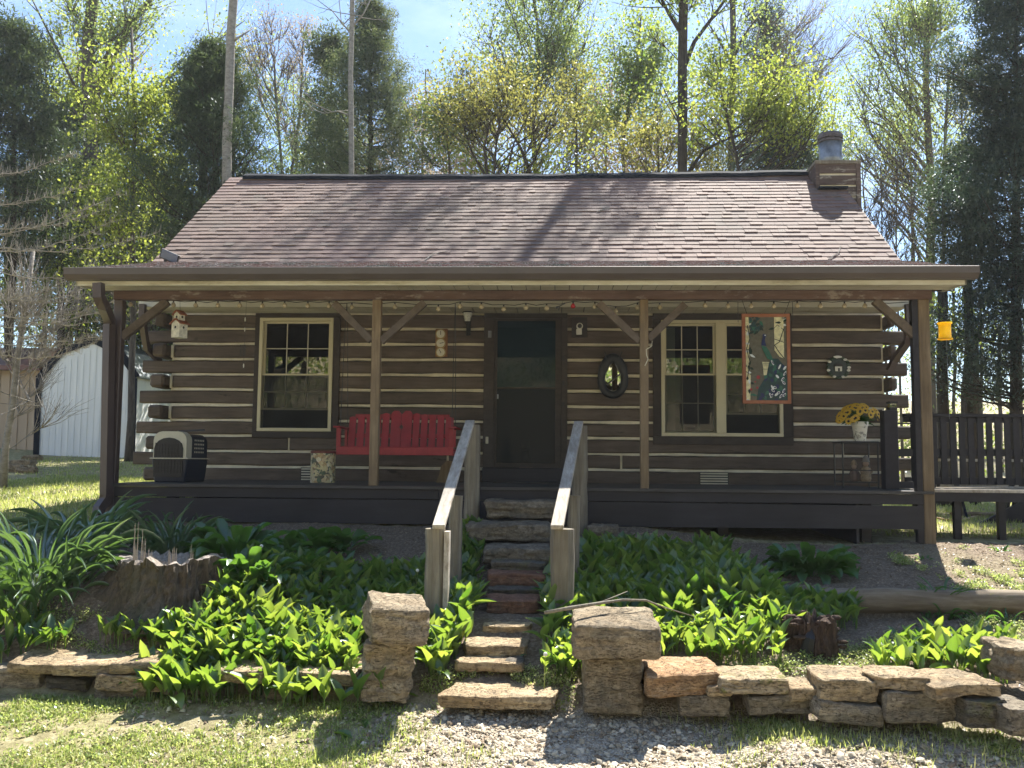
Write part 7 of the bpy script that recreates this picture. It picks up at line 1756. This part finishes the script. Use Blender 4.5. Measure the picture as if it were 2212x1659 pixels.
for i, (u, r_, Y, vt) in enumerate(((2037, .115, 17, 600), (2085, .11, 21, 700), (2004, .06, 24, 600), (2062, .05, 26, 620), (1972, .05, 25, 560), (2108, .10, 19.5, 720), (1985, .045, 30, 560), (2120, .05, 28, 640), (2160, .06, 27, 700))):
    tree('woodland_trunk', ['thick dark trunk just beyond the deck railing below the yellow trap', 'dark leaning trunk right of the thickest one', 'slim trunk close right of the corner post', 'slim grey trunk between the two thick ones', 'thin trunk left of the corner post', 'dark trunk under the right cedar boughs', 'faint far trunk beside the log ends', 'faint far trunk at the right among the cedar shade', 'far thin trunk at the right edge of the woods'][i], Y, [(u + (8 if i == 1 else -2), vt), (u, 900)], r_, r_ * .75, [(u, 720, 50, 60, 8, 260)], 'leaf_mid', (.07, .13), 'barkdark' if i in (0, 1, 5) else 'bark', seed=70 + i, twr=.007, group='trunks in the woods right of the cabin')
# left lower woods
for i, (u, Y, r_) in enumerate(((130, 26, .12), (175, 30, .14), (232, 25, .10), (262, 27, .10), (322, 24, .10), (96, 28, .08), (14, 27, .12), (355, 26, .09))):
    tree('woodland_trunk', ['shaded trunk above the peak of the white shed', 'thick far trunk between shed peak and porch post', 'leafy trunk just left of the porch roof end', 'dark trunk directly beside the porch roof end', 'shaded trunk rising behind the roof rake', 'slim trunk over the left half of the shed', 'trunk at the far left edge above the tan building', 'shaded trunk at the foot of the big cedar'][i], Y, [(u, 430), (u + 2, 650), (u, 980)], r_, r_ * .7, [(u, 450, 75, 90, 16, 1500), (u + 5, 630, 70, 90, 16, 1500)], ['leaf_mid', 'leaf_mid', 'leaf_yg', 'leaf_mid', 'leaf_mid', 'leaf_yg', 'leaf_mid', 'cedar'][i], (.07, .14), 'barkdark', seed=90 + i, twr=.007, group='trunks in the woods left of the cabin')
conifer('cedar_tree', 'dark low cedar filling the gap above the white shed', 28, 150, 250, 620, 150, 12000, 'cedar', seed=98, clump=.34, gaps=.15, profile=lambda t: (1 - t ** 3) ** .7)
conifer('cedar_tree', 'dark low cedar between the slim bright tree and the roof', 25, 330, 420, 760, 110, 9000, 'cedar', seed=99, clump=.3, gaps=.12, profile=lambda t: (1 - t ** 3) ** .7)
# the young tree and the pale horizontal sprays at the left
tree('young_tree', 'slim leaning tree with pale bark before the white shed', 13.5, [(72, 540), (60, 640), (36, 800), (20, 900), (8, 1010)], .058, .03, [(90, 640, 80, 50, 16, 0), (60, 740, 70, 50, 14, 0), (80, 880, 60, 50, 6, 0)], 'leaf_lg', bark='barkpale', seed=41, twr=.0045, twig_n=9, up=.1, depth=1.2, limbs=[([(30, 810, 0), (60, 860, 0), (92, 880, 0)], .008, .004, 6, 0)])
def spray_tree():
    rs = random.Random(77); root = empty('dogwood_tree', (-9.6, 12.5, g1(-9.6, 12.5)), 'bare dogwood reaching in from the left with long pale horizontal branches', 'tree')
    mb = MB(); mb.tube([(-9.6, 12.5, .6), (-9.6, 12.5, 3), (-9.7, 12.4, 6), (-9.8, 12.4, 8.5)], [.13, .11, .08, .03], 9); mb.build('trunk', M['barkpale'], root, smooth=True)
    for i, (v0, v1, ul, sag) in enumerate(((505, 420, 250, 30), (510, 505, 330, 35), (555, 560, 345, 45), (440, 400, 190, 20), (380, 330, 160, 20), (620, 690, 250, 40), (600, 600, 240, 50), (660, 640, 290, 35), (680, 700, 330, 45), (690, 660, 250, 30), (720, 745, 200, 40), (640, 590, 180, 30), (470, 455, 220, 30), (580, 640, 200, 40), (530, 480, 240, 35), (705, 720, 260, 35))):
        Y = 12.4 + rs.uniform(-.5, .7); m = MB(); n = 16; pts = []
        for k in range(n + 1):
            t = k / n; u = -120 + (ul + 120) * t; v = v0 + (v1 - v0) * t + sag * math.sin(math.pi * t) + rs.uniform(-3, 3); pts.append(P(u, v, Y + t * rs.uniform(-.02, .25)))
        m.tube(pts, [.011 - .009 * k / n for k in range(n + 1)], 5, False)
        for k in range(4, n + 1):
            for _ in range(4):
                a = pts[k]; ln = rs.uniform(.12, .46) * (1.1 - .3 * k / n); d = Vector((rs.uniform(.1, 1), rs.uniform(-.8, .8), rs.uniform(-.25, .5))); b = a + d * ln * .6; c = b + Vector((.1, rs.uniform(-.2, .2), rs.uniform(.4, 1))) * ln * .45
                m.tube([a, b, c], [.0038, .003, .0018], 3, False)
                for _ in range(2): p0 = a.lerp(b, rs.random()); m.tube([p0, p0 + Vector((rs.uniform(-.2, .4), rs.uniform(-.3, .3), rs.uniform(.2, .8))) * ln * .5], [.0024, .0014], 3, False)
        m.build('branch', M['twigpale'], root)
spray_tree()
# leafy masses that read as one: understory to either side and the bank behind the drive
def understory(name, label, boxes, n, mats, L, seed):
    r = np.random.default_rng(seed)
    for bi, (x0, x1, y0, y1, h0, h1) in enumerate(boxes):
        K = 260; cx = r.uniform(x0, x1, K); cyy = r.uniform(y0, y1, K); an = np.stack([cx, cyy, G(cx, cyy) + r.uniform(h0, h1, K) * r.random(K) ** .6], 1)
        o = leaf_cloud(name, an, n, (.5, .4, .42), L, .7, mats[bi % len(mats)], None, seed + bi); tag(o, label, kind='stuff')
understory('undergrowth', 'tangled shrubs and saplings behind the sheds', [(-17, -6, 26, 31, 0, 7), (-17, -6, 24.5, 29, 0, 5), (-16, -5.5, 27, 33, 2, 9), (-12, -5.3, 24, 27, .5, 6), (-20, -5, 30, 36, 2, 10)], 8500, ['leaf_mid', 'cedar', 'leaf_mid', 'leaf_mid'], (.08, .18), 5)
understory('undergrowth', 'sunlit brush on the woodland floor right of the cabin', [(6, 20, 24, 36, 0, 2.2), (6, 22, 30, 44, 0, 5), (4, 16, 36, 46, 1, 6)], 4200, ['leaf_mid', 'leaf_lg', 'leaf_gold'], (.08, .18), 15)
understory('undergrowth', 'leafy edge of the woods behind the ridge', [(-8, 9, 34, 42, 1, 11), (-8, 9, 30, 34, 1, 9)], 4500, ['leaf_gold', 'leaf_lg'], (.09, .18), 25)
understory('facing_woodland', 'sunlit woods on the bank across the drive', [(-20, 0, -26, -18, 0, 9), (0, 20, -26, -18, 0, 9), (-20, 20, -40, -26, 2, 14), (-22, 22, -20, -14, 0, 4)], 7000, ['leaf_yg', 'leaf_mid', 'leaf_lg', 'leaf_mid'], (.18, .36), 35)
# a loose second row of spring trees far behind, each a little different
br = random.Random(123)
far_words = ['pale', 'greenish', 'golden', 'budding', 'hazy']
for i in range(18):
    u = -30 + i * 132 + br.uniform(-30, 30); Y = br.uniform(34, 44); vt = br.choice([90, 130, 170, 210, 250]) + (60 if 850 < u < 1000 else 0)
    k = br.randrange(4); lf = ['leaf_lg', 'leaf_mid', 'leaf_gold', 'leaf_pink'][k]
    near_ = ['beyond the far left cedar', 'beyond the forked trunk', 'beyond the slim bright tree', 'behind the big dark cedar', 'behind the pale straight trunk', 'behind the first bare tree', 'behind the soft green conifer', 'right of the soft green conifer', 'under the open patch of sky', 'behind the olive gold maple', 'behind the central spire', 'left of the thick dark trunk', 'right of the thick dark trunk', 'behind the bright maple', 'behind the chimney', 'beyond the bare saplings', 'behind the fan branched tree', 'behind the great right cedar'][i]
    tree('deciduous_tree', ['pale green', 'mid green', 'golden', 'pink budded'][k] + ' distant tree ' + near_, Y, [(u + br.uniform(-15, 15), vt), (u, (vt + 420) / 2), (u + br.uniform(-8, 8), 520)], .10, .03, [(u, vt + 60, 60, 55, 16, 1100), (u + br.uniform(-30, 30), vt + 150, 70, 60, 16, 1100), (u, 380, 70, 40, 6, 500)], lf, (.10, .18), 'bark', seed=300 + i, twr=.008, twig_n=4, up=.9, spread=.4, group='distant trees behind the woods')

# thin spring haze in the air between the camera and the woods
hz = MB().box(-60, 60, -6, 62, -2.5, 32).build('haze', None); t = NT('spring haze'); pv = t.node('ShaderNodeVolumePrincipled'); pv.inputs['Color'].default_value = (.92, .95, 1, 1); pv.inputs['Density'].default_value = .0006; pv.inputs['Anisotropy'].default_value = .3
t.l.new(pv.outputs[0], t.out.inputs['Volume']); hz.data.materials.append(t.m); tag(hz, kind='stuff')
